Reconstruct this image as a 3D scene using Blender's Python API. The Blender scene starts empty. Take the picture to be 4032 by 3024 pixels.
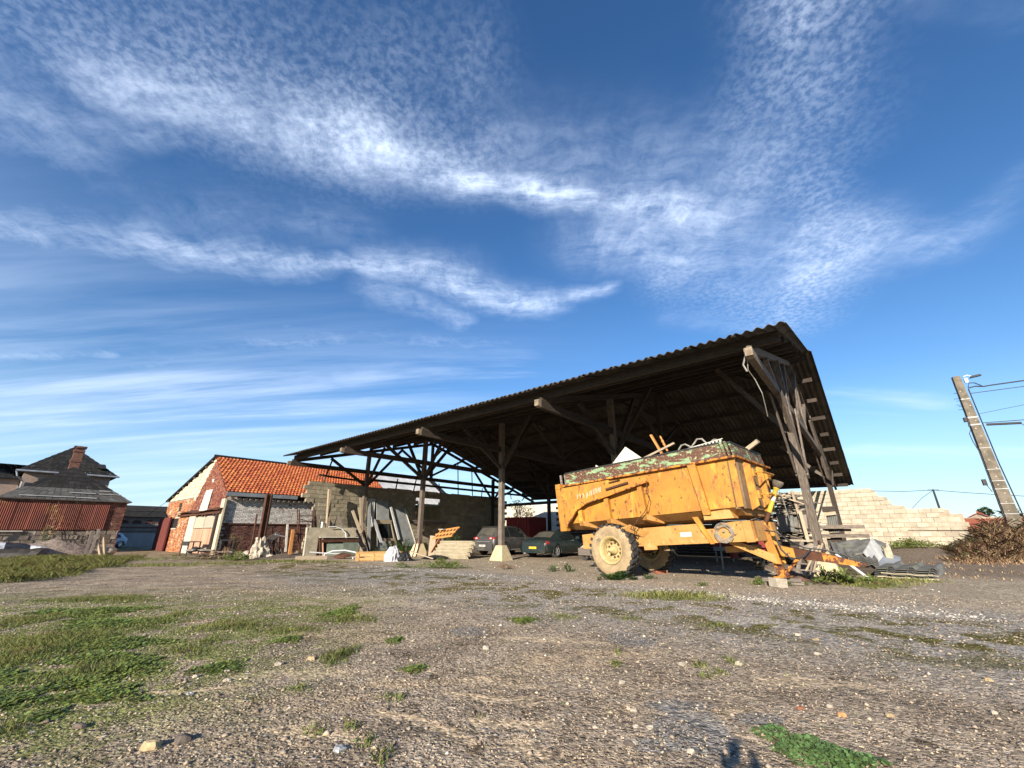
import bpy, math, random
import numpy as np
from mathutils import Vector, Matrix, noise as mnoise
R = random.Random(7)
NR = np.random.RandomState(11)
sc = bpy.context.scene
COL = sc.collection
rad = math.radians
# ------------------------------------------------------------------ camera, sky, sun, exposure
cam = bpy.data.cameras.new('camera'); cam.sensor_width = 36; cam.lens = 14.369
cam.clip_start = 0.05; cam.clip_end = 3000
camo = bpy.data.objects.new('camera', cam); COL.objects.link(camo); sc.camera = camo
camo.matrix_world = Matrix.Translation((0, 0, 1.3)) @ Matrix.Rotation(rad(90 + 19.981), 4, 'X') @ Matrix.Rotation(rad(-0.189), 4, 'Z')
SUN_AZ, SUN_EL = 22.95, 19.67          # the light travels towards this azimuth (from +Y clockwise), falling at this angle
vs = sc.view_settings
vs.view_transform = 'Standard'; vs.look = 'None'; vs.gamma = 1; vs.use_curve_mapping = False
vs.exposure = 1.05
sun = bpy.data.lights.new('sun', 'SUN'); sun.energy = 4.5; sun.angle = rad(0.5); sun.color = (1.0, 0.90, 0.77)
suno = bpy.data.objects.new('sun', sun); COL.objects.link(suno)
_d = Vector((math.sin(rad(SUN_AZ)) * math.cos(rad(SUN_EL)), math.cos(rad(SUN_AZ)) * math.cos(rad(SUN_EL)), -math.sin(rad(SUN_EL))))
suno.rotation_euler = _d.to_track_quat('-Z', 'Y').to_euler()
suno.location = (-20, -40, 30)

class NT:
    """tiny node-graph helper"""
    def __init__(s, tree): s.t = tree; s.n = tree.nodes; s.l = tree.links
    def node(s, ty, **kw):
        n = s.n.new(ty)
        for k, v in kw.items(): setattr(n, k, v)
        return n
    def put(s, sock, v):
        if isinstance(v, bpy.types.NodeSocket): s.l.new(v, sock)
        elif v is not None: sock.default_value = v
    def m(s, op, a, b=None, c=None, clamp=False):
        n = s.node('ShaderNodeMath', operation=op, use_clamp=clamp)
        for i, v in enumerate((a, b, c)): s.put(n.inputs[i], v) if v is not None else None
        return n.outputs[0]
    def vm(s, op, a, b=None, sc=None):
        n = s.node('ShaderNodeVectorMath', operation=op)
        s.put(n.inputs[0], a)
        if b is not None: s.put(n.inputs[1], b)
        if sc is not None: s.put(n.inputs[3], sc)
        return n.outputs[1] if op in ('DOT_PRODUCT', 'LENGTH', 'DISTANCE') else n.outputs[0]
    def noise(s, vec, scale, detail=4, rough=.55, dist=0., col=False):
        n = s.node('ShaderNodeTexNoise'); s.put(n.inputs['Vector'], vec)
        n.inputs['Scale'].default_value = scale; n.inputs['Detail'].default_value = detail
        n.inputs['Roughness'].default_value = rough; n.inputs['Distortion'].default_value = dist
        return n.outputs['Color' if col else 'Fac']
    def vor(s, vec, scale, feature='F1', out='Distance', rnd=1.):
        n = s.node('ShaderNodeTexVoronoi', feature=feature); s.put(n.inputs['Vector'], vec)
        n.inputs['Scale'].default_value = scale; n.inputs['Randomness'].default_value = rnd
        return n.outputs[out]
    def rng(s, v, a, b, c=0., d=1., smooth=True):
        n = s.node('ShaderNodeMapRange', interpolation_type='SMOOTHSTEP' if smooth else 'LINEAR')
        s.put(n.inputs[0], v)
        for i, q in enumerate((a, b, c, d)): s.put(n.inputs[i + 1], q)
        return n.outputs[0]
    def mix(s, f, a, b, mode='MIX'):
        n = s.node('ShaderNodeMix', data_type='RGBA', blend_type=mode)
        s.put(n.inputs[0], f); s.put(n.inputs[6], c4(a)); s.put(n.inputs[7], c4(b))
        return n.outputs[2]
    def xyz(s, v):
        n = s.node('ShaderNodeSeparateXYZ'); s.put(n.inputs[0], v); return n.outputs
    def comb(s, x, y, z=0.):
        n = s.node('ShaderNodeCombineXYZ')
        for i, v in enumerate((x, y, z)): s.put(n.inputs[i], v)
        return n.outputs[0]
def c4(c): return (*c, 1.) if isinstance(c, (tuple, list)) and len(c) == 3 else c

# world: NISHITA sky with thin cirrus laid out on a high flat layer (direction / height), so it stays put in the sky
world = bpy.data.worlds.new('World'); sc.world = world; world.use_nodes = True
wt = NT(world.node_tree); wt.n.clear()
sky = wt.node('ShaderNodeTexSky', sky_type='NISHITA', sun_disc=False)
sky.sun_elevation = rad(SUN_EL); sky.sun_rotation = rad(SUN_AZ + 180)
sky.altitude = 60; sky.air_density = 1.0; sky.dust_density = 0.1; sky.ozone_density = 2.6
dirv = wt.node('ShaderNodeTexCoord').outputs['Generated']
X, Y, Z = wt.xyz(dirv)
zz = wt.m('ADD', wt.m('MAXIMUM', Z, 0.0), 0.12)
P = wt.comb(wt.m('DIVIDE', X, zz), wt.m('DIVIDE', Y, zz))
warp = wt.vm('SCALE', wt.vm('SUBTRACT', wt.noise(P, 3.2, 3, .5, 0, True), (.5, .5, .5)), sc=.16)
Pw = wt.vm('ADD', P, warp)
warp2 = wt.vm('SCALE', wt.vm('SUBTRACT', wt.noise(P, 14., 3, .6, 0, True), (.5, .5, .5)), sc=.03)
Pw = wt.vm('ADD', Pw, warp2)
STROKES = [
(-0.788,0.468,-0.560,0.589,0.164,0.154,0.6,1),
(-0.560,0.589,-0.139,0.737,0.175,0.138,0.8,1),
(-0.565,0.462,-0.097,0.556,0.118,0.096,0.55,1),
(-0.788,0.570,-0.491,0.681,0.087,0.090,0.90,0),
(-0.491,0.681,-0.113,0.808,0.097,0.083,1.10,0),
(-0.113,0.808,0.198,0.888,0.062,0.058,1.50,0),
(0.198,0.888,0.603,0.941,0.070,0.107,1.20,0),
(-0.005,0.738,0.547,0.849,0.122,0.166,0.65,0),
(0.276,1.025,0.937,1.073,0.135,0.189,0.95,0),
(0.435,0.417,0.552,0.501,0.075,0.074,0.95,1),
(0.552,0.501,0.654,0.725,0.119,0.140,0.80,1),
(0.654,0.725,0.939,0.993,0.085,0.085,0.80,1),
(0.965,1.030,1.095,1.395,0.132,0.127,0.90,1),
(0.544,1.187,1.062,1.398,0.113,0.124,0.60,1),
(1.006,1.089,1.250,0.969,0.130,0.099,0.80,0),
(1.250,0.969,1.207,0.743,0.093,0.045,0.55,0),
(-1.426,0.888,-1.053,0.985,0.094,0.116,0.75,0),
(-1.053,0.985,-0.724,1.106,0.117,0.073,1.00,0),
(-0.724,1.106,-0.404,1.131,0.059,0.032,1.20,0),
(-0.981,0.894,-0.471,0.978,0.121,0.096,0.45,0),
(-0.407,1.142,-0.172,1.233,0.094,0.114,1.10,0),
(-0.174,1.258,0.130,1.342,0.094,0.090,1.30,0),
(0.129,1.328,0.338,1.257,0.079,0.042,1.00,0),
(-0.447,1.288,-0.213,1.445,0.101,0.069,0.80,0),
(-1.073,0.582,-1.011,0.665,0.133,0.113,0.80,0),
(-1.011,0.665,-0.768,0.691,0.074,0.034,0.70,0),
(-1.194,0.686,-0.957,0.819,0.158,0.113,0.35,0),
(-1.081,1.519,-0.053,1.642,0.095,0.063,0.60,0),
(-2.123,1.494,-1.719,1.545,0.069,0.047,0.80,0),
(-2.331,1.747,-1.154,2.071,0.252,0.318,0.70,2),
(-2.580,2.195,-0.855,2.374,0.350,0.301,0.60,2),
(-3.134,2.473,-1.572,2.951,0.336,0.346,0.60,2),
(-1.695,1.722,-0.790,1.548,0.154,0.111,0.50,0),
(-0.813,1.942,-0.014,1.882,0.162,0.146,0.50,2),
(1.689,2.076,2.221,2.108,0.094,0.106,0.50,2),
(2.460,2.912,3.423,2.737,0.125,0.132,0.40,2),
(0.630,1.431,1.119,1.493,0.065,0.038,0.40,0),
(0.716,0.422,0.891,0.448,0.027,0.032,0.40,0),
]
acc = {0: None, 1: None, 2: None}
for x0, y0, x1, y1, w0, w1, k, kind in STROKES:
    bx, by = x1 - x0, y1 - y0
    rel = wt.vm('SUBTRACT', Pw, (x0, y0, 0))
    t = wt.m('MULTIPLY', wt.vm('DOT_PRODUCT', rel, (bx, by, 0)), 1 / (bx * bx + by * by), clamp=True)
    q = wt.vm('SCALE', wt.comb(bx, by), sc=t)
    dd = wt.vm('DISTANCE', rel, q)
    w = wt.m('MULTIPLY_ADD', t, (w1 - w0) * 2.05, w0 * 2.05)
    m_ = wt.m('MULTIPLY', wt.rng(wt.m('DIVIDE', dd, w), 1., 0.), k)
    acc[kind] = m_ if acc[kind] is None else wt.m('MAXIMUM', acc[kind], m_)
# fibrous texture, stretched along the streaks; ripples (cloudlets) in the kind-1 areas
rot = wt.node('ShaderNodeMapping'); wt.put(rot.inputs[0], Pw); rot.inputs['Rotation'].default_value = (0, 0, rad(-62)); rot.inputs['Scale'].default_value = (5.5, 2.6, 1)
fib = wt.noise(rot.outputs[0], 3.4, 10, .68, .0)
rot2 = wt.node('ShaderNodeMapping'); wt.put(rot2.inputs[0], Pw); rot2.inputs['Rotation'].default_value = (0, 0, rad(-18)); rot2.inputs['Scale'].default_value = (2.3, 6.5, 1)
fib2 = wt.noise(rot2.outputs[0], 3.0, 10, .70, .0)
rip = wt.noise(wt.vm('ADD', P, wt.vm('SCALE', warp2, sc=.6)), 60., 3, .6, .0)
ripc = wt.rng(rip, .32, .70)
rot3 = wt.node('ShaderNodeMapping'); wt.put(rot3.inputs[0], P); rot3.inputs['Rotation'].default_value = (0, 0, rad(12)); rot3.inputs['Scale'].default_value = (.35, 3.2, 1)
lay = wt.noise(rot3.outputs[0], 1.1, 7, .6, .3)
soft = wt.noise(Pw, 3.4, 8, .62)
a0 = wt.m('MULTIPLY', wt.m('POWER', acc[0], 1.75), wt.m('MULTIPLY', wt.rng(wt.m('MULTIPLY_ADD', fib, .45, wt.m('MULTIPLY', fib2, .65)), .26, .88), wt.rng(soft, .28, .68, .45, 1.)))
a1 = wt.m('MULTIPLY', wt.m('POWER', acc[1], 1.4), wt.m('MULTIPLY', wt.rng(soft, .3, .7, .35, 1.), wt.m('MULTIPLY_ADD', ripc, .62, .16)))
a2 = wt.m('MULTIPLY', acc[2], wt.rng(lay, .38, .68))
# very thin veil over the lower left sky
veil = wt.m('MULTIPLY', wt.m('MULTIPLY', wt.rng(X, .35, -.55), wt.rng(Z, .62, .18)), wt.m('MULTIPLY', wt.rng(lay, .3, .75), .42))
al = wt.m('MAXIMUM', wt.m('ADD', wt.m('MULTIPLY', a0, .80), wt.m('MULTIPLY', a1, .58)), wt.m('MAXIMUM', wt.m('MULTIPLY', a2, .8), veil), clamp=True)
hsv = wt.node('ShaderNodeHueSaturation'); hsv.inputs['Saturation'].default_value = 1.22; hsv.inputs['Value'].default_value = 1.14
hsv.inputs['Hue'].default_value = .506
wt.put(hsv.inputs['Color'], sky.outputs[0])
hz = wt.mix(wt.m('MULTIPLY', wt.rng(Z, .30, .02), .62), hsv.outputs[0], (3.3, 5.1, 7.2))
cl = wt.mix(al, hz, (6.6, 7.7, 9.6))
bg = wt.node('ShaderNodeBackground'); wt.put(bg.inputs[0], cl); bg.inputs[1].default_value = 0.078
wo = wt.node('ShaderNodeOutputWorld'); wt.l.new(bg.outputs[0], wo.inputs[0])

# ------------------------------------------------------------------ frames
AZ = rad(50.176)
O2 = Vector((9.605, 13.769)); U2 = Vector((-math.sin(AZ), math.cos(AZ))); V2 = Vector((math.cos(AZ), math.sin(AZ)))
def S(u, v, z):                      # shed frame: u along the eave to the left, v into the shed
    p = O2 + U2 * u + V2 * v
    return Vector((p.x, p.y, z))
SM = Matrix(((U2.x, V2.x, 0, 0), (U2.y, V2.y, 0, 0), (0, 0, 1, 0), (0, 0, 0, 1)))   # u,v,z axes to world
def smooth(a, b, x):
    t = min(1, max(0, (x - a) / (b - a))); return t * t * (3 - 2 * t)
def gh(x, y):                        # height of the ground
    u = (x - O2.x) * U2.x + (y - O2.y) * U2.y; v = (x - O2.x) * V2.x + (y - O2.y) * V2.y
    far = smooth(60, 35, math.hypot(x, y))
    h = (.016 * mnoise.noise((x * .7, y * .7, 0)) + .007 * mnoise.noise((x * 2.3, y * 2.3, 5))) * far
    if math.hypot(x, y) < 14: h += .006 * mnoise.noise((x * 7, y * 7, 2)) 
    h += .42 * smooth(9, 19, v) * smooth(1, -3, u)
    h += .9 * smooth(-7.5, -12, u) * smooth(10, 17, v)
    return h

# ------------------------------------------------------------------ mesh builder
ORG = {}
class MB:
    def __init__(s, fr=None): s.v = []; s.f = []; s.uv = []; s.fr = fr or (lambda x, y, z: Vector((x, y, z)))
    def pt(s, p): s.v.append(s.fr(*p)); return len(s.v) - 1
    def face(s, pts, uv=None):
        i = [s.pt(p) for p in pts]; s.f.append(i); s.uv.append(uv or [(0, 0)] * len(i)); return s
    def idx(s, ids, uv=None): s.f.append(ids); s.uv.append(uv or [(0, 0)] * len(ids))
    def hexa(s, P, L=1., W=1., H=1., off=None):     # P: 4 bottom (ccw), 4 top; long axis is edge 0-1
        i = [s.pt(p) for p in P]; o = off if off is not None else R.random() * 50
        for ids, a, b in (((3, 2, 1, 0), L, W), ((4, 5, 6, 7), L, W), ((0, 1, 5, 4), L, H), ((2, 3, 7, 6), L, H)):
            s.idx([i[k] for k in ids], [(o, o), (o + a, o), (o + a, o + b), (o, o + b)])
        for ids, a, b in (((1, 2, 6, 5), W, H), ((3, 0, 4, 7), W, H)):
            s.idx([i[k] for k in ids], [(o, o), (o + .01, o), (o + .01, o + b), (o, o + b)])
        return s
    def box(s, c, sz, rz=0, tilt=None):
        x, y, z = [q / 2 for q in sz]; ca, sa = math.cos(rz), math.sin(rz)
        P = []
        for dz in (-z, z):
            for dx, dy in ((-x, -y), (x, -y), (x, y), (-x, y)):
                q = Vector((dx, dy, dz))
                if tilt: q = tilt @ q
                P.append((c[0] + q.x * ca - q.y * sa, c[1] + q.x * sa + q.y * ca, c[2] + q.z))
        if sz[1] > sz[0]:
            P = [P[k] for k in (1, 2, 3, 0, 5, 6, 7, 4)]; return s.hexa(P, sz[1], sz[0], sz[2])
        if sz[2] > max(sz[0], sz[1]):
            P = [P[k] for k in (0, 4, 5, 1, 3, 7, 6, 2)]; return s.hexa([P[k] for k in (0, 1, 2, 3, 4, 5, 6, 7)], sz[2], sz[0], sz[1])
        return s.hexa(P, *sz)
    def beam(s, a, b, w, h, up=(0, 0, 1), w2=None, h2=None, warp=0):
        a, b = Vector(a), Vector(b); d = (b - a); L = d.length; d.normalize()
        upv = Vector(up)
        if abs(d.dot(upv)) > .95: upv = Vector((1, 0, 0)) if abs(d.x) < .9 else Vector((0, 1, 0))
        r = d.cross(upv).normalized(); n = r.cross(d)
        w2 = w2 or w; h2 = h2 or h
        P = []
        for q, t in ((-1, 0), (1, 0)):
            for e, (ww, hh), sx in ((a, (w, h), 1), (b, (w2, h2), 1), (b, (w2, h2), -1), (a, (w, h), -1)):
                P.append(e + r * (sx * ww / 2) + n * (q * hh / 2))
        return s.hexa([tuple(p) for p in P], L, w, h)
    def tube(s, pts, r, n=6, cap=True, r2=None):
        pts = [Vector(p) for p in pts]; rings = []; L = 0; o = R.random() * 9
        for k, p in enumerate(pts):
            d = (pts[min(k + 1, len(pts) - 1)] - pts[max(k - 1, 0)]).normalized()
            upv = Vector((0, 0, 1)) if abs(d.z) < .9 else Vector((1, 0, 0))
            a = d.cross(upv).normalized(); b = d.cross(a)
            rr = r if r2 is None else r + (r2 - r) * k / max(1, len(pts) - 1)
            if k: L += (p - pts[k - 1]).length
            rings.append(([s.pt(p + (a * math.cos(t) + b * math.sin(t)) * rr) for t in [2 * math.pi * j / n for j in range(n)]], L))
        for (q0, l0), (q1, l1) in zip(rings, rings[1:]):
            for j in range(n):
                k = (j + 1) % n
                s.idx([q0[j], q0[k], q1[k], q1[j]], [(o + l0, j * .1), (o + l0, j * .1 + .1), (o + l1, j * .1 + .1), (o + l1, j * .1)])
        if cap: s.idx(rings[0][0][::-1]); s.idx(rings[-1][0])
        return s
    def lathe(s, c, axis, prof, n=24):               # prof: (distance along axis, radius)
        c, ax = Vector(c), Vector(axis).normalized()
        a = ax.cross(Vector((0, 0, 1)) if abs(ax.z) < .9 else Vector((1, 0, 0))).normalized(); b = ax.cross(a)
        rings = [[s.pt(c + ax * t + (a * math.cos(2 * math.pi * j / n) + b * math.sin(2 * math.pi * j / n)) * r) for j in range(n)] for t, r in prof]
        for k in range(len(rings) - 1):
            for j in range(n):
                i = (j + 1) % n
                s.idx([rings[k][j], rings[k][i], rings[k + 1][i], rings[k + 1][j]], [(j / n * 3, k * .1), (j / n * 3 + .1, k * .1), (j / n * 3 + .1, k * .1 + .1), (j / n * 3, k * .1 + .1)])
        return s
    def prism(s, poly, ext):                          # polygon (3D points) pushed along ext
        e = Vector(ext); a = [s.pt(p) for p in poly]; b = [s.pt(tuple(Vector(p) + e)) for p in poly]; n = len(poly)
        uv = [(p[0], p[2]) for p in poly]
        s.idx(a[::-1], uv[::-1]); s.idx(b, uv)
        for j in range(n):
            k = (j + 1) % n; s.idx([a[j], a[k], b[k], b[j]], [uv[j], uv[k], uv[k], uv[j]])
        return s
    def grid(s, G, uvs=1., thick=None):               # rows of points; thick = offset vector for a second skin
        ids = [[s.pt(p) for p in row] for row in G]
        for r_ in range(len(G) - 1):
            for c_ in range(len(G[0]) - 1):
                s.idx([ids[r_][c_], ids[r_][c_ + 1], ids[r_ + 1][c_ + 1], ids[r_ + 1][c_]],
                      [(a * uvs, b * uvs) for a, b in ((r_, c_), (r_, c_ + 1), (r_ + 1, c_ + 1), (r_ + 1, c_))])
        if thick:
            t = Vector(thick); G2 = [[tuple(Vector(p) + t) for p in row] for row in G]
            jd = [[s.pt(p) for p in row] for row in G2]; nr, nc = len(G) - 1, len(G[0]) - 1
            for r_ in range(nr):
                for c_ in range(nc): s.idx([jd[r_][c_], jd[r_ + 1][c_], jd[r_ + 1][c_ + 1], jd[r_][c_ + 1]])
            for c_ in range(nc):
                s.idx([ids[0][c_], jd[0][c_], jd[0][c_ + 1], ids[0][c_ + 1]]); s.idx([ids[nr][c_ + 1], jd[nr][c_ + 1], jd[nr][c_], ids[nr][c_]])
            for r_ in range(nr):
                s.idx([ids[r_ + 1][0], jd[r_ + 1][0], jd[r_][0], ids[r_][0]]); s.idx([ids[r_][nc], jd[r_][nc], jd[r_ + 1][nc], ids[r_ + 1][nc]])
        return s
    def mesh(s, name, mat, org=Vector((0, 0, 0)), sm=False):
        me = bpy.data.meshes.new(name)
        me.from_pydata([tuple(p - org) for p in s.v], [], s.f)
        ul = me.uv_layers.new(name='UVMap')
        ul.data.foreach_set('uv', [c for f in s.uv for p in f for c in p])
        if s.fr is S: me.flip_normals()
        if mat: me.materials.append(mat)
        if sm: me.polygons.foreach_set('use_smooth', [True] * len(me.polygons))
        me.update(); return me
    def build(s, name, mat, parent=None, sm=False):
        org = ORG.get(parent, Vector((0, 0, 0)))
        o = bpy.data.objects.new(name, s.mesh(name, mat, org, sm)); COL.objects.link(o)
        if parent is not None: o.parent = parent
        ORG[o] = org
        return o
def thing(name, label, cat, loc=(0, 0, 0), group=None):
    o = bpy.data.objects.new(name, None); o.empty_display_size = .2; COL.objects.link(o); o.location = loc
    ORG[o] = Vector(loc); tag(o, label, cat, group); return o
def tag(o, label, cat, group=None, kind=None):
    if label: o['label'] = label
    if cat: o['category'] = cat
    if group: o['group'] = group
    if kind: o['kind'] = kind
    return o
def solo(mb, name, mat, label, cat, loc=None, group=None, sm=False, kind=None):
    if loc is None:
        n = len(mb.v); c = sum(mb.v, Vector((0, 0, 0))) / n; loc = (c.x, c.y, min(p.z for p in mb.v))
    loc = Vector(loc); o = bpy.data.objects.new(name, mb.mesh(name, mat, loc, sm)); COL.objects.link(o); o.location = loc
    ORG[o] = loc; tag(o, label, cat, group, kind); return o
def place(name, me, parent, M):                        # one more object on shared mesh data
    o = bpy.data.objects.new(name, me); COL.objects.link(o); o.parent = parent
    o.matrix_local = Matrix.Translation(-ORG[parent]) @ M; ORG[o] = ORG[parent]; return o
def arrays(name, mat, V, F, parent=None, kind=None, label=None, cat=None, loc=(0, 0, 0), uv=None, smooth=False, group=None):
    """one object from numpy arrays (n,3) and (m,k)"""
    me = bpy.data.meshes.new(name); V = np.asarray(V, np.float32) - np.asarray(loc, np.float32); F = np.asarray(F, np.int32)
    k = F.shape[1]; me.vertices.add(len(V)); me.vertices.foreach_set('co', V.ravel())
    me.loops.add(F.size); me.loops.foreach_set('vertex_index', F.ravel())
    me.polygons.add(len(F)); me.polygons.foreach_set('loop_start', np.arange(len(F), dtype=np.int32) * k)
    me.update(calc_edges=True); me.validate()
    if smooth: me.polygons.foreach_set('use_smooth', [True] * len(me.polygons))
    if mat: me.materials.append(mat)
    o = bpy.data.objects.new(name, me); COL.objects.link(o); o.location = loc
    if parent is not None: o.parent = parent; o.location = Vector(loc) - ORG[parent]
    ORG[o] = Vector(loc); return tag(o, label, cat, group, kind)
# ------------------------------------------------------------------ materials (all procedural)
def mat(name, c, c2=None, scale=3., rough=.8, metal=0., rnd=.12, bump=.0, bscale=40., coord='pos', stretch=(1, 1, 1), lo=.35, hi=.65, spots=None, hue=0., spec=.3, trans=0., detail=5):
    """c to c2 by noise; rnd = brightness spread per separate piece; spots = [(colour, scale, lo, hi[, stretch])]"""
    m = bpy.data.materials.new(name); m.use_nodes = True; t = NT(m.node_tree); t.n.clear()
    geo = t.node('ShaderNodeNewGeometry'); oi = t.node('ShaderNodeObjectInfo')
    rv = t.m('FRACT', t.m('ADD', geo.outputs['Random Per Island'], oi.outputs['Random']))
    if coord == 'uv': base = t.node('ShaderNodeTexCoord').outputs['UV']
    elif coord == 'obj': base = t.node('ShaderNodeTexCoord').outputs['Object']
    else: base = geo.outputs['Position']
    if coord != 'pos': base = t.vm('ADD', base, t.comb(t.m('MULTIPLY', rv, 17.), t.m('MULTIPLY', rv, 9.), 0.))
    vec = t.vm('MULTIPLY', base, stretch)
    col = t.mix(t.rng(t.noise(vec, scale, detail, .6, .3), lo, hi), c, c2 or tuple(q * .72 for q in c))
    for sp in spots or []:
        v2 = t.vm('MULTIPLY', base, sp[4]) if len(sp) > 4 else base
        col = t.mix(t.rng(t.noise(v2, sp[1], 6, .65, .4), sp[2], sp[3]), col, sp[0])
    fine = t.noise(vec, scale * 14, 3, .6)
    val = t.m('ADD', t.m('MULTIPLY_ADD', rv, 2 * rnd, 1 - rnd), t.m('MULTIPLY_ADD', fine, .24, -.12))
    h = t.node('ShaderNodeHueSaturation'); t.put(h.inputs['Value'], val); t.put(h.inputs['Color'], col)
    if hue: t.put(h.inputs['Hue'], t.m('MULTIPLY_ADD', rv, hue, .5 - hue / 2))
    b = t.node('ShaderNodeBsdfPrincipled'); t.put(b.inputs['Base Color'], h.outputs[0])
    t.put(b.inputs['Roughness'], t.m('ADD', rough, t.m('MULTIPLY_ADD', fine, .16, -.08), clamp=True))
    b.inputs['Metallic'].default_value = metal; b.inputs['Specular IOR Level'].default_value = spec
    if bump:
        bn = t.node('ShaderNodeBump'); bn.inputs['Strength'].default_value = bump; bn.inputs['Distance'].default_value = .02
        t.put(bn.inputs['Height'], t.noise(vec, bscale, 4, .6)); t.put(b.inputs['Normal'], bn.outputs[0])
    o = t.node('ShaderNodeOutputMaterial'); last = b.outputs[0]
    if trans:
        tr = t.node('ShaderNodeBsdfTranslucent'); t.put(tr.inputs[0], h.outputs[0]); mx = t.node('ShaderNodeMixShader')
        mx.inputs[0].default_value = trans; t.l.new(last, mx.inputs[1]); t.l.new(tr.outputs[0], mx.inputs[2]); last = mx.outputs[0]
    t.l.new(last, o.inputs[0]); return m
WG = dict(coord='uv', stretch=(1.2, 14, 1), scale=3.5, bump=.5, bscale=6, rough=.85)
RUST = (.10, .042, .022)
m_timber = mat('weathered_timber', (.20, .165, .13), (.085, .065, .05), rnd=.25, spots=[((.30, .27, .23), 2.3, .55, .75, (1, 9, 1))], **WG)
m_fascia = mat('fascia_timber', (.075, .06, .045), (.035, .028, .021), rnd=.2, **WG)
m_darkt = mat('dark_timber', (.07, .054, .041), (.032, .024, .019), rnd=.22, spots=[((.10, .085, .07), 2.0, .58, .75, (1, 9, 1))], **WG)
m_endgrain = mat('cut_timber_end', (.27, .215, .145), (.16, .12, .08), scale=9, bump=.3)
m_plank = mat('pale_plank', (.42, .34, .23), (.26, .2, .14), rnd=.25, **WG)
m_greyplank = mat('grey_plank', (.24, .2, .165), (.12, .1, .085), rnd=.35, **WG)
m_orange = mat('orange_pine', (.56, .27, .085), (.42, .17, .05), rnd=.12, **WG)
m_crate = mat('fresh_pine', (.60, .36, .15), (.46, .25, .09), rnd=.15, **WG)
m_asb = mat('fibre_cement_sheet', (.095, .082, .066), (.055, .047, .037), scale=1.6, rnd=.12, rough=.95, bump=.25, bscale=30, spots=[((.07, .06, .045), 1.1, .5, .72), ((.22, .2, .15), 5, .66, .76)])
m_asbpale = mat('pale_cement_sheet', (.40, .34, .235), (.32, .27, .18), scale=4, rough=.95, spots=[((.3, .27, .2), 14, .68, .76)])
m_asbgrey = mat('grey_cement_sheet', (.19, .185, .165), (.11, .11, .10), scale=3, rnd=.18, rough=.95, bump=.2, spots=[((.16, .18, .08), 2.6, .56, .72)])
m_conc = mat('plinth_concrete', (.58, .48, .30), (.45, .365, .225), scale=5, rough=.95, bump=.5, bscale=60, spots=[((.3, .25, .17), 3, .62, .75)])
m_concg = mat('grey_concrete', (.42, .365, .26), (.30, .26, .185), scale=3, rough=.95, bump=.3, bscale=60, spots=[((.5, .46, .36), 6, .6, .75)])
m_block = mat('cement_block', (.34, .30, .215), (.25, .215, .15), scale=2.2, rough=.97, rnd=.18, bump=.5, bscale=70, spots=[((.15, .13, .1), 1.4, .6, .78)])
m_blockp = mat('pale_block', (.46, .40, .305), (.36, .31, .23), scale=3, rough=.97, rnd=.14, bump=.55, bscale=60, spots=[((.3, .25, .17), 4.5, .64, .76), ((.62, .54, .41), 8, .6, .7)])
m_mortar = mat('mortar', (.30, .26, .2), (.2, .17, .13), scale=6, rough=1, bump=.3)
m_mortarp = mat('pale_mortar', (.40, .33, .235), (.3, .25, .18), scale=6, rough=1, bump=.3)
m_rear = mat('white_render', (.62, .56, .45), (.5, .44, .35), scale=3, rough=.95, rnd=.08)
m_brick = mat('red_brick', (.26, .095, .058), (.17, .06, .04), scale=5, rough=.95, rnd=.4, hue=.03, bump=.3, spots=[((.42, .28, .2), 3.2, .56, .7)])
m_brickl = mat('orange_brick', (.46, .20, .09), (.32, .12, .055), scale=5, rough=.95, rnd=.4, hue=.03, bump=.3, spots=[((.55, .42, .29), 1.6, .5, .66)])
m_brickw = mat('whitewashed_brick', (.66, .63, .57), (.54, .51, .46), scale=4, rough=.95, rnd=.2, bump=.3, spots=[((.22, .11, .08), 3.2, .58, .68), ((.14, .1, .08), .9, .6, .74)])
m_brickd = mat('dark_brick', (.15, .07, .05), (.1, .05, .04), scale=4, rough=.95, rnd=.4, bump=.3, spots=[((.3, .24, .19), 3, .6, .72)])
m_cream = mat('cream_block', (.62, .53, .37), (.5, .42, .29), scale=3, rough=.95, rnd=.1, spots=[((.36, .3, .2), 2, .62, .78)])
m_tile = mat('orange_clay_tile', (.50, .15, .05), (.38, .10, .038), scale=4, rough=.9, rnd=.22, hue=.02, spots=[((.24, .09, .05), 2.4, .58, .74), ((.36, .2, .1), 6, .64, .74)])
m_slate = mat('dark_slate', (.032, .030, .028), (.02, .019, .018), scale=3, rough=.85, rnd=.3, spec=.15, spots=[((.12, .105, .085), 7, .64, .74), ((.06, .052, .025), 3, .58, .75)])
m_slateg = mat('grey_slate', (.11, .105, .095), (.075, .072, .066), scale=3, rough=.85, spec=.15, rnd=.2, spots=[((.3, .28, .26), 7, .68, .76)])
m_redsheet = mat('rusty_red_sheet', (.22, .064, .042), (.14, .048, .034), scale=1.0, rough=.75, rnd=.05, stretch=(1, 1, .35), spots=[((.26, .13, .05), .55, .56, .68), ((.12, .055, .04), 3, .6, .72)])
m_stone = mat('rubble_stone', (.26, .215, .17), (.15, .125, .1), scale=3, rough=.97, rnd=.35, bump=.6, bscale=25, spots=[((.09, .085, .05), 2, .58, .72)])
m_front = mat('dirty_shaded_front_paint', (.235, .155, .085), (.17, .105, .055), scale=2.5, rough=.8, rnd=.03, spots=[((.36, .2, .06), 3, .58, .7), ((.07, .035, .022), 9, .62, .65)])  # dirt over the paint, darkened further for the shaded front end
m_pan = mat('shaded_floor_paint', (.34, .185, .055), (.25, .125, .04), scale=2, rough=.75, rnd=.03, spots=[((.07, .035, .022), 7, .62, .65)])  # trailer paint browned so the colour holds the shade under the bed
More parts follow.
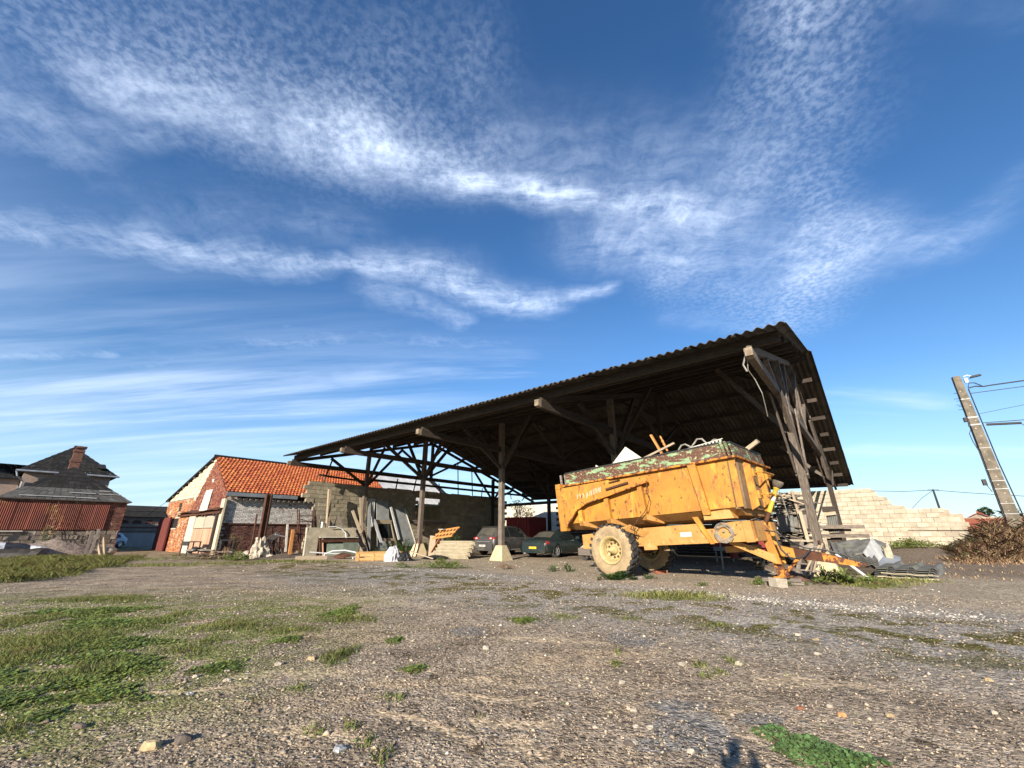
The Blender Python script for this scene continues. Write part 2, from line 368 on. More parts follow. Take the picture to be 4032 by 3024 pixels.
m_yel = mat('trailer_paint', (.44, .212, .032), (.365, .165, .028), scale=1.6, rough=.6, rnd=.03, spec=.3, bump=.2, bscale=9,
            spots=[((.60, .31, .05), 2.2, .52, .7, (1, 1, .5)), ((.36, .13, .035), 3.1, .55, .70), ((.25, .09, .028), 7, .56, .68, (1, 1, .3)), ((.26, .12, .05), 3.0, .58, .66, (3.5, 3.5, .5)), ((.085, .038, .022), 6.5, .625, .65, (1, 1, .6))])
m_yel2 = mat('trailer_paint_dusty', (.47, .25, .075), (.40, .195, .05), scale=2.5, rough=.7, rnd=.03, spots=[((.5, .34, .16), 4, .58, .7), ((.24, .11, .045), 6, .6, .7), ((.07, .035, .022), 10, .635, .66)])
m_green = mat('peeling_green_paint', (.24, .36, .17), (.17, .28, .16), scale=7, rough=.65, rnd=.05,
              spots=[((.10, .046, .027), 2.0, .42, .48, (1, 1, 3.2)), ((.36, .35, .2), 15, .56, .63), ((.07, .035, .022), 20, .63, .67)])
m_rust = mat('rust', RUST, (.06, .027, .018), scale=5, rough=.9, rnd=.2, bump=.3, spots=[((.2, .09, .04), 9, .58, .7)])
m_rusty = mat('rusty_yellow', (.55, .22, .03), (.4, .14, .025), scale=5, rough=.75, rnd=.05, spots=[((.09, .036, .02), 6, .47, .56)])
m_pto = mat('yellow_plastic', (.50, .34, .035), (.42, .28, .035), scale=6, rough=.5, rnd=.03, spots=[((.12, .09, .03), 12, .66, .72)])
m_rubber = mat('tyre_rubber', (.032, .03, .028), (.05, .047, .042), scale=6, rough=.85, rnd=.08, bump=.2, spots=[((.14, .12, .095), 7, .6, .75)])
m_mudrub = mat('dusty_sidewall', (.36, .265, .145), (.27, .195, .11), scale=4, rough=.95, rnd=.02, bump=.25, spots=[((.14, .12, .095), 3.4, .57, .70), ((.5, .38, .22), 8, .6, .7)])
m_rim = mat('yellow_rim', (.46, .36, .165), (.37, .28, .125), scale=7, rough=.65, rnd=.03, spots=[((.12, .06, .03), 13, .66, .72)])
m_black = mat('black_metal', (.022, .022, .022), (.035, .034, .033), scale=5, rough=.6, rnd=.05)
m_blackp = mat('black_table', (.03, .035, .037), (.05, .052, .052), scale=5, rough=.6)
m_steel = mat('grey_steel', (.34, .34, .33), (.22, .22, .21), scale=4, rough=.55, metal=.4, spots=[(RUST, 8, .66, .74)])
m_zinc = mat('zinc_gutter', (.30, .33, .35), (.22, .24, .26), scale=2, rough=.6, metal=.3)
m_zincr = mat('galvanised_roof', (.50, .50, .49), (.38, .38, .37), scale=2, rough=.6, metal=.2, rnd=.06)
m_white = mat('white_paint', (.62, .58, .49), (.52, .48, .4), scale=4, rough=.6, rnd=.05)
m_whitepl = mat('white_plastic', (.76, .76, .74), (.66, .66, .64), scale=8, rough=.45, rnd=.05)
m_bag = mat('white_plastic_bag', (.55, .55, .56), (.36, .36, .37), scale=2.5, rough=.4, rnd=.05, lo=.5, hi=.55)
m_tarp = mat('black_plastic_sheet', (.02, .02, .022), (.03, .03, .03), scale=4, rough=.35)
m_greyp = mat('grey_panel', (.30, .315, .31), (.22, .23, .225), scale=2, rough=.75, rnd=.1, spots=[((.4, .4, .37), 6, .64, .76)])
m_greywood = mat('grey_painted_wood', (.42, .43, .43), (.28, .28, .28), rnd=.15, **WG)
m_door = mat('pink_door_panel', (.52, .30, .19), (.42, .23, .145), scale=1.5, rough=.85, stretch=(1, 1, .4), spots=[((.3, .15, .09), 4, .66, .74, (3, 3, .4))])
m_rough = mat('frosted_glass_panel', (.40, .36, .27), (.33, .3, .23), scale=9, rough=.55)
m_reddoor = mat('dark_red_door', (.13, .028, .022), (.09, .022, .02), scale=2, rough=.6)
m_reddoor2 = mat('shade_toned_red_door', (.17, .045, .036), (.12, .034, .028), scale=3, rough=.7)  # red paint darkened to stand in for the house's shadow
m_glass = mat('dark_glass', (.014, .017, .018), (.02, .023, .024), scale=2, rough=.12, spec=.5, rnd=.03)
m_dglass = mat('dusty_glass', (.055, .052, .045), (.085, .078, .063), scale=1.2, rough=.45, spec=.4, rnd=.03)
m_gpane = mat('old_glass_pane', (.17, .21, .17), (.26, .29, .22), scale=2.2, rough=.3, spec=.5, rnd=.25)
m_suv = mat('dusty_grey_paint', (.10, .098, .092), (.075, .073, .07), scale=1.6, rough=.38, metal=.35, rnd=.02, spec=.5, spots=[((.23, .205, .165), 1.3, .52, .75)])
m_coupe = mat('dusty_dark_green_paint', (.022, .035, .034), (.028, .04, .038), scale=2, rough=.28, metal=.25, rnd=.02, spec=.55, spots=[((.10, .09, .068), 1.6, .56, .8)])
m_chrome = mat('alloy', (.55, .55, .54), (.4, .4, .4), scale=5, rough=.35, metal=.7)
m_redl = mat('red_lamp', (.36, .015, .015), (.28, .012, .012), scale=9, rough=.2, spec=.5)
m_whitel = mat('clear_lamp', (.55, .52, .49), (.45, .42, .4), scale=9, rough=.2, spec=.5)
m_yplate = mat('yellow_plate', (.75, .50, .03), (.7, .46, .03), scale=9, rough=.5)
m_red = mat('dark_red_paint', (.20, .022, .02), (.14, .018, .017), scale=2, rough=.6)
m_bluecar = mat('pale_blue_paint', (.42, .52, .58), (.38, .47, .53), scale=2, rough=.35, spec=.5)
m_leaf = mat('weed_leaf', (.235, .275, .062), (.15, .195, .045), scale=2, rough=.6, rnd=.38, hue=.05, trans=.25)
m_leafd = mat('dark_leaf', (.07, .115, .03), (.04, .075, .02), scale=2, rough=.55, rnd=.4, hue=.05, trans=.2)
m_clover = mat('clover_leaf', (.17, .26, .085), (.11, .19, .06), scale=3, rough=.6, rnd=.3, hue=.04, trans=.25)
m_grass = mat('grass_blade', (.27, .275, .085), (.175, .185, .06), scale=1.2, rough=.7, rnd=.4, hue=.06, trans=.25, spots=[((.27, .21, .10), 2.1, .52, .66)])
m_dry = mat('dry_weed', (.52, .35, .21), (.36, .22, .125), scale=2.5, rough=.85, rnd=.5, hue=.05, trans=.2)
m_dry2 = mat('dry_red_weed', (.30, .11, .06), (.2, .075, .045), scale=2.5, rough=.85, rnd=.4, trans=.15)
m_bark = mat('bark', (.09, .07, .05), (.05, .04, .03), scale=6, rough=.95, bump=.5)
m_hedge = mat('far_tree_leaf', (.05, .085, .028), (.028, .055, .018), scale=.8, rough=.7, rnd=.4, hue=.06, trans=.2)
m_pebble = mat('pebble', (.42, .33, .235), (.20, .155, .115), scale=9, rough=.95, rnd=.5, hue=.03)
m_pale = mat('pale_stone', (.46, .40, .31), (.34, .29, .22), scale=14, rough=.95, rnd=.2, bump=.4)
m_chalk = mat('white_chipping', (.48, .44, .37), (.33, .30, .255), scale=14, rough=.95, rnd=.35)
m_ochre = mat('ochre_stone', (.46, .35, .19), (.3, .22, .13), scale=12, rough=.95, bump=.5)
m_brownst = mat('brown_stone', (.16, .125, .10), (.1, .08, .065), scale=10, rough=.9, bump=.4)
m_sand = mat('heap_earth', (.27, .215, .17), (.15, .115, .09), scale=7, rough=1, bump=1., bscale=14, spots=[((.4, .33, .28), 6, .6, .72)])
m_redearth = mat('red_brown_earth', (.24, .125, .08), (.15, .08, .055), scale=6, rough=1, bump=1., bscale=18, spots=[((.42, .34, .27), 22, .62, .7)])
m_polec = mat('pole_concrete', (.19, .16, .12), (.11, .095, .07), scale=2.5, rough=.95, rnd=.02, bump=.4, bscale=20, spots=[((.12, .10, .08), 1.6, .55, .72)])
m_cable = mat('cable', (.03, .035, .04), (.02, .024, .028), scale=5, rough=.6)
m_hose = mat('grey_hose', (.30, .28, .24), (.22, .2, .17), scale=6, rough=.6)
m_farwall = mat('far_brick', (.32, .24, .19), (.25, .19, .155), scale=2, rough=.95, rnd=.12)
m_fargrey = mat('far_render', (.42, .39, .35), (.35, .325, .29), scale=1, rough=.95, rnd=.05)
m_farroof = mat('far_red_tile', (.34, .10, .055), (.26, .08, .045), scale=3, rough=.9)
m_skin = mat('skin', (.45, .28, .2), scale=4, rough=.6); m_jacket = mat('dark_jacket', (.04, .05, .08), scale=5, rough=.9); m_jeans = mat('blue_jeans', (.06, .08, .14), scale=6, rough=.9)

# ------------------------------------------------------------------ ground
SAND = [(-1.03, 3.81, -0.34, 3.37, .09), (-0.04, 3.27, 0.21, 3.18, .10), (-0.39, 4.55, 0.16, 4.33, .12), (-0.61, 4.24, 0.15, 3.99, .10), (-0.03, 6.15, 1.07, 5.81, .16), (-2.68, 9.14, -1.62, 8.65, .35), (1.17, 3.92, 1.46, 3.46, .10), (-3.42, 4.15, -2.48, 4.32, .10), (-2.62, 4.65, -1.68, 4.73, .16), (2.44, 4.52, 3.11, 4.30, .16), (-0.28, 3.63, 0.18, 3.55, .10), (-1.7, 3.55, -1.0, 3.35, .08), (-4.2, 9.4, -1.2, 9.9, .4), (3.2, 7.2, 5.2, 6.6, .3)]
def ground_material():
    m = bpy.data.materials.new('yard_ground'); m.use_nodes = True; t = NT(m.node_tree); t.n.clear()
    pos = t.node('ShaderNodeNewGeometry').outputs['Position']
    x, y, z = t.xyz(pos); p2 = t.comb(x, y)
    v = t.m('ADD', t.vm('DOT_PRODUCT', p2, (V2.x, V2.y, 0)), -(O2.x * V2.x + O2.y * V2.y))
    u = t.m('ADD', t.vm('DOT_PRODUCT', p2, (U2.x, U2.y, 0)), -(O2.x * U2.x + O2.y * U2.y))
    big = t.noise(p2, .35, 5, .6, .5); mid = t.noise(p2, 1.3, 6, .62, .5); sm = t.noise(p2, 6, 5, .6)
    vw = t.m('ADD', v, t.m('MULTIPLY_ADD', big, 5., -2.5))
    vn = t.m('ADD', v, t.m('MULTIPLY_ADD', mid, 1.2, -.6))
    # earthy gravel in front, sandy wheel tracks, dark patches
    c = t.mix(t.rng(mid, .3, .7), (.225, .172, .118), (.39, .31, .22))
    c = t.mix(t.m('MULTIPLY', t.rng(t.noise(t.vm('MULTIPLY', p2, (.55, 1.7, 1)), .9, 6, .62, .6), .50, .66), .85), c, (.44, .325, .20))
    c = t.mix(t.m('MULTIPLY', t.rng(t.noise(p2, 1.1, 7, .68, .8), .53, .66), .7), c, (.13, .108, .086))
    sand = None
    pw = t.vm('ADD', p2, t.vm('SCALE', t.vm('SUBTRACT', t.noise(p2, 2.5, 6, .7, 0., True), (.5, .5, .5)), sc=.55))
    for x0, y0, x1, y1, w in SAND:
        bx_, by_ = x1 - x0, y1 - y0; rel = t.vm('SUBTRACT', pw, (x0, y0, 0))
        k = t.m('MULTIPLY', t.vm('DOT_PRODUCT', rel, (bx_, by_, 0)), 1 / (bx_ * bx_ + by_ * by_), clamp=True)
        q = t.rng(t.vm('DISTANCE', t.vm('MULTIPLY', rel, (1, 1, 0)), t.vm('SCALE', t.comb(bx_, by_), sc=k)), w * 1.5, w * .2)
        sand = q if sand is None else t.m('MAXIMUM', sand, q)
    c = t.mix(t.m('MULTIPLY', sand, t.rng(sm, .25, .6, .35, .9)), c, (.46, .345, .215))
    # grey crushed stone nearer the shed and on the right
    gz_ = t.m('MAXIMUM', t.m('MULTIPLY', t.rng(vw, -12.5, -9.), t.m('MULTIPLY', t.rng(u, 17., 12.), .75)), t.m('MULTIPLY', t.rng(t.m('ADD', x, t.m('MULTIPLY_ADD', big, 3., -1.5)), 3.5, 7.5), .62))
    gr = t.mix(t.rng(sm, .3, .7), (.25, .235, .21), (.37, .35, .31))
    c = t.mix(gz_, c, gr)
    # trodden pale earth under the eaves and in the shed
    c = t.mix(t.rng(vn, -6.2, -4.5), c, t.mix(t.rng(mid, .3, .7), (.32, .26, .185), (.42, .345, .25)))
    c = t.mix(t.m('MULTIPLY', t.rng(vn, 1., 4.), .7), c, (.16, .115, .08))  # earth colour darkened inside the shed to deepen the roof's shade
    # beyond the left: earth lane
    c = t.mix(t.rng(t.m('ADD', u, t.m('MULTIPLY_ADD', mid, 3., -1.5)), 21, 25), c, (.30, .23, .16))
    # moss in bands along the drip line and over the yard
    mossn = t.noise(t.vm('MULTIPLY', p2, (1, 1, 1)), 1.1, 7, .7, .7)
    band = t.m('MULTIPLY', t.rng(vw, -11.5, -8.8), t.rng(vn, -6.2, -7.2))
    c = t.mix(t.m('MULTIPLY', t.rng(mossn, .47, .57), band), c, t.mix(t.rng(sm, .35, .6), (.075, .068, .02), (.145, .125, .035)))
    c = t.mix(t.m('MULTIPLY', t.m('MULTIPLY', t.rng(t.noise(p2, 2.1, 6, .7, .4), .57, .66), t.rng(vn, -4.8, -6.)), .75), c, (.085, .06, .032))
    left = t.m('MULTIPLY', t.rng(t.m('ADD', x, t.m('MULTIPLY_ADD', big, 3., -1.5)), -1.2, -4.0), t.m('MULTIPLY', t.rng(y, 2., 3.5), t.rng(y, 12.5, 8.)))
    c = t.mix(t.m('MULTIPLY', t.rng(t.noise(p2, 1.7, 7, .72, .4), .38, .54), left), c, t.mix(t.rng(sm, .3, .65), (.115, .13, .036), (.215, .22, .07)))
    # white chippings washed out under the eave
    drip = t.m('MULTIPLY', t.rng(t.m('ABSOLUTE', t.m('ADD', vn, 6.25)), .5, .1), t.rng(t.noise(p2, 9, 4, .7), .42, .6))
    c = t.mix(t.m('MULTIPLY', drip, t.m('MULTIPLY', t.rng(u, -3.5, -1.), t.rng(u, 5., .5, .1, .75))), c, (.50, .47, .42))
    # worn asphalt scraps
    for cx, cy, rx, ry in ((1.25, 3.5, .34, .42), (1.8, 3.68, .22, .12), (1.54, 6.1, .34, .4), (.9, 3.28, .14, .12), (-.6, 6.6, .3, .3), (1.32, 3.95, .3, .14)):
        d = t.vm('LENGTH', t.vm('MULTIPLY', t.vm('SUBTRACT', p2, (cx, cy, 0)), (1 / rx, 1 / ry, 0)))
        d = t.m('ADD', d, t.m('MULTIPLY_ADD', t.noise(p2, 5, 4, .6), 1.1, -.55))
        c = t.mix(t.m('MULTIPLY', t.rng(d, 1.05, .7), .85), c, t.mix(t.rng(t.vor(p2, 55), .1, .5), (.115, .108, .098), (.22, .205, .18)))
    # pebble grain
    vd = t.vor(p2, 34, 'F1'); vc = t.node('ShaderNodeTexVoronoi'); t.put(vc.inputs['Vector'], p2); vc.inputs['Scale'].default_value = 34
    cell = t.xyz(vc.outputs['Color'])[0]
    hs = t.node('ShaderNodeHueSaturation'); t.put(hs.inputs['Color'], c)
    t.put(hs.inputs['Value'], t.m('MULTIPLY', t.m('MULTIPLY_ADD', cell, 1.2, .45), t.m('MULTIPLY_ADD', t.noise(p2, 22, 5, .75), 1.5, .3)))
    c = hs.outputs[0]
    vd2 = t.vor(p2, 13, 'F1'); vc2 = t.node('ShaderNodeTexVoronoi'); t.put(vc2.inputs['Vector'], p2); vc2.inputs['Scale'].default_value = 13
    light = t.m('MULTIPLY', t.rng(t.xyz(vc2.outputs['Color'])[1], .84, .88), t.rng(vd2, .34, .2))
    c = t.mix(light, c, (.50, .44, .35))
    b = t.node('ShaderNodeBsdfPrincipled'); t.put(b.inputs['Base Color'], c); b.inputs['Roughness'].default_value = 1.; b.inputs['Specular IOR Level'].default_value = .1
    bn = t.node('ShaderNodeBump'); bn.inputs['Strength'].default_value = 1.; bn.inputs['Distance'].default_value = .03
    hgt = t.m('ADD', t.m('MULTIPLY', t.rng(vd, .6, .0), .55), t.m('ADD', t.m('MULTIPLY', light, .8), t.m('ADD', t.m('MULTIPLY', t.noise(p2, 11, 5, .7), 1.3), t.m('MULTIPLY', t.noise(p2, 70, 3, .6), .4))))
    t.put(bn.inputs['Height'], t.m('MULTIPLY', hgt, t.m('MULTIPLY_ADD', sand, -.6, 1.))); t.put(b.inputs['Normal'], bn.outputs[0])
    o = t.node('ShaderNodeOutputMaterial'); t.l.new(b.outputs[0], o.inputs[0]); return m
def axis(lo, hi, st, far, sgn=True):
    a = list(np.arange(lo, hi + 1e-6, st)); q = hi; s = st
    while q < far: s *= 1.45; q += s; a.append(q)
    q = lo; s = st
    while q > -far: s *= 1.45; q -= s; a.insert(0, q)
    return np.array(a)
gx = axis(-22, 26, .2, 900); gy = axis(-3, 30, .2, 900)
V = np.array([(x, y, gh(x, y)) for y in gy for x in gx]); nx = len(gx)
i = np.arange(len(gy) - 1)[:, None] * nx + np.arange(nx - 1)[None, :]
F = np.stack([i, i + 1, i + nx + 1, i + nx], -1).reshape(-1, 4)
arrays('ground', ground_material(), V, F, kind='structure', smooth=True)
# ------------------------------------------------------------------ the open shed
BAY = 6.624
VE, VR, VB = -5.75, 6.0, 20.5
def z_r(u): return 9.3 - .4 * u / 26.5
def z_b(u): return 4.35 + .4 * u / 26.5
def roofz(u, v):
    if v <= VR: return 5.98 + (z_r(u) - 5.98) * (v - VE) / (VR - VE)
    return z_r(u) + (z_b(u) - z_r(u)) * (v - VR) / (VB - VR)
shed = thing('open_shed', 'big open timber shed with a corrugated cement roof on tall posts', 'shed', S(13, 7, 0))
def bm(): return MB(S)
# corrugated roof sheets: one mesh, copied
def corr_mesh(name, W, L, waves, amp, m_, th=.012, seg=8, rows=1, sm=True):
    mb = MB(); n = waves * seg
    for t_ in (0, 1):
        pass
    G = [[(W * k / n, L * r_ / rows, amp * math.cos(2 * math.pi * k / seg)) for k in range(n + 1)] for r_ in range(rows + 1)]
    mb.grid(G, .1, (0, 0, -th)); return mb.mesh(name, m_, sm=False)
def basis(o, x, y):
    x = Vector(x); y = Vector(y); lx, ly = x.length, y.length; x = x.normalized(); z = x.cross(y.normalized()).normalized(); y = z.cross(x)
    return Matrix(((x.x, y.x, z.x, o.x), (x.y, y.y, z.y, o.y), (x.z, y.z, z.z, o.z), (0, 0, 0, 1)))
u0, u1, NC = -.92, 26.72, 25
cw = (u1 - u0) / NC
me_f = corr_mesh('roof_sheet', cw + .1, 2.5, 5, .034, m_asb)
for slope, (va, vb, nr) in enumerate(((VE - .1, VR + .02, 5), (VB + .1, VR - .02, 6))):
    for c_ in range(NC):
        ua = u0 + c_ * cw
        for r_ in range(nr):
            L = (vb - va) / nr
            v0_, v1_ = va + r_ * L, va + (r_ + 1) * L
            jz = R.uniform(-.006, .006) + .02 - .012 * r_ * 0
            q0 = S(ua, v0_, roofz(ua, v0_) + .05 + jz); q1 = S(ua + cw, v0_, roofz(ua + cw, v0_) + .05 + jz); q2 = S(ua, v1_, roofz(ua, v1_) + .05 + jz + .014)
            ext = (q0 - q2).normalized() * .1
            M = basis((q0 if slope == 0 else q1) + ext, (q1 - q0) if slope == 0 else (q0 - q1), q2 - q0)
            sc_ = ((q2 - q0).length + .1) / 2.5
            place('roof_sheet', me_f, shed, M @ Matrix.Diagonal((1, sc_, 1, 1)))
for k in range(13):
    ua, ub = u0 + (u1 - u0) * k / 13, u0 + (u1 - u0) * (k + 1) / 13 + .06
    mb = bm()
    G = [[(q, VR + dv, z_r(q) + dz) for q in (ua, ub)] for dv, dz in ((-.42, -.01), (-.12, .11), (0, .17), (.12, .10), (.42, -.06))]
    mb.grid(G, .1, (0, 0, .016)); mb.build('ridge_cap', m_asbgrey, shed)
def tim(name, a, b, w, h, m_=None, up=(0, 0, 1)):
    mb = MB(); mb.beam(S(*a), S(*b), w, h, up); return mb.build(name, m_ or m_timber, shed)
Uv = (U2.x, U2.y, 0); Vv = (V2.x, V2.y, 0)
# purlins run along u under the sheets, their ends stick out at the gables
for v_, nm in [(VE + .50, 'eave_purlin')] + [(q, 'purlin') for q in (-3.6, -1.6, .1, 2.1, 4.1, 5.75, 6.25, 7.9, 9.7, 11.5, 13.3, 15.1, 16.9, 18.6, 20.2)]:
    for k in range(5):
        ua = -.66 + R.uniform(-.08, .06) if k == 0 else BAY * k - (BAY * .5 if k < 5 else 0)
        ub = 26.66 if k == 4 else BAY * (k + 1) - BAY * .5
        w, h = (.12, .30) if nm == 'eave_purlin' else (.10, .20)
        dz = -.02 - h / 2
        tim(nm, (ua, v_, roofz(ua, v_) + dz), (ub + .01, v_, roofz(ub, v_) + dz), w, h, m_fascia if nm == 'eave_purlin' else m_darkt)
for k in range(5):
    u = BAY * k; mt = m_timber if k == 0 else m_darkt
    # front tie beam with its pale sawn end, rafters, king post
    zt = 5.55
    vt = VR + (z_r(u) - zt - .45) / (z_r(u) - z_b(u)) * (VB - VR)
    tim('tie_beam', (u, VE + .2, zt), (u, vt, zt), .17, .27, mt)
    e = bm(); e.hexa([(u - .088, VE + .02, zt - .10), (u + .088, VE + .02, zt - .10), (u + .088, VE + .2, zt - .138), (u - .088, VE + .2, zt - .138),
                      (u - .088, VE + .02, zt + .12), (u + .088, VE + .02, zt + .12), (u + .088, VE + .2, zt + .138), (u - .088, VE + .2, zt + .138)], .18, .2, .26)
    e.build('beam_end', m_endgrain, shed)
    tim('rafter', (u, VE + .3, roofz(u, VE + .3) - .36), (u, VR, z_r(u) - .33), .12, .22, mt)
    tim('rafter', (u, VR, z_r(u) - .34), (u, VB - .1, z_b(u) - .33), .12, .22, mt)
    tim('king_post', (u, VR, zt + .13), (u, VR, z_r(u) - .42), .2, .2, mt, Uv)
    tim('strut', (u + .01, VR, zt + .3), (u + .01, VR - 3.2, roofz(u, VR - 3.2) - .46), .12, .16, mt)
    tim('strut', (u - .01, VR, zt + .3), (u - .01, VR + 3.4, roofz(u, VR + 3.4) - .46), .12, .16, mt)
    for v_, zj in ((0., 4.6), (13.8, 4.3)):
        zt_ = roofz(u, v_) - .46
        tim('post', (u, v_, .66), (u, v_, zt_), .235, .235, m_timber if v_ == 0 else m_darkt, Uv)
        for s_ in (-1, 1):
            vv = v_ + s_ * 2.9; tim('brace', (u + .02 * s_, v_ + .08 * s_, zj - .05), (u + .02 * s_, vv, roofz(u, vv) - .5), .13, .17, mt)
            if (k == 0 and s_ == -1) or (k == 4 and s_ == 1): continue
            tim('brace', (u + .1 * s_, v_, zj - .05), (u + 1.95 * s_, v_, roofz(u, v_) - .28), .13, .17, mt)
        p = bm()
        a, b, h_ = .46, .205, .70
        jit = lambda q: q + R.uniform(-.02, .02)
        p.hexa([(u - jit(a), v_ - jit(a), -.06), (u + jit(a), v_ - jit(a), -.06), (u + jit(a), v_ + jit(a), -.06), (u - jit(a), v_ + jit(a), -.06),
                (u - jit(b), v_ - jit(b), h_), (u + jit(b), v_ - jit(b), h_), (u + jit(b), v_ + jit(b), h_), (u - jit(b), v_ + jit(b), h_)], .8, .8, .7)
        pl = p.build('plinth', m_conc, shed); bv = pl.modifiers.new('bevel', 'BEVEL'); bv.width = .035; bv.segments = 2
    tim('wind_brace', (u, VR, z_r(u) - 1.7), (u + (2.2 if k < 4 else -2.2), VR, z_r(u) - .35), .1, .14, m_darkt)
# paired boards that clasp the end post and the plank braces of the right-hand gable
for s_ in (-1, 1):
    tim('clasping_board', (s_ * .15, -.02, 3.2), (s_ * .15, -2.0, 5.5), .05, .2, m_timber)
    tim('clasping_board', (s_ * .15, .03, 3.0), (s_ * .15, 1.5, 5.6), .05, .2, m_timber)
    tim('clasping_board', (s_ * .15, 2.2, 5.5), (s_ * .15, 5.8, 8.4), .05, .18, m_timber)
    tim('clasping_board', (s_ * .16, 13.5, 4.0), (s_ * .16, 9.0, 6.9), .05, .2, m_timber)
    tim('clasping_board', (s_ * .16, 13.9, 3.9), (s_ * .16, 17.6, 5.0), .05, .16, m_timber)
tim('post', (-.02, .18, .66), (-.02, .18, 5.1), .22, .11, m_timber, Uv)
# rails and short uprights over the left wall
tim('wall_rail', (26.5, .2, 5.02), (26.5, 19.6, 5.0), .14, .17, m_darkt)
tim('wall_rail', (26.5, -3.6, 5.0), (26.5, -.2, 4.86), .1, .12, m_darkt)
tim('wall_rail', (26.4, 13.9, 3.72), (6., 13.9, 3.9), .16, .24, m_darkt)
for v_ in (-3.2, 2.6, 4.3, 7.1, 9.2, 11.0, 12.2, 15.2, 16.6, 18.4):
    tim('upright', (26.5, v_, 4.5), (26.5, v_ + R.choice((-.2, .1, .4)), min(roofz(26.5, v_) - .5, R.choice((5.3, 6.6, 7.4)))), .07, .08, m_darkt)
# frayed rope on the nearest beam end
mb = bm(); pts = [(.02, VE + .35, 5.7), (.1, VE + .3, 5.45), (.14, VE + .36, 5.2), (.05, VE + .5, 4.95), (-.02, VE + .62, 4.6), (.0, VE + .85, 4.35), (.03, VE + 1.1, 4.1)]
mb.tube(pts, .011, 5); mb.tube([(.1, VE + .2, 5.72), (.11, VE + .16, 5.5), (.2, VE + .2, 5.3), (.15, VE + .24, 5.12)], .02, 5)
solo(mb, 'rope', m_hose, 'frayed rope hanging from the sawn end of the nearest roof beam', 'rope')

# ------------------------------------------------------------------ block walls
def block_mesh(name, L, H, T, m_):
    out = []
    for q in range(3):
        mb = MB(); j = lambda s: R.uniform(-s, s)
        c = .012
        P = [(c + j(.008), j(.012), c + j(.006)), (L - c + j(.008), j(.012), c + j(.006)), (L - c, T, c), (c, T, c),
             (c + j(.008), j(.012), H - c + j(.006)), (L - c + j(.008), j(.012), H - c + j(.006)), (L - c, T, H - c), (c, T, H - c)]
        mb.hexa(P, L, T, H); out.append(mb.mesh(name, m_))
    return out
BL, BH = .56, .272
# left wall, along v at u = 27; blocks face the shed
lw = thing('block_wall', 'tall grey cement block wall closing the left end of the shed', 'wall', S(27, 0, 0))
bms = block_mesh('block', BL, BH, .2, m_block)
far = MB(S); NBL = 0
holes = lambda v, z: (5.05 < v < 7.6 and 2.3 < z < 4.0) or (v < -3.3 and 2.3 < z < 3.2) or (v < -2.9 + (z - 2.6) * .4 and z < 2.62)
gaps = [(-.4, 4.4), (1.9, 4.4), (1.3, 4.4)]
for row in range(17):
    z = row * BH; off = -3.95 - (BL / 2 if row % 2 else 0) + R.uniform(-.05, .05)
    if row < 10: off += R.choice((0, .3, .56))
    k = 0
    while off + k * BL < 16:
        v = off + k * BL; k += 1
        if holes(v + .28, z + .13): continue
        if row == 16 and R.random() < .3: continue
        if row == 0: z_ = z - .05
        # inside face is at u=27 minus; block mesh: x along v, y away from the shed (u+)
        if v < 9.5 and NBL < 296:
            M = Matrix.Translation(S(27 + R.uniform(-.012, .012), v, z)) @ Matrix(((V2.x, U2.x, 0, 0), (V2.y, U2.y, 0, 0), (0, 0, 1, 0), (0, 0, 0, 1)))
            place('block', R.choice(bms), lw, M); NBL += 1
        else:
            far.hexa([(27, v + .012, z + .012), (27, v + BL - .012, z + .012), (27.2, v + BL - .012, z + .012), (27.2, v + .012, z + .012),
                      (27, v + .012, z + BH - .012), (27, v + BL - .012, z + BH - .012), (27.2, v + BL - .012, z + BH - .012), (27.2, v + .012, z + BH - .012)], BL, .2, BH)
tag(far.build('block_courses', m_block, lw), None, None, kind='stuff')
mb = bm()
for a in ((-3.3, 5.0, 0, 4.6), (5.0, 7.65, 0, 2.3), (7.65, 16.0, 0, 4.6), (5.0, 7.65, 4.05, 4.6)):
    mb.hexa([(27.03, a[0], a[2]), (27.17, a[0], a[2]), (27.17, a[1], a[2]), (27.03, a[1], a[2]), (27.03, a[0], a[3] - .03), (27.17, a[0], a[3] - .03), (27.17, a[1], a[3] - .03), (27.03, a[1], a[3] - .03)])
mb.build('mortar', m_mortar, lw)
# right wall, along u at v = 19.5, stepped at the top
rw = thing('block_wall', 'pale block wall with a stepped top running right from the shed corner', 'wall', S(-3, 19.5, .3))
bmp = block_mesh('block', BL, BH, .2, m_blockp)
def rtop(u):
    if u > -2.0: return 4.0
    if u > -2.25: return 3.85
    for a, b in ((-2.5, 3.55), (-2.75, 3.3), (-2.98, 3.05), (-3.2, 2.8)):
        if u > a: return b
    if u > -5.05: return 2.66
    return 2.45
nb = 0
for row in range(15):
    z = -.1 + row * BH
    for k in range(17):
        u = -5.72 + k * BL + (BL / 2 if row % 2 else 0) + R.uniform(-.01, .01)
        if u > 3.2: continue
        if z + BH > rtop(u + .2) + .09: continue
        if u < -5.25 + .12 * (row % 3) and row > 7: continue
        M = Matrix.Translation(S(u + BL, 19.5 + R.uniform(-.012, .012), z)) @ Matrix(((-U2.x, V2.x, 0, 0), (-U2.y, V2.y, 0, 0), (0, 0, 1, 0), (0, 0, 0, 1)))
        place('block', R.choice(bmp), rw, M)
mb = bm()
steps = [(3.6, -2.0, 3.9), (-2.0, -2.5, 3.4), (-2.5, -3.2, 2.85), (-3.2, -5.1, 2.55), (-5.1, -5.6, 2.3)]
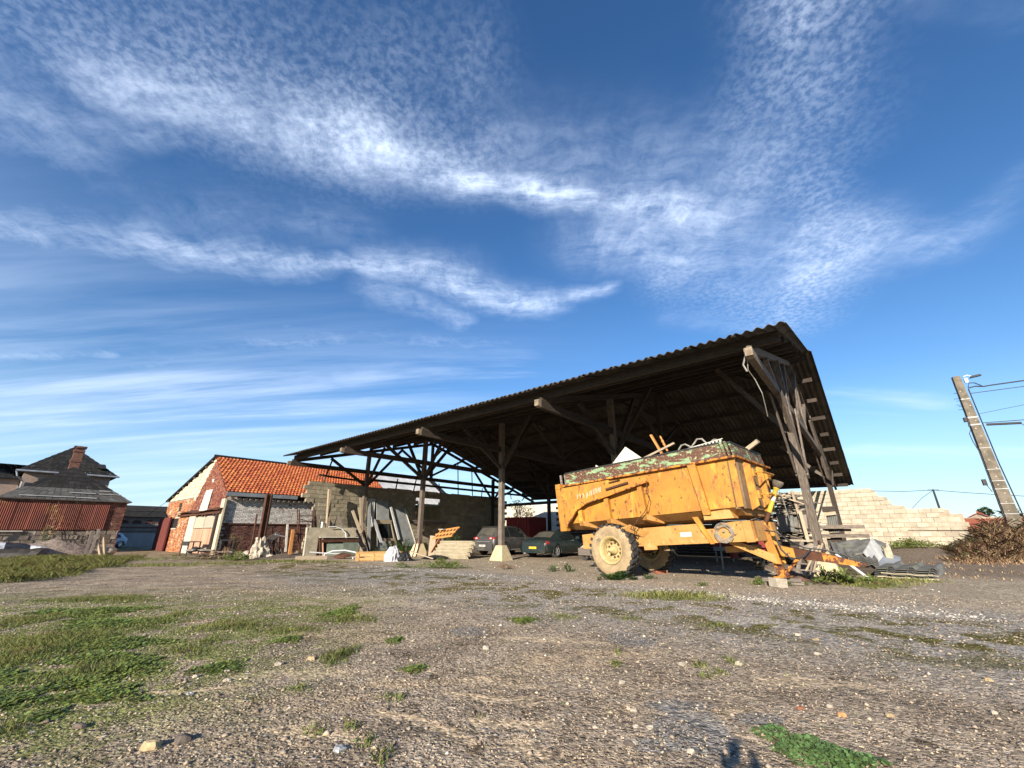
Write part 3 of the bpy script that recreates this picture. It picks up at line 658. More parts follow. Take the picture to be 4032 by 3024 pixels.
for a, b, t in steps:
    mb.hexa([(b, 19.53, -.2), (a, 19.53, -.2), (a, 19.67, -.2), (b, 19.67, -.2), (b, 19.53, t - .04), (a, 19.53, t - .04), (a, 19.67, t - .04), (b, 19.67, t - .04)])
mb.build('mortar', m_mortarp, rw)
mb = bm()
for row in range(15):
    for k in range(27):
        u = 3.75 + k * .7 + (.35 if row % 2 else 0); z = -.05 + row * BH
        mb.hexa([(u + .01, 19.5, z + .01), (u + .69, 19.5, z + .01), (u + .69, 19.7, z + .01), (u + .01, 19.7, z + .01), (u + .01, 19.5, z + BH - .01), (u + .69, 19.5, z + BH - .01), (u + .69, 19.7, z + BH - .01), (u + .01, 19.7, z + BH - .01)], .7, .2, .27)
tag(mb.build('block_courses', m_brickd, rw), None, None, kind='stuff')  # inner courses coloured as dark brick to imitate the shade inside
cr = bm(); cr.hexa([(-5.7, 19.485, 1.30), (-3.0, 19.485, 1.34), (-3.0, 19.7, 1.34), (-5.7, 19.7, 1.30), (-5.7, 19.485, 1.36), (-3.0, 19.485, 1.375), (-3.0, 19.7, 1.375), (-5.7, 19.7, 1.36)])
cr.build('dark_joint', m_darkt, rw)
# rear boundary wall behind the shed
rear = thing('boundary_wall', 'whitish rendered wall behind the shed, half in sunlight, seen past the dark car', 'wall', S(28, 24, 0))
mb = bm()
for row in range(11):
    for k in range(26):
        u = 16 + k * 1.0 + (.5 if row % 2 else 0); z = row * .4
        mb.hexa([(u + .01, 24, z + .01), (u + .99, 24, z + .01), (u + .99, 24.2, z + .01), (u + .01, 24.2, z + .01), (u + .01, 24, z + .39), (u + .99, 24, z + .39), (u + .99, 24.2, z + .39), (u + .01, 24.2, z + .39)], 1, .2, .4)
tag(mb.build('block_courses', m_rear, rear), None, None, kind='stuff')
mb = bm(); mb.hexa([(16, 24.03, 0), (42, 24.03, 0), (42, 24.17, 0), (16, 24.17, 0), (16, 24.03, 4.35), (42, 24.03, 4.35), (42, 24.17, 4.35), (16, 24.17, 4.35)]); mb.build('mortar', m_mortarp, rear)

# ------------------------------------------------------------------ brick barn
barn = thing('brick_barn', 'old brick barn with an orange tiled roof and big pink sliding door', 'barn', S(36, -7.5, 0))
VG, UC, UR, UL = -7.5, 30.7, 34.5, 45.2
ZR, ZC, ZL = 6.62, 3.95, 4.05
def gtop(u):                                   # underside of the roof at the gable
    return ZC + (ZR - ZC) * (u - UC) / (UR - UC) if u < UR else ZR + (ZL - ZR) * (u - UR) / (UL - UR)
def bricks(mb, fr_, a0, a1, zlo, zhi, skip, bl=.24, bh=.085, dep=.1, mort=.014, jit=.008, single=None):
    r_ = 0; z = zlo; done = 0
    if single:
        b1 = MB(); b1.box(((bl - mort) / 2, dep / 2, (bh - mort) / 2), (bl - mort, dep, bh - mort)); bme = b1.mesh('brick', single[0])
    while z < zhi:
        a = a0 - (bl / 2 if r_ % 2 else 0)
        while a < a1:
            s, e = max(a, a0), min(a + bl, a1)
            if e - s > .04 and not skip((s + e) / 2, z + bh / 2):
                d = R.uniform(-jit, jit)
                if single and done < single[2] and z > single[3] and e - s > bl - .001:
                    p_ = fr_(e - mort / 2, d, z); done += 1
                    place('brick', bme, single[1], Matrix.Translation(S(*p_)) @ Matrix(((-U2.x, V2.x, 0, 0), (-U2.y, V2.y, 0, 0), (0, 0, 1, 0), (0, 0, 0, 1)))); a += bl; continue
                mb.hexa([fr_(s + mort / 2, d, z), fr_(e - mort / 2, d, z), fr_(e - mort / 2, dep, z), fr_(s + mort / 2, dep, z),
                         fr_(s + mort / 2, d, z + bh - mort), fr_(e - mort / 2, d, z + bh - mort), fr_(e - mort / 2, dep, z + bh - mort), fr_(s + mort / 2, dep, z + bh - mort)], bl, dep, bh)
            a += bl
        z += bh; r_ += 1
gf = lambda a, d, z: (a, VG + d, z)
door = lambda a, z: 31.2 < a < 37.4 and z < 2.62
hatch = lambda a, z: 33.7 < a < 35.35 and 2.7 < z < 4.25
slit = lambda a, z: 40.8 < a < 41.6 and 2.95 < z < 3.66
shut = lambda a, z: 40.7 < a < 42.3 and 1.72 < z < 2.45
inner = lambda a, z: z < 6.55 - (a - UR) * .98 if a > UR else True
mb = bm(); bricks(mb, gf, UC, 38.4, 0, 6.6, lambda a, z: door(a, z) or hatch(a, z) or z > gtop(a) - .12 or not inner(a, z), single=(m_brick, barn, 290, 2.6)); tag(mb.build('red_brickwork', m_brick, barn), None, None, kind='stuff')
mb = bm(); bricks(mb, gf, 37.7, UL, 0, 3.78, lambda a, z: slit(a, z) or shut(a, z) or z > gtop(a) - .05 or (a < 39 and z > 2.62 and inner(a, z))); tag(mb.build('orange_brickwork', m_brickl, barn), None, None, kind='stuff')
mb = bm(); bricks(mb, gf, UR, UL, 2.6, 6.6, lambda a, z: z > gtop(a) - .1 or inner(a, z) or (z < 3.78 and a > 37.6), bl=.56, bh=.26, jit=.015, mort=.02); tag(mb.build('cream_blockwork', m_cream, barn), None, None, kind='stuff')
mb = bm()                                      # wall body behind the bricks
def gpoly(v, dz=.03): return [(UC + .03, v, 0), (UL - .02, v, 0), (UL - .02, v, ZL - dz), (UR, v, ZR - dz), (UC + .03, v, ZC - dz)]
mb.prism(gpoly(VG + .05, .1), tuple(Vector(S(0, .25, 0)) - Vector(S(0, 0, 0)))) if False else None
P0 = gpoly(VG + .06, .1); P1 = gpoly(VG + .3, .1)
mb.face(P0); mb.face(P1[::-1])
for q in range(5): mb.face([P0[q], P0[(q + 1) % 5], P1[(q + 1) % 5], P1[q]])
mb.build('gable_wall', m_mortar, barn)
mb = bm(); sd = lambda a, d, z: (UC + d, a, z)
bricks(mb, sd, VG, -1.2, 1.95, 3.5, lambda a, z: False, dep=.1, mort=.024, jit=.012); tag(mb.build('whitewashed_brickwork', m_brickw, barn), None, None, kind='stuff')
mb = bm(); bricks(mb, sd, VG, -1.2, 0, 1.86, lambda a, z: False, dep=.1, jit=.02); tag(mb.build('dark_brickwork', m_brickd, barn), None, None, kind='stuff')
mb = bm(); mb.hexa([(UC + .05, VG, 0), (UC + .3, VG, 0), (UC + .3, 12, 0), (UC + .05, 12, 0), (UC + .05, VG, 3.75), (UC + .3, VG, 3.75), (UC + .3, 12, 3.75), (UC + .05, 12, 3.75)]); mb.build('side_wall', m_brickd, barn)
mb = bm(); mb.beam((UC - .03, VG + .2, 1.9), (UC - .03, -1.4, 1.9), .1, .07); mb.build('ledge', m_rust, barn)
# projecting rafter feet and zinc gutter board under the tiles
for k in range(17):
    v = -7.2 + k * .36
    mb = bm(); mb.beam((UC - .34, v, 3.43), (UC + .1, v, 3.55), .11, .12); mb.build('rafter_foot', m_timber, barn)
mb = bm(); mb.hexa([(UC - .42, VG - .1, 3.62), (UC - .36, VG - .1, 3.60), (UC - .36, -3.1, 3.60), (UC - .42, -3.1, 3.62), (UC - .44, VG - .1, 3.86), (UC - .38, VG - .1, 3.88), (UC - .38, -3.1, 3.88), (UC - .44, -3.1, 3.86)], 4, .1, .2); mb.build('gutter_board', m_zinc, barn)
# clay tiles: 300 separate ones where they show, the rest as one part
def tile_mesh(cover=.30, w=.235):
    mb = MB(); n = 6
    G = [[(w * (k / n) * 1.02, y, .022 * math.cos(2 * math.pi * k / n * 1.0 + .6) + dz) for k in range(n + 1)] for y, dz in ((0, .045), (.34, .0))]
    mb.grid(G, .1, (0, 0, -.014)); return mb.mesh('roof_tile', m_tile)
tm = tile_mesh()
sl = Vector((UR - UC + .42, 0, ZR - ZC + .12)); slL = sl.length
cnt = 0; cov = .272; farm = bm()
nrow = int(slL / cov)
w = .235
tiles = []
for c_ in range(int((5.2 + 7.7) / w)):
    for r_ in range(nrow):
        v = -7.72 + c_ * w + (w / 2 if r_ % 2 else 0)
        tiles.append((v, r_))
sd_ = Vector((sl.x, 0, sl.z)).normalized(); nrm = Vector((-sd_.z, 0, sd_.x))
def troof(v, s, n_=0.):                             # point on the near roof slope: distance s up from the eave
    q = Vector((UC - .42, 0, ZC - .12)) + sd_ * s + nrm * n_
    return S(q.x, v, q.z)
for v, r_ in tiles:
    if v < -4.35 and cnt < 298:
        p0 = troof(v, r_ * cov, .05 + R.uniform(-.006, .006)); M = basis(p0, S(0, v + w, 0) - S(0, v, 0), troof(v, 1) - troof(v, 0))
        place('roof_tile', tm, barn, M @ Matrix.Rotation(R.uniform(-.025, .025), 4, 'Z')); cnt += 1
    else:
        n = 4
        for q in range(1):
            for k in range(n):
                ps = []
                for kk, yy, dz in ((k, 0, .045), (k + 1, 0, .045), (k + 1, .32, 0), (k, .32, 0)):
                    t_ = kk / n; p = troof(v + w - w * t_ * 1.02, r_ * cov + yy, .05 + .028 * math.cos(2 * math.pi * t_ + .6) + dz); ps.append(len(farm.v)); farm.v.append(p)
                farm.idx(ps)
            ps = []
            for kk, nn in ((0, .075), (n, .075), (n, .03), (0, .03)):
                p = troof(v + w - w * kk / n, r_ * cov, nn); ps.append(len(farm.v)); farm.v.append(p)
            farm.idx(ps)
tag(farm.build('roof_tiles', m_tile, barn), None, None, kind='stuff')
mb = bm()                                           # roof boarding under the tiles and the long rear slope
mb.v += [troof(-7.55, .02, .0), troof(13, .02, 0), troof(13, slL, 0), troof(-7.55, slL, 0), troof(-7.55, .02, -.08), troof(13, .02, -.08), troof(13, slL, -.08), troof(-7.55, slL, -.08)]
for f in ((0, 1, 2, 3), (7, 6, 5, 4), (0, 4, 5, 1), (2, 6, 7, 3), (1, 5, 6, 2), (0, 3, 7, 4)): mb.idx(list(f))
mb.hexa([(UR, VG - .18, ZR - .06), (UL + .35, VG - .18, ZL - .16), (UL + .35, 13, ZL - .16), (UR, 13, ZR - .06), (UR, VG - .18, ZR + .08), (UL + .35, VG - .18, ZL - .04), (UL + .35, 13, ZL - .04), (UR, 13, ZR + .08)])
mb.build('roof_slope', m_slate, barn)
for k in range(9):
    u = UR + .6 + k * 1.25; zz_ = ZR + (ZL - ZR) * (u - UR) / (UL - UR)
    mb = bm(); mb.beam((u, VG - .14, zz_ - .13), (u, VG + .2, zz_ - .13), .09, .12); mb.build('purlin_end', m_timber, barn)
mb = bm()
for k in range(34):
    v = -7.7 + k * .4; mb.grid([[(UR + .16 * math.cos(t), vv, ZR + .02 + .13 * math.sin(t)) for vv in (v, v + .39)] for t in (0, .8, 1.57, 2.35, 3.14)], .1)
mb.build('ridge_tiles', m_slate, barn)
mst = corr_mesh('metal_sheet', 1.0, slL + .1, 5, .02, m_zincr)
for k in range(7):
    M = basis(troof(5.1 + k * .98, -.05, .06), S(0, 1, 0) - S(0, 0, 0), troof(0, 1) - troof(0, 0)); place('metal_sheet', mst, barn, M)
# gable openings
mb = bm(); mb.box((0, 0, 0), (0, 0, 0)) if False else None
def panel(name, m_, a0, a1, z0, z1, v=VG - .05, t=.05, par=barn, a0t=None, a1t=None):
    mb = bm(); a0t = a0 if a0t is None else a0t; a1t = a1 if a1t is None else a1t
    mb.hexa([(a0, v, z0), (a1, v, z0), (a1, v + t, z0), (a0, v + t, z0), (a0t, v, z1), (a1t, v, z1), (a1t, v + t, z1), (a0t, v + t, z1)], abs(a1 - a0), t, z1 - z0)
    return mb.build(name, m_, par)
panel('opening', m_black, 31.3, 37.3, 0, 2.6, VG + .04, .03)
sdoor = panel('sliding_door', m_door, 31.25, 35.7, .06, 1.62, VG - .12, .06)
panel('door_pane', m_rough, 31.3, 33.45, 1.66, 2.42, VG - .115, .04, sdoor); panel('door_pane', m_rough, 33.55, 35.75, 1.66, 2.42, VG - .115, .04, sdoor)
for a in (31.25, 33.5, 35.72): panel('door_stile', m_plank, a - .04, a + .05, 1.6, 2.5, VG - .135, .03, sdoor)
for a in (31.9, 33.4, 34.6): panel('door_seam', m_rust, a, a + .03, .1, 1.62, VG - .126, .02, sdoor)
panel('cream_strip', m_cream, 35.85, 37.5, -.02, 2.52, VG - .07, .07)
panel('door_post', m_darkt, 30.98, 31.22, 0, 2.62, VG - .2, .15)
mb = bm(); mb.grid([[(30.5 + q * 1.0, VG - dv, 2.78 + dz + .05 * math.sin(q * 1.1) - .012 * q * 0) for q in range(11)] for dv, dz in ((.0, .12), (.35, .0))], .3, (0, 0, -.05)); mb.build('canopy', m_rust, barn)
mb = bm(); mb.beam((30.6, VG - .14, 2.6), (40.3, VG - .14, 2.6), .1, .14); rail = mb.build('door_rail', m_rust, barn)
for a in (31.6, 33.3, 34.0, 35.3):
    mb = MB(); mb.lathe(S(a, VG - .2, 2.48), S(0, -1, 0) - S(0, 0, 0), [(-.03, .0), (-.03, .1), (.03, .1), (.03, 0)], 10); mb.build('roller', m_rust, rail)
for k in range(5):                                  # crooked white boards over the loft hatch
    z0_ = 2.82 + k * .285; sh = (4 - k) * .12 - .1
    panel('hatch_board', m_white, 33.65 + sh * .35, 35.2 + sh, z0_, z0_ + .27, VG - .07 - .01 * (k % 2), .03, barn, 33.62 + sh * .3, 35.2 + sh - .1)
panel('white_plaque', m_white, 33.95, 34.3, 4.75, 4.98, VG - .03, .03)
panel('slit_opening', m_black, 40.8, 41.6, 2.95, 3.66, VG + .045, .01)
panel('window_opening', m_black, 40.7, 42.3, 1.72, 2.45, VG + .045, .01); panel('window_sill', m_blockp, 40.6, 42.0, 1.62, 1.72, VG - .06, .1); panel('lintel', m_blockp, 40.4, 41.6, 2.45, 2.55, VG - .03, .08)
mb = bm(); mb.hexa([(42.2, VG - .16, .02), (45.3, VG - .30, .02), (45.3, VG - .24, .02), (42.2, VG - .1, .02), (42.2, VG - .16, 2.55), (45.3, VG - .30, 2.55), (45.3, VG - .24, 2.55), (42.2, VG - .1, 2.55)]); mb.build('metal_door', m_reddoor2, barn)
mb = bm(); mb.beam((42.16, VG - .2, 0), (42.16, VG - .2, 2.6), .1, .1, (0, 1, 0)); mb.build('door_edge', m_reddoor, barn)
panel('pilaster', m_cream, UC - .2, UC + .42, 0, 3.45, VG - .06, .12)
for k in range(14):                                 # toothed corner bricks on the side face
    mb = bm(); z = .15 + k * .2; mb.hexa([(UC - .16, VG + .062, z), (UC + .05, VG + .062, z), (UC + .05, VG + .2 + .12 * (k % 2), z), (UC - .10, VG + .2 + .12 * (k % 2), z), (UC - .16, VG + .062, z + .11), (UC + .05, VG + .062, z + .11), (UC + .05, VG + .2 + .12 * (k % 2), z + .11), (UC - .10, VG + .2 + .12 * (k % 2), z + .11)]); mb.build('corner_brick', m_concg, barn)
mb = bm(); mb.tube([(45.5, VG - .1, 3.95), (47.0, VG - .4, 3.4), (48.4, VG - .6, 2.95)], .018, 5); solo(mb, 'overhead_wire', m_cable, 'short sagging wire tied to the left eave of the brick barn', 'wire')

# ------------------------------------------------------------------ house on the left and buildings down the lane
house = thing('farm_house', 'brick farmhouse with stacked hipped slate roofs and a leaning brick chimney', 'house', S(46, -14, 0))
UH = 43.4
mb = bm(); mb.hexa([(UH + .06, -17.6, 0), (49, -17.6, 0), (49, -10.5, 0), (UH + .06, -10.5, 0), (UH + .06, -17.6, 3.6), (49, -17.6, 3.6), (49, -10.5, 3.6), (UH + .06, -10.5, 3.6)]); mb.build('wall', m_mortar, house)
hf = lambda a, d, z: (UH + d, a, z)
mb = bm(); bricks(mb, hf, -17.6, -10.5, 1.5, 3.55, lambda a, z: a < -11.5 and 1.75 < z < 3.3, dep=.1, jit=.015); tag(mb.build('brickwork', m_brickd, house), None, None, kind='stuff')
mb = bm(); bricks(mb, lambda a, d, z: (a, -10.5 - d + .06, z), UH, 48.9, 0, 3.55, lambda a, z: False, dep=.08, jit=.012); tag(mb.build('side_brickwork', m_brick, house), None, None, kind='stuff')
ns = 0
for row in range(5):                                # rough stone base course by course
    a = -17.6 - R.random() * .3
    while a < -10.6:
        L = R.uniform(.4, .85); z = row * .31
        mb = MB(S); d = R.uniform(-.05, .03); j = lambda: R.uniform(-.025, .025)
        e = min(a + L, -10.5)
        mb.hexa([(UH + d + j(), a + .02 + j(), z + .015), (UH + d + j(), e - .02 + j(), z + .015), (UH + .2, e - .02, z + .015), (UH + .2, a + .02, z + .015),
                 (UH + d + j(), a + .02 + j(), z + .29 + j() * .5), (UH + d + j(), e - .02 + j(), z + .29 + j() * .5), (UH + .2, e - .02, z + .29), (UH + .2, a + .02, z + .29)], L, .2, .3)
        mb.build('stone', m_stone, house); a += L
def hip(name, m_, ua, ub, va, vb, ze, za, ap0, ap1, ov=.3, step=.28, th=.05, mlow=None, lowz=None):
    """hipped roof made of overlapping slate courses, with geometry for each course; ap0, ap1 = ridge ends (u, v)"""
    E = [(ua - ov, va - ov), (ub + ov, va - ov), (ub + ov, vb + ov), (ua - ov, vb + ov)]
    T = [ap0, ap1, ap1, ap0]
    n = max(3, int((za - ze) / step)); mbs = {m_: bm()}
    if mlow: mbs[mlow] = bm()
    for f in range(4):
        g = (f + 1) % 4
        for k in range(n):
            t0, t1 = k / n, (k + 1) / n
            L = lambda p, q, t: (p[0] + (q[0] - p[0]) * t, p[1] + (q[1] - p[1]) * t)
            a0, b0, a1, b1 = L(E[f], T[f], t0), L(E[g], T[g], t0), L(E[f], T[f], t1), L(E[g], T[g], t1)
            z0_, z1_ = ze + (za - ze) * t0, ze + (za - ze) * t1
            mb = mbs[mlow] if mlow and z0_ < lowz else mbs[m_]
            nn = max(1, int(math.dist(a0, b0) / .35))
            for q in range(nn):
                s0, s1 = q / nn, (q + 1) / nn - .004; dz = R.uniform(0, .02) + .03
                mb.face([(*L(a0, b0, s0), z0_ + dz), (*L(a0, b0, s1), z0_ + dz), (*L(a1, b1, s1), z1_ + .005), (*L(a1, b1, s0), z1_ + .005)])
            mb.face([(*a0, z0_ - .02), (*b0, z0_ - .02), (*b0, z0_ + .05), (*a0, z0_ + .05)])
    mb = mbs[mlow] if mlow else mbs[m_]
    mb.face([(*E[0], ze - .02), (*E[3], ze - .02), (*E[2], ze - .02), (*E[1], ze - .02)])
    for mm, b in mbs.items():
        if b.f: tag(b.build(name, mm, house), None, None, kind='stuff')
hip('roof_slates', m_slate, UH, 49.2, -16.9, -10.5, 3.62, 6.3, (46.2, -13.9), (46.6, -13.8), ov=.28, mlow=m_slateg, lowz=4.5)
for (z0_, a0, a1) in ((3.78, -16.2, -13.5), (3.76, -13.4, -12.3), (4.12, -13.8, -12.4), (4.1, -12.2, -10.9), (4.35, -12.2, -11.6)):
    uu = UH - .28 + (z0_ - 3.62) / 2.68 * 3.08
    mb = bm(); mb.beam((uu - .03, a0, z0_ + .08), (uu - .03, a1, z0_ + .08), .1, .05); mb.build('zinc_strip', m_zincr, house)
mb = bm(); mb.hexa([(46.6, -14.15, 5.4), (47.1, -14.15, 5.4), (47.1, -13.6, 5.4), (46.6, -13.6, 5.4), (46.6, -14.15, 8.0), (47.1, -14.15, 8.0), (47.1, -13.6, 8.0), (46.6, -13.6, 8.0)])
ch = mb.build('chimney', mat('brown_brick', (.19, .095, .065), (.12, .062, .045), scale=7, rough=.95, bump=.4), house)
mb = bm()
for z_, o_ in ((6.75, .05), (7.55, .06), (7.85, .1)):
    mb.hexa([(46.6 - o_, -14.15 - o_, z_), (47.1 + o_, -14.15 - o_, z_), (47.1 + o_, -13.6 + o_, z_), (46.6 - o_, -13.6 + o_, z_), (46.6 - o_, -14.15 - o_, z_ + .16), (47.1 + o_, -14.15 - o_, z_ + .16), (47.1 + o_, -13.6 + o_, z_ + .16), (46.6 - o_, -13.6 + o_, z_ + .16)])
mb.build('chimney_band', m_brickd, ch)
mb = bm(); mb.hexa([(50.5, -16.3, 0), (55.6, -16.3, 0), (55.6, -11.1, 0), (50.5, -11.1, 0), (50.5, -16.3, 6.15), (55.6, -16.3, 6.15), (55.6, -11.1, 6.15), (50.5, -11.1, 6.15)]); mb.build('upper_wall', m_farwall, house)
hip('upper_roof', m_slate, 50.5, 55.6, -16.3, -11.1, 6.15, 8.75, (52.8, -13.9), (53.6, -13.6), ov=.45)
mb = bm(); mb.hexa([(51, -24, 0), (58, -24, 0), (58, -16.35, 0), (51, -16.35, 0), (51, -24, 5.5), (58, -24, 5.5), (58, -16.35, 5.5), (51, -16.35, 5.5)]); mb.build('wing_wall', m_farwall, house)
hip('wing_roof', m_slate, 51, 58, -24, -15.6, 5.5, 7.0, (54.5, -23), (54.5, -16.2), ov=.35)
mb = bm(); mb.tube([(50.05, -16.75, 6.1), (50.05, -16.6, 5.7), (50.4, -16.2, 5.3), (50.42, -16.2, 3.2)], .06, 7); mb.tube([(50.0, -16.8, 6.12), (50.0, -10.6, 6.12)], .08, 7); mb.build('gutter_pipe', m_zinc, house)
mb = bm(); mb.hexa([(50.44, -12.2, 6.75), (50.44, -11.6, 6.75), (50.9, -11.7, 7.1), (50.9, -12.15, 7.1), (50.3, -12.2, 6.8), (50.3, -11.6, 6.8), (50.75, -11.7, 7.2), (50.75, -12.15, 7.2)]); mb.build('skylight', m_black, house)
csh = corr_mesh('cladding_sheet', .95, 1.78, 8, .022, m_redsheet, seg=6)
for k in range(8):                                  # rusty sheets hung over the middle of the wall
    v = -17.7 + k * .79
    M = basis(S(UH - .06 - .018 * (k % 2), v + .79, 1.6), S(0, 0, 0) - S(0, 1, 0), Vector((0, 0, 1))); place('cladding_sheet', csh, house, M @ Matrix.Diagonal((.85, 1 + R.uniform(-.01, .02), 1, 1)))
mb = bm(); mb.beam((UH - .12, -17.6, 1.5), (UH - .12, -15.4, 1.5), .14, .06); mb.build('white_ledge', m_white, house)

far_b = thing('brick_outbuilding', 'long low brick outbuilding with a dark slate roof at the end of the lane', 'building', S(60, -6, 0))
mb = bm(); mb.hexa([(60, -16, 0), (65, -16, 0), (65, 4, 0), (60, 4, 0), (60, -16, 1.55), (65, -16, 1.55), (65, 4, 1.55), (60, 4, 1.55)]); mb.build('lower_wall', m_fargrey, far_b)
mb = bm(); mb.hexa([(60.03, -16, 1.55), (65, -16, 1.55), (65, 4, 1.55), (60.03, 4, 1.55), (60.03, -16, 3.05), (65, -16, 3.05), (65, 4, 3.05), (60.03, 4, 3.05)]); mb.build('upper_wall', m_farwall, far_b)
for z_, h_ in ((1.52, .07), (1.98, .05)):
    mb = bm(); mb.beam((59.97, -16, z_), (59.97, 4, z_), .1, h_); mb.build('string_course', m_brickd, far_b)
for k in range(9):
    a = -9.4 + k * 1.08
    mb = bm(); pts = [(59.99, a, 2.35)] + [(59.99, a + .38 - .38 * math.cos(t), 2.42 + .26 * math.sin(t)) for t in [math.pi * q / 8 for q in range(9)]] + [(59.99, a + .76, 2.35)]
    mb.prism(pts, tuple((S(.1, 0, 0) - S(0, 0, 0)))) if False else mb.face(pts)
    b2 = bm()
    G = [[(59.97, a + .38 - rr * math.cos(t), 2.42 + rr * .7 * math.sin(t)) for t in [math.pi * q / 8 for q in range(9)]] for rr in (.36, .44)]
    b2.grid(G, .2, tuple(S(.06, 0, 0) - S(0, 0, 0)) if False else None); b2.build('brick_arch', m_brickd, far_b)
    mb.build('blind_window', m_brickd, far_b)
for q, (z0_, z1_) in enumerate(((3.05, 3.62), (3.66, 4.27))):
    mb = bm(); mb.hexa([(59.6 + q * .85, -16.3, z0_), (60.45 + q * .85 + 2, -16.3, z0_ + .0), (60.45 + q * .85 + 2, 4.3, z0_), (59.6 + q * .85, 4.3, z0_), (60.4 + q * .85, -16.3, z1_), (62.2 + q * .4, -16.3, z1_), (62.2 + q * .4, 4.3, z1_), (60.4 + q * .85, 4.3, z1_)])
    mb.build('roof', m_slate, far_b)
# ------------------------------------------------------------------ the tipping trailer, in its own tilted frame (x to the drawbar, y to the far side, z up, origin at the near tyre's hub)
TA, TT = rad(135.05), rad(3.43)
ta = Vector((math.sin(TA) * math.cos(TT), math.cos(TA) * math.cos(TT), math.sin(TT))); tb = Vector((-math.cos(TA), math.sin(TA), 0)); tc = tb.cross(ta); tc = tc if tc.z > 0 else -tc
T0 = Vector((3.01, 13.55, .70)); WS = 1.1; WZ = .085
def TF(x, y, z): return T0 + ta * x + tb * y + tc * z
def TV(x, y, z): return ta * x + tb * y + tc * z
def tm_(): return MB(TF)
trl = thing('tipping_trailer', 'rusty yellow tipping trailer with green top boards standing before the shed', 'trailer', TF(1, 1.4, -.7))
def hx(mb, x0, x1, y0, y1, z0, z1, dx0=0, dx1=0):   # dx: shift of the top edge at each end
    return mb.hexa([(x0, y0, z0), (x1, y0, z0), (x1, y1, z0), (x0, y1, z0), (x0 + dx0, y0, z1), (x1 + dx1, y0, z1), (x1 + dx1, y1, z1), (x0 + dx0, y1, z1)], abs(x1 - x0), abs(y1 - y0), abs(z1 - z0))
YS, YF, XR, XF = .10, 2.95, -1.72, 4.02
H0, H1 = .97, 2.2
for nm, y0, y1 in (('side_panel', YS, YS + .04), ('side_panel', YF - .04, YF)):
    mb = tm_(); hx(mb, XR, XF, y0, y1, H0, H1, 0, .06); mb.build(nm, m_yel, trl)
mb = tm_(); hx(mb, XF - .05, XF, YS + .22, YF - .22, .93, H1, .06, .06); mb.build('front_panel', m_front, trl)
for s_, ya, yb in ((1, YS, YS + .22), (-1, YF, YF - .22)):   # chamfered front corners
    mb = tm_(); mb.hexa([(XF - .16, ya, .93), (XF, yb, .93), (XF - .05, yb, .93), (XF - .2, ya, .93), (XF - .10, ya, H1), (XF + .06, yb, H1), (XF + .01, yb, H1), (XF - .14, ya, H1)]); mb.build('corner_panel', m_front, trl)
mb = tm_(); hx(mb, XR, XR + .05, YS, YF, .8, H1); mb.build('tailgate', m_yel2, trl)
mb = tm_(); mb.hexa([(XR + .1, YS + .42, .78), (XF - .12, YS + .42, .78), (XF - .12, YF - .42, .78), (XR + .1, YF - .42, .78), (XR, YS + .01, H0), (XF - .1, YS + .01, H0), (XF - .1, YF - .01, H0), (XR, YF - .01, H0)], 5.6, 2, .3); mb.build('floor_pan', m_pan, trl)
mb = tm_(); hx(mb, XR - .02, XF + .12, YS - .14, YS + .06, H1, H1 + .05, 0, .0); hx(mb, XF + .04, XF + .16, YS - .04, YF + .12, H1, H1 + .045); hx(mb, XR - .02, XF + .12, YF - .06, YF + .06, H1, H1 + .05); mb.build('top_rim', m_rusty, trl)
# green boards above
g = tm_(); hx(g, XR + .2, XF - .18, YS + .02, YS + .06, H1 + .06, H1 + .45, -.02, -.08); gs = g.build('top_board', m_green, trl)
g = tm_(); hx(g, XR + .16, XF - .1, YS - .0, YS + .08, H1 + .45, H1 + .49, 0, 0); g.build('board_edge', m_black, gs)
g = tm_(); hx(g, XF + .02, XF + .07, YS + .12, YF - .02, H1 + .05, H1 + .43, -.06, -.06); gs = g.build('top_board', m_green, trl)
g = tm_(); hx(g, XF - .06, XF + .03, YS + .08, YF - .0, H1 + .43, H1 + .47); g.build('board_edge', m_black, gs)
g = tm_(); hx(g, XR + .2, XF - .18, YF - .08, YF - .04, H1 + .06, H1 + .43); g.build('top_board', m_green, trl)
for x, w in ((XF - .17, .07), (XF - .06, .05)):
    g = tm_(); g.hexa([(x, YS - .02, H1 + .05), (x + w, YS - .02, H1 + .05), (x + w, YS + .1, H1 + .05), (x, YS + .1, H1 + .05), (x - .06, YS, H1 + .48), (x + w - .06, YS, H1 + .48), (x + w - .06, YS + .12, H1 + .48), (x - .06, YS + .12, H1 + .48)]); g.build('corner_stake', m_green, trl)
for x in (XR - .05, XR + .14):
    g = tm_(); hx(g, x, x + .06, YS, YS + .06, H1 + .02, H1 + .44, -.02, -.02); g.build('rear_stake', m_greyplank, trl)
# big gusset plate standing proud of the side, its lower edge a cranked line
yp = YS - .21
pl = [(XR + .03, yp, 2.14), (XR + .22, yp, .86), (-1.05, yp, 1.36), (-.62, yp, 1.545), (1.65, yp, 1.93), (1.62, yp, 2.02), (1.42, yp, 2.09), (.35, yp, 2.12), (.3, yp, 2.16)]
mb = tm_(); mb.prism(pl, (0, .06, 0)); plate = mb.build('gusset_plate', m_yel, trl)
mb = tm_(); mb.beam((-1.05, yp - .005, 1.34), (-.62, yp - .005, 1.53), .07, .03); mb.beam((-.62, yp - .005, 1.53), (1.66, yp - .005, 1.915), .07, .03); mb.beam((XR + .24, yp - .005, .87), (-1.05, yp - .005, 1.34), .07, .03); mb.build('plate_edge', m_rusty, plate)
mb = tm_(); hx(mb, XR - .06, XR + .2, YS - .22, YS - .02, .74, 2.2, -.08, -.06); mb.build('rear_post', m_yel, trl)
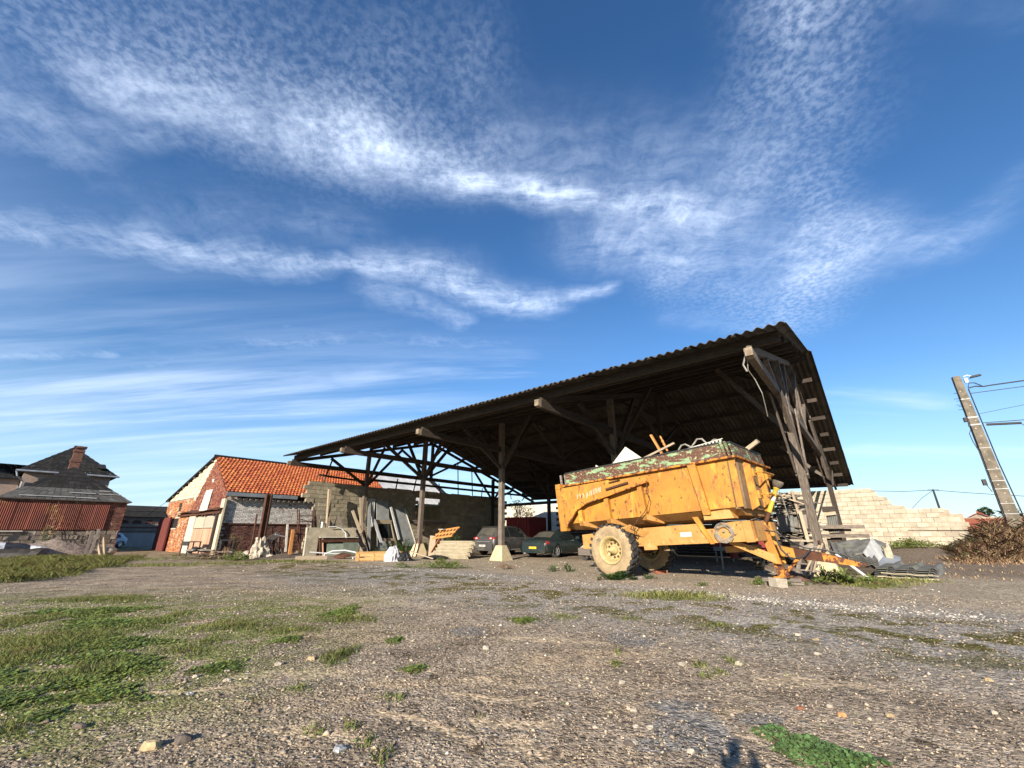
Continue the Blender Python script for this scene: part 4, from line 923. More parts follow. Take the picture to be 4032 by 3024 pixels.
mb = tm_(); hx(mb, XR - .12, XR + .1, YS - .24, YS + .02, 2.14, 2.3); mb.build('hinge_block', m_yel, trl)
for x, zt in ((-.93, 1.36), (.12, 1.62), (1.34, 1.84)):
    mb = tm_(); hx(mb, x - .075, x + .075, YS - .15, YS, .86, zt, -.03, -.03)
    rb = mb.build('side_rib', m_yel, trl)
    mb = tm_(); mb.hexa([(x - .075, YS - .15, .86), (x + .075, YS - .15, .86), (x + .3, YS + .42, .74), (x + .05, YS + .42, .74), (x - .075, YS - .15, 1.0), (x + .075, YS - .15, 1.0), (x + .3, YS + .42, .98), (x + .05, YS + .42, .98)]); mb.build('rib_foot', m_yel2, rb)
mb = tm_(); mb.hexa([(3.02, YS - .13, .84), (3.20, YS - .13, .84), (3.20, YS, .84), (3.02, YS, .84), (2.86, YS - .13, H1), (3.08, YS - .13, H1), (3.08, YS, H1), (2.86, YS, H1)]); mb.build('side_rib', m_yel, trl)
mb = tm_(); mb.hexa([(3.0, YS - .08, .72), (3.7, YS + .1, .72), (3.7, YS + .45, .72), (3.0, YS + .3, .72), (3.0, YS - .08, .9), (3.62, YS + .1, .95), (3.62, YS + .45, .95), (3.0, YS + .3, .9)]); mb.build('rib_foot', m_yel2, trl)
for y in (YS + .62, YS + 1.75):                      # ribs and ladder rungs on the front
    mb = tm_(); mb.hexa([(XF, y, .9), (XF + .2, y, 1.0), (XF + .2, y + .09, 1.0), (XF, y + .09, .9), (XF + .04, y, H1 - .02), (XF + .22, y, H1 - .12), (XF + .22, y + .09, H1 - .12), (XF + .04, y + .09, H1 - .02)]); mb.build('front_rib', m_yel, trl)
for z in (1.28, 1.86):
    mb = tm_(); hx(mb, XF + .2, XF + .26, YS + .68, YS + .95, z - .1, z + .1); mb.tube([(XF + .28, YS + .75, z), (XF + .4, YS + .9, z + .01), (XF + .42, YS + 1.9, z + .01), (XF + .26, YS + 2.2, z)], .028, 6); hx(mb, XF + .2, XF + .28, YS + 1.86, YS + 2.2, z - .1, z + .08); mb.build('front_step', m_yel, trl)
# hydraulic rod with clamps, hanging cable with a hook, worn white lettering
mb = tm_(); mb.tube([(.22, yp - .05, 1.87), (1.02, yp - .05, 1.97)], .035, 8); mb.tube([(.35, yp - .04, 2.06), (.75, yp - .04, 2.09)], .02, 6); mb.build('latch_rod', m_rust, trl)
mb = tm_(); mb.tube([(1.62, yp - .04, 1.96), (1.63, yp - .06, 1.78), (1.58, yp - .04, 1.62), (1.66, yp - .06, 1.45), (1.56, yp - .1, 1.2), (1.44, yp - .1, 1.06), (1.28, yp - .12, .93), (1.05, yp - .1, .74), (.98, yp - .06, .62)], .012, 5); mb.tube([(1.0, yp - .1, .74), (.92, yp - .1, .64), (1.02, yp - .1, .58), (1.08, yp - .1, .66)], .02, 5); mb.build('hanging_cable', m_rust, trl)
let = tm_(); x = -.95                              # "PI SJYIII N": scratched white strokes, not readable
yl = yp - .004
for k, (dx, z0_, z1_, sl_) in enumerate([(0, 1.72, 1.86, .0), (.06, 1.8, 1.86, .05), (.13, 1.74, 1.86, 0), (.22, 1.72, 1.78, .06), (.28, 1.76, 1.87, -.05), (.38, 1.70, 1.88, .03), (.44, 1.76, 1.88, -.04), (.50, 1.76, 1.92, .05), (.56, 1.76, 1.93, .05), (.64, 1.78, 1.96, .06), (.70, 1.78, 1.97, .06), (.77, 1.8, 1.97, .05), (.83, 1.84, 1.99, .07), (.9, 1.82, 1.98, .06), (.93, 1.84, 1.99, -.05)]):
    let.beam((x + dx, yl, z0_), (x + dx + sl_, yl, z1_), .015, .004, (0, 1, 0))
let.build('white_lettering', m_white, plate)
# chassis
for y in (.42, 2.3):
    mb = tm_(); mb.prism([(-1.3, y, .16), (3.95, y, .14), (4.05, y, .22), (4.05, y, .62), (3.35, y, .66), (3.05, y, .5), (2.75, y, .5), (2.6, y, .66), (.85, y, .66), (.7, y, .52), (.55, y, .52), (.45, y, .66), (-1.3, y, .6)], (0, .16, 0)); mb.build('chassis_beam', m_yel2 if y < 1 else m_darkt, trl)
mb = tm_(); hx(mb, .95, 1.35, .36, .42, .04, .16); hx(mb, 3.8, 4.0, .38, .42, .12, .64); mb.build('chassis_tab', m_yel2, trl)
mb = tm_(); hx(mb, 3.85, 4.05, .42, 2.46, .14, .62); mb.build('cross_beam', m_yel2, trl)
mb = tm_(); hx(mb, 2.1, 2.42, .412, .42, .34, .46); mb.build('maker_plate', m_white, trl)
mb = tm_(); mb.hexa([(2.9, .36, .12), (3.0, .36, .12), (3.0, .42, .12), (2.9, .42, .12), (2.55, .36, .84), (2.7, .36, .84), (2.7, .42, .84), (2.55, .42, .84)]); mb.build('prop_bar', m_yel, trl)
mb = tm_(); mb.hexa([(.45, YS - .05, .66), (.95, YS + .3, .4), (1.15, YS + .32, .5), (.75, YS - .02, .74), (.45, YS - .06, .7), (.95, YS + .28, .44), (1.15, YS + .30, .54), (.75, YS - .04, .78)]); mb.build('mud_flap', m_yel2, trl)
mb = tm_(); mb.tube([(3.3, .36, .4), (3.32, .36, .45)], .03, 6)
for q in range(4):
    rr = .16 + .03 * q
    mb.tube([(3.32 + rr * math.cos(t + q) , .33 - .008 * q, .38 + rr * 1.0 * math.sin(t + q)) for t in [2 * math.pi * j / 14 for j in range(14)]], .011, 5, False)
mb.build('wire_coil', m_hose, trl)
# axle and wheels
mb = tm_(); mb.tube([(0, .3, WZ), (0, 2.6, WZ)], .075, 10); hx(mb, -.25, .25, .5, .62, .0, .2); hx(mb, -.25, .25, 2.2, 2.32, 0, .2); hx(mb, -.1, .12, .42, 2.45, -.06, .55); mb.build('axle', m_rust, trl)
def wheel(yc, sgn, par, dirty):
    c = TF(0, yc, WZ); ax = tb * (-sgn)               # ax points to the outer face
    class MB(globals()['MB']):
        def mesh(s, *a, **k):
            s.v = [c + (p - c) * WS for p in s.v]; return super().mesh(*a, **k)
    mb = MB(); W2 = .23
    mb.lathe(c, ax, [(-W2, .36), (-W2, .42), (-W2 - .01, .55), (-W2 + .03, .655), (-.12, .685), (.12, .685), (W2 - .03, .655)], 40)
    t = mb.build('tyre', m_rubber, par, True)
    mb = MB(); mb.lathe(c, ax, [(W2 - .03, .655), (W2 - .005, .60), (W2 + .012, .53), (W2 + .005, .46), (W2 - .02, .40), (W2 - .03, .36)], 40); mb.build('sidewall', m_mudrub, par, True)
    mb = MB(); a = ax.cross(Vector((0, 0, 1))).normalized(); b = ax.cross(a)
    for j in range(24):
        for s_ in (-1, 1):
            an = 2 * math.pi * (j + (.5 if s_ > 0 else 0)) / 24; da = .15
            def q(t_, off, r): th = an + off; return tuple(c + ax * t_ + (a * math.cos(th) + b * math.sin(th)) * r)
            i0, o0 = .01 * s_, (W2 + .004) * s_
            mb.hexa([q(i0, -.05 + .05, .675), q(o0, -.07 - .05, .64), q(o0, .07 - .05, .64), q(i0, .05 + .05, .675), q(i0, -.045 + .05, .722), q(o0 * .93, -.06 - .05, .712), q(o0 * .93, .06 - .05, .712), q(i0, .045 + .05, .722)])
    mb.build('tread', m_rubber, par)
    mb = MB(); mb.lathe(c, ax, [(-W2, .37), (-.1, .33), (.06, .315), (.07, .29), (.15, .30), (W2 - .04, .335), (W2 + .0, .375), (W2 + .005, .36), (W2 - .03, .315), (.10, .28), (-.015, .265), (-.02, .12)], 36); rm = mb.build('rim', m_rim, par, True)
    mb = MB()
    mb.lathe(c, ax, [(-.02, .27), (-.02, .0)], 30); mb.build('wheel_disc', m_whitep2 if dirty else m_rim, par, True)
    mb = MB(); mb.lathe(c, ax, [(-.02, .115), (.10, .105), (.11, .085), (.19, .08), (.2, .055), (.26, .05), (.265, .03), (.30, .028), (.30, 0)], 20); mb.build('hub', m_rim, par, True)
    for j in range(10):
        an = 2 * math.pi * j / 10 + .2; p = c + (a * math.cos(an) + b * math.sin(an)) * .19
        mb = MB(); mb.lathe(p, ax, [(-.02, .03), (.02, .028), (.02, 0)], 8); mb.build('wheel_nut', m_rust, par)
m_whitep2 = mat('dusty_cream_disc', (.62, .55, .38), (.5, .43, .28), scale=7, rough=.8, rnd=.02, spots=[((.2, .13, .07), 12, .66, .74)])
def wheel_part(yc, sgn, d):
    mb = MB(); c = TF(0, yc, WZ); ax = tb * (-sgn); mb.lathe(c, ax, [(-.24, .3), (.02, .3)], 12); w = mb.build('wheel', m_rust, trl); wheel(yc, sgn, w, d)
wheel_part(.25, 1, True); wheel_part(2.72, 1, False)
# drawbar, its upright plates, jack, hoses, drive shaft
mb = tm_(); mb.hexa([(3.95, 1.42, -.20), (5.8, 1.47, -.52), (5.8, 1.58, -.52), (3.95, 1.66, -.20), (3.95, 1.42, .08), (5.8, 1.47, -.43), (5.8, 1.58, -.43), (3.95, 1.66, .08)], 2.1, .2, .25); db = mb.build('drawbar', m_yel, trl)
mb = tm_(); mb.hexa([(4.55, 1.405, -.315), (5.12, 1.42, -.41), (5.12, 1.625, -.41), (4.55, 1.65, -.315), (4.55, 1.405, -.06), (5.12, 1.42, -.21), (5.12, 1.625, -.21), (4.55, 1.65, -.06)]); mb.build('primed_patch', m_rust, db)
mb = tm_(); mb.hexa([(5.12, 1.42, -.41), (5.78, 1.46, -.525), (5.78, 1.59, -.525), (5.12, 1.625, -.41), (5.12, 1.42, -.205), (5.78, 1.46, -.425), (5.78, 1.59, -.425), (5.12, 1.625, -.205)]); mb.build('drawbar_tip', m_rusty, db)
mb = tm_(); mb.lathe(TF(6.1, 1.52, -.53), tc, [(-.04, .05), (-.04, .1), (.04, .1), (.04, .05), (-.04, .05)], 14) if False else mb.box((5.84, 1.52, -.48), (.16, .14, .07)); mb.build('hitch_eye', m_rust, db)
for y in (1.28, 1.72):
    mb = tm_(); mb.hexa([(4.02, y, -.42), (4.22, y, -.44), (4.22, y + .05, -.44), (4.02, y + .05, -.42), (3.86, y, .66), (4.10, y, .6), (4.10, y + .05, .6), (3.86, y + .05, .66)]); mb.build('hitch_plate', m_yel, trl)
mb = tm_(); mb.hexa([(3.3, .6, .1), (4.1, 1.26, -.42), (4.16, 1.30, -.40), (3.36, .64, .12), (3.3, .6, .2), (4.1, 1.26, -.24), (4.16, 1.3, -.22), (3.36, .64, .22)]); mb.build('stay_plate', m_yel2, trl)
mb = tm_(); hx(mb, 2.95, 3.75, 1.2, 1.7, -.12, .04); mb.build('valve_box', m_yel2, trl)
mb = tm_(); hx(mb, 4.02, 4.2, 1.42, 1.6, -.74, -.3, -.03, -.03); mb.beam((4.14, 1.5, -.72), (4.6, 1.5, -.3), .06, .07); hx(mb, 3.94, 4.3, 1.34, 1.68, -.76, -.73); mb.build('jack_leg', m_rusty, trl)
for k in range(4):
    mb = tm_(); o_ = .05 * k; mb.tube([(3.95, 1.3 + o_, .42), (4.3, 1.2 + o_, .34), (4.55, 1.26 + o_, .12 - .03 * k), (4.8, 1.35 + o_, -.07), (5.2, 1.42 + o_, -.14), (5.55, 1.46 + o_ * .6, -.27), (5.62, 1.4, -.34)], .016, 6); mb.build('hydraulic_hose', m_hose if k % 2 else m_cable, trl)
mb = tm_(); mb.tube([(4.28, 1.1, .25), (4.36, 1.06, -.1), (4.52, 1.08, -.32), (4.8, 1.15, -.26), (4.95, 1.3, -.1)], .022, 6); mb.build('hydraulic_hose', m_cable, trl)
sh = MB(); a_, b_ = TF(3.99, 1.5, .48), TF(4.56, 1.6, 1.55)
dv = (b_ - a_).normalized(); Ls = (b_ - a_).length
sh.lathe(a_, dv, [(0, .05), (.0, .055), (.5, .05), (.5, .0)], 12); ds = sh.build('drive_shaft', m_rust, trl, True)
sh = MB(); sh.lathe(a_, dv, [(.42, .0), (.42, .07), (.46, .07), (.47, .058), (Ls - .14, .062), (Ls - .12, .075), (Ls - .05, .08), (Ls - .05, 0)], 16); sh.build('shaft_guard', m_pto, ds, True)
sh = MB(); sh.lathe(a_, dv, [(Ls - .09, .05), (Ls - .08, .10), (Ls - .02, .115), (Ls + .01, .13), (Ls + .05, .135), (Ls + .10, .13), (Ls + .105, .1), (Ls + .02, .07)], 20); sh.build('shaft_cone', mat('grey_rubber_cone', (.16, .13, .09), (.1, .085, .065), scale=8, rough=.8), ds, True)
sh = MB(); mid_ = a_ + dv * (Ls * .62); sh.lathe(mid_, dv, [(0, .0635), (.12, .0645)], 16); sh.build('shaft_label', m_white, ds, True)
sh = MB(); e_ = a_ + dv * (Ls - .1); sh.tube([e_ + Vector((.06, 0, -.02)), e_ + Vector((.12, .02, -.25)), e_ + Vector((.16, .02, -.6)), e_ + Vector((.2, .05, -.85))], .008, 4); sh.build('shaft_chain', m_steel, ds)
# load in the trailer
mb = tm_(); mb.prism([(-.75, 1.2, 2.5), (.37, 1.2, 3.41), (1.2, 1.2, 2.66), (.8, 1.2, 2.2)], (0, .05, 0)); solo(mb, 'white_board', m_white, 'white pointed sheet of board sticking up out of the trailer load', 'board')
mb = tm_(); mb.prism([(-.95, 1.0, 2.4), (-.8, 1.0, 2.95), (-.5, 1.0, 2.75)], (0, .04, 0)); solo(mb, 'white_offcut', m_white, 'small white pointed scrap peeping over the green boards at their rear', 'scrap')
mb = tm_(); mb.beam((2.0, .9, 2.3), (1.53, .9, 3.53), .09, .06); solo(mb, 'brown_batten', m_orange, 'reddish brown batten standing tilted in the trailer beside a turned spindle', 'batten')
mb = MB(); q0, q1 = TF(2.15, .9, 2.3), TF(1.83, .9, 3.43); dd_ = (q1 - q0); L_ = dd_.length
mb.lathe(q0, dd_, [(0, .03), (.4, .03), (.42, .045), (.5, .045), (.52, .03), (L_ - .35, .028), (L_ - .33, .045), (L_ - .25, .03), (L_ - .2, .045), (L_ - .12, .02), (L_ - .06, .035), (L_, .015), (L_, 0)], 10); solo(mb, 'turned_spindle', m_orange, 'turned wooden spindle standing in the trailer load', 'spindle', sm=True)
mb = tm_(); mb.beam((1.0, .6, 2.68), (2.37, .6, 3.03), .07, .06); solo(mb, 'long_batten', m_plank, 'pale batten lying across the spindle in the trailer load', 'batten')
mb = tm_(); mb.tube([(2.4, .5, 2.55), (2.52, .5, 2.8), (2.62, .48, 2.89), (2.74, .47, 2.9), (2.9, .47, 2.78), (3.0, .5, 2.88), (3.1, .5, 2.98), (3.24, .5, 2.96), (3.33, .5, 2.82), (3.38, .5, 2.6)], .026, 7); solo(mb, 'grey_hose', m_hose, 'pale hose rising in two waves out of the trailer load', 'hose')
mb = tm_(); mb.tube([(3.44, .5, 2.6)] + [(3.57 - .12 * math.cos(t), .5, 2.74 + .13 * math.sin(t)) for t in [math.pi * q / 8 for q in range(9)]] + [(3.72, .5, 2.5)], .02, 6); solo(mb, 'hoop', m_hose, 'small pale hoop of hose near the front corner of the trailer', 'hose')
mb = tm_(); 
for k in range(12): mb.box((2.65 + .1 * k, .42, 2.69 + .008 * k), (.05, .02, .09))
mb.beam((2.6, .42, 2.65), (3.82, .42, 2.74), .03, .02); mb.beam((2.6, .42, 2.73), (3.82, .42, 2.83), .03, .02); solo(mb, 'slotted_strip', m_white, 'white slotted strip lying on the green board at the front of the trailer', 'strip')
mb = tm_(); mb.beam((3.6, 1.75, 2.45), (4.36, 1.8, 2.86), .12, .11); solo(mb, 'beam_offcut', m_plank, 'square beam offcut poking over the front end of the trailer', 'beam')
mb = MB(); mb.box((4.95, 15.0, .05), (.42, .16, .1), .15); solo(mb, 'wheel_chock', m_brickl, 'flat brick wedged by the far trailer wheel', 'brick')
mb = MB(); mb.box((3.55, 13.25, .03), (.5, .14, .08), -.1, Matrix.Rotation(rad(-6), 3, 'Y')); solo(mb, 'plank_chock', m_greyplank, 'short plank pushed against the tread of the near trailer wheel', 'plank')

# ------------------------------------------------------------------ cars
def car(name, label, cat, org, fw, L, W, st, paint, wx, wr, tread_w, rim_m, glass, par, group=None):
    """body lofted through stations; x from the rear bumper forwards, y to the car's left, z up.
    st: (x, z low, z belt, z top, half width sill, half width belt, half width roof edge)"""
    fx = Vector((fw[0], fw[1], 0)).normalized(); fy = Vector((-fx.y, fx.x, 0)); org = Vector(org)
    fr_ = lambda x, y, z: org + fx * x + fy * y + Vector((0, 0, z))
    th = thing(name, label, cat, org, group)
    def ring(s):
        x, zl, zb, zt, hs, hb, hr = s
        h = [(0, zl), (hs * .86, zl), (hs, zl + .1), (max(hs, hb) * 1.01, zl + (zb - zl) * .55), (hb, zb - .05), (hb * .975, zb), (hr + (hb * .95 - hr) * .45, zb + (zt - zb) * .55), (hr, zt - .045), (hr * .82, zt - .005), (0, zt)]
        return [(x, -y, z) for y, z in h] + [(x, y, z) for y, z in h[-2:0:-1]]
    rings = [ring(s) for s in st]
    mb = MB(fr_); n = len(rings[0])
    ids = [[mb.pt(p) for p in r_] for r_ in rings]
    for a, b in zip(ids, ids[1:]):
        for j in range(n): mb.idx([a[j], a[(j + 1) % n], b[(j + 1) % n], b[j]])
    mb.idx(ids[0][::-1]); mb.idx(ids[-1])
    body = mb.build('body', paint, th, False)
    body.data.polygons.foreach_set('use_smooth', [len(p.vertices) == 4 for p in body.data.polygons])
    for x0, x1 in glass['side']:
        for s_ in (-1, 1):
            g = MB(fr_); m0, m1 = interp(st, x0), interp(st, x1)
            def P_(s, t, lift): # point on the window band
                x, zl, zb, zt, hs, hb, hr = s; z = zb + .03 + (zt - .07 - zb - .03) * t
                y = hb * .975 + (hr - hb * .975) * t + lift + .03 * math.sin(t * 3.14)
                return (x, s_ * y, z)
            g.face([P_(m0, 0, .012), P_(m1, 0, .012), P_(m1, 1, .012), P_(m0, 1, .012)] if s_ < 0 else [P_(m0, 1, .012), P_(m1, 1, .012), P_(m1, 0, .012), P_(m0, 0, .012)])
            g.build('side_window', m_glass, th)
    for nm, (xa, za, ya, xb, zb_, yb) in glass['ends']:
        g = MB(fr_); G = [[(xa, -ya + 2 * ya * k / 6, za + .03 * (1 - ((k - 3) / 3) ** 2)) for k in range(7)], [(xb, -yb + 2 * yb * k / 6, zb_ + .035 * (1 - ((k - 3) / 3) ** 2)) for k in range(7)]]
        g.grid(G, .1); g.build(nm, m_dglass, th)
    for x in wx:
        for s_ in (-1, 1):
            c = fr_(x, s_ * (W / 2 - tread_w / 2 + .005), wr); ax = fy * s_
            m_ = MB(); m_.lathe(c, ax, [(-tread_w / 2, wr * .6), (-tread_w / 2, wr * .93), (-tread_w * .3, wr), (tread_w * .3, wr), (tread_w / 2, wr * .93), (tread_w / 2, wr * .64)], 28); w = m_.build('wheel', m_rubber, th, True)
            m_ = MB(); m_.lathe(c, ax, [(tread_w * .5, wr * .66), (tread_w * .47, wr * .6), (tread_w * .2, wr * .56)], 28)
            a = ax.cross(Vector((0, 0, 1))).normalized(); b = ax.cross(a)
            for j in range(5):
                for e in (-.13, .13):
                    an = 2 * math.pi * j / 5 + .3 + e; d_ = a * math.cos(an) + b * math.sin(an)
                    m_.beam(c + ax * tread_w * .42 + d_ * wr * .08, c + ax * tread_w * .44 + d_ * wr * .62, .04, .025, tuple(ax))
            m_.lathe(c, ax, [(tread_w * .46, wr * .13), (tread_w * .46, 0)], 14); m_.build('rim', rim_m, w)
            m_ = MB(); m_.lathe(c - ax * .03, ax, [(tread_w * .12, wr * .62), (tread_w * .12, 0)], 20); m_.build('brake_disc', m_black, w)
            m_ = MB(); 
            pts = [c + ax * (tread_w * .5 + .012) + (fx * math.cos(t) + Vector((0, 0, 1)) * math.sin(t)) * (wr + .06) for t in [math.pi * (q - 1) / 12 for q in range(15)]]
            m_.tube(pts, .035, 6); m_.build('wheel_arch', par.get('arch', m_black), th)
            m_ = MB(); m_.lathe(c + ax * (tread_w * .5 - .02), ax, [(0, wr + .05), (.028, wr + .05), (.028, 0)], 24) if False else None
    return th, fr_
def interp(st, x):
    for a, b in zip(st, st[1:]):
        if a[0] <= x <= b[0]:
            t = (x - a[0]) / (b[0] - a[0]); return tuple(a[i] + (b[i] - a[i]) * t for i in range(7))
    return st[-1]
fwd = (V2.x, V2.y)
# grey sports utility vehicle behind the third post
suv_st = [(0, .42, .80, .86, .70, .72, .5), (.04, .34, .95, .98, .80, .84, .6), (.10, .30, 1.02, 1.08, .86, .875, .66), (.28, .27, 1.04, 1.30, .88, .885, .64), (.50, .26, 1.05, 1.58, .885, .89, .60), (.62, .26, 1.05, 1.655, .89, .895, .585), (1.5, .25, 1.04, 1.70, .90, .90, .60), (2.4, .25, 1.02, 1.67, .90, .90, .60), (2.9, .25, 1.01, 1.50, .90, .895, .58), (3.5, .25, 1.0, 1.09, .90, .885, .60), (4.2, .26, .95, 1.0, .87, .84, .6), (4.55, .3, .75, .82, .74, .7, .5), (4.64, .38, .62, .66, .6, .58, .4)]
suv, sf = car('sport_utility_car', 'dusty grey sport utility car parked nose in behind the concrete post foot', 'car', S(16.72, 2.3, 0), fwd, 4.64, 1.81, suv_st, m_suv, (.92, 3.6), .36, .235, m_steel,
    {'side': [(.75, 1.45), (1.5, 2.35), (2.4, 2.85)], 'ends': [('rear_window', (.115, 1.12, .66, .50, 1.565, .57)), ('windscreen', (3.42, 1.13, .62, 2.85, 1.55, .56))]}, {})
def part(fr_, par, name, m_, *boxes, sm=False):
    mb = MB(fr_)
    for b in boxes: mb.hexa(b)
    return mb.build(name, m_, par, sm)
def bx(x0, x1, y0, y1, z0, z1, dx=0): return [(x0, y0, z0), (x1, y0, z0), (x1, y1, z0), (x0, y1, z0), (x0 + dx, y0, z1), (x1 + dx, y0, z1), (x1 + dx, y1, z1), (x0 + dx, y1, z1)]
for s_ in (-1, 1):
    y0, y1 = sorted((s_ * .42, s_ * .74)); part(sf, suv, 'tail_lamp', m_redl, bx(.015, .06, y0, y1, .92, 1.05, .045))
    y0, y1 = sorted((s_ * .74, s_ * .872)); part(sf, suv, 'tail_lamp', m_redl, bx(.045, .3, y0, y1, .93, 1.05, .05))
    y0, y1 = sorted((s_ * .52, s_ * .66)); part(sf, suv, 'reversing_lamp', m_whitel, bx(.008, .03, y0, y1, .95, 1.02, .035))
    y0, y1 = sorted((s_ * .60, s_ * .78)); part(sf, suv, 'reflector', m_redl, bx(.0, .05, y0, y1, .40, .45))
part(sf, suv, 'chrome_strip', m_chrome, bx(-.012, .02, -.52, .52, .785, .82))
part(sf, suv, 'rear_bumper', m_suv, bx(-.06, .12, -.80, .80, .40, .70), bx(-.03, .1, -.78, .78, .30, .40))
pl_ = part(sf, suv, 'number_plate', m_whitel, bx(-.075, -.062, -.25, .27, .52, .63))
part(sf, suv, 'spoiler', m_suv, bx(.44, .70, -.58, .58, 1.63, 1.66, -.03))
part(sf, suv, 'wiper', m_black, bx(.13, .15, -.05, .38, 1.20, 1.22, .03))
part(sf, suv, 'exhaust', m_black, bx(-.02, .3, .3, .5, .22, .29))
for s_ in (-1, 1):
    part(sf, suv, 'side_sill', m_chrome, bx(1.25, 3.25, s_ * .89 - .015, s_ * .89 + .015, .30, .37)); part(sf, suv, 'door_handle', m_black, bx(1.5, 1.68, s_ * .905 - .02, s_ * .905 + .02, .88, .92)); part(sf, suv, 'door_handle', m_black, bx(2.5, 2.68, s_ * .905 - .02, s_ * .905 + .02, .87, .91))
    part(sf, suv, 'door_seam', m_black, bx(2.36, 2.375, s_ * .905 - .004, s_ * .905 + .004, .35, 1.0)); part(sf, suv, 'door_seam', m_black, bx(1.42, 1.435, s_ * .908 - .004, s_ * .908 + .004, .5, 1.02))
def letters(par, txt, frp, size, m_, thick=.004):
    """tiny block letters as strokes on a plate; frp(a, b): plate coordinates to world"""
    SEG = {'A': '0,0,1,4;1,4,2,0;.5,2,1.5,2', 'B': '0,0,0,4;0,4,1.6,3.2;1.6,3.2,0,2;0,2,1.8,1;1.8,1,0,0', 'C': '2,4,0,3.4;0,3.4,0,.6;0,.6,2,0', 'D': '0,0,0,4;0,4,2,2;2,2,0,0', 'E': '0,0,0,4;0,4,2,4;0,2,1.6,2;0,0,2,0', 'H': '0,0,0,4;2,0,2,4;0,2,2,2', 'N': '0,0,0,4;0,4,2,0;2,0,2,4', 'V': '0,4,1,0;1,0,2,4', '1': '1,0,1,4', '4': '1.6,0,1.6,4;1.6,4,0,1.3;0,1.3,2,1.3', '5': '2,4,0,4;0,4,0,2;0,2,2,1.6;2,1.6,1.6,0;1.6,0,0,0', '9': '2,2,0,2;0,2,0,4;0,4,2,4;2,4,2,0', '8': '0,0,0,4;0,4,2,4;2,4,2,0;2,0,0,0;0,2,2,2'}
    mb = MB(); x = 0
    for ch in txt:
        for sg in SEG.get(ch, '').split(';'):
            if sg:
                a = [float(q) * size / 4 for q in sg.split(',')]; mb.beam(frp(x + a[0], a[1]), frp(x + a[2], a[3]), size * .16, thick)
        x += size * .8
    return mb.build('lettering', m_, par)
letters(pl_, '1 594 VE', lambda a, b: sf(-.078, .2 - a, .545 + b), .065, m_black)
# dark green coupe
cp_st = [(0, .36, .70, .74, .70, .74, .5), (.05, .28, .82, .86, .80, .83, .62), (.16, .24, .88, .93, .85, .87, .7), (.55, .22, .90, .965, .885, .89, .68), (.75, .21, .90, 1.0, .89, .895, .64), (1.35, .20, .90, 1.30, .90, .90, .56), (1.65, .20, .90, 1.385, .90, .90, .54), (2.3, .20, .89, 1.40, .90, .90, .54), (2.7, .2, .89, 1.33, .90, .90, .54), (3.4, .2, .88, .98, .90, .88, .6), (4.2, .21, .80, .86, .87, .82, .6), (4.65, .26, .62, .68, .76, .7, .5), (4.8, .33, .5, .54, .6, .55, .4)]
cpe, cf = car('coupe_car', 'dusty dark green coupe car parked beside the yellow trailer', 'car', S(13.05, 2.4, 0), fwd, 4.8, 1.82, cp_st, m_coupe, (1.0, 3.75), .33, .24, m_chrome,
    {'side': [(1.5, 2.2), (2.3, 2.72)], 'ends': [('rear_window', (.80, 1.03, .62, 1.36, 1.315, .54)), ('windscreen', (3.32, 1.01, .62, 2.72, 1.35, .54))]}, {'arch': m_coupe})
for s_ in (-1, 1):
    for (ya, yb, xa, xb, za, zb_) in ((.42, .66, .03, .10, .70, .80), (.66, .885, .07, .30, .70, .86)):
        y0, y1 = sorted((s_ * ya, s_ * yb)); part(cf, cpe, 'tail_lamp', m_redl, bx(xa - .02, xb, y0, y1, za, zb_, .04))
    y0, y1 = sorted((s_ * .70, s_ * .80)); part(cf, cpe, 'reversing_lamp', m_whitel, bx(.045, .09, y0, y1, .74, .83, .03))
part(cf, cpe, 'rear_bumper', m_coupe, bx(-.06, .12, -.83, .83, .34, .62), bx(-.03, .1, -.80, .80, .26, .34)); part(cf, cpe, 'bumper_seam', m_black, bx(-.064, .0, -.84, .84, .612, .62))
pl_ = part(cf, cpe, 'number_plate', m_yplate, bx(-.075, -.062, -.26, .26, .47, .58))
letters(pl_, '1 8 H C', lambda a, b: cf(-.078, .2 - a, .495 + b), .065, m_black)
part(cf, cpe, 'plate_band', mat('blue_band', (.03, .08, .3), scale=9, rough=.5), bx(-.077, -.074, .22, .26, .475, .575))
part(cf, cpe, 'boot_badge', m_chrome, bx(.045, .06, -.40, -.3, .80, .815, .02))
part(cf, cpe, 'exhaust', m_chrome, bx(-.04, .2, .5, .64, .2, .27)); part(cf, cpe, 'mirror', m_coupe, bx(3.0, 3.12, -1.08, -.88, .95, 1.08))
# car far down the lane
lc_st = [(0, .35, .78, .82, .7, .72, .5), (.1, .25, .9, .95, .8, .82, .6), (.4, .22, .92, 1.3, .82, .83, .55), (.7, .2, .92, 1.42, .83, .84, .54), (2.0, .2, .9, 1.42, .83, .84, .55), (2.8, .2, .88, .98, .83, .82, .6), (3.5, .22, .78, .84, .8, .76, .55), (3.75, .3, .55, .6, .62, .6, .4)]
lane_car, lf = car('hatchback_car', 'pale blue hatchback car half hidden behind the house corner', 'car', S(61.2, -7.0, 0) if False else S(57.2, -8.1, .0), (-U2.x * .5 + V2.x * -.9, -U2.y * .5 + V2.y * -.9), 3.75, 1.66, lc_st, m_bluecar, (.65, 3.0), .29, .18, m_chrome,
    {'side': [(.75, 1.4), (1.45, 2.2)], 'ends': [('rear_window', (.13, .99, .6, .40, 1.29, .53)), ('windscreen', (2.7, 1.03, .6, 2.02, 1.40, .53))]}, {})
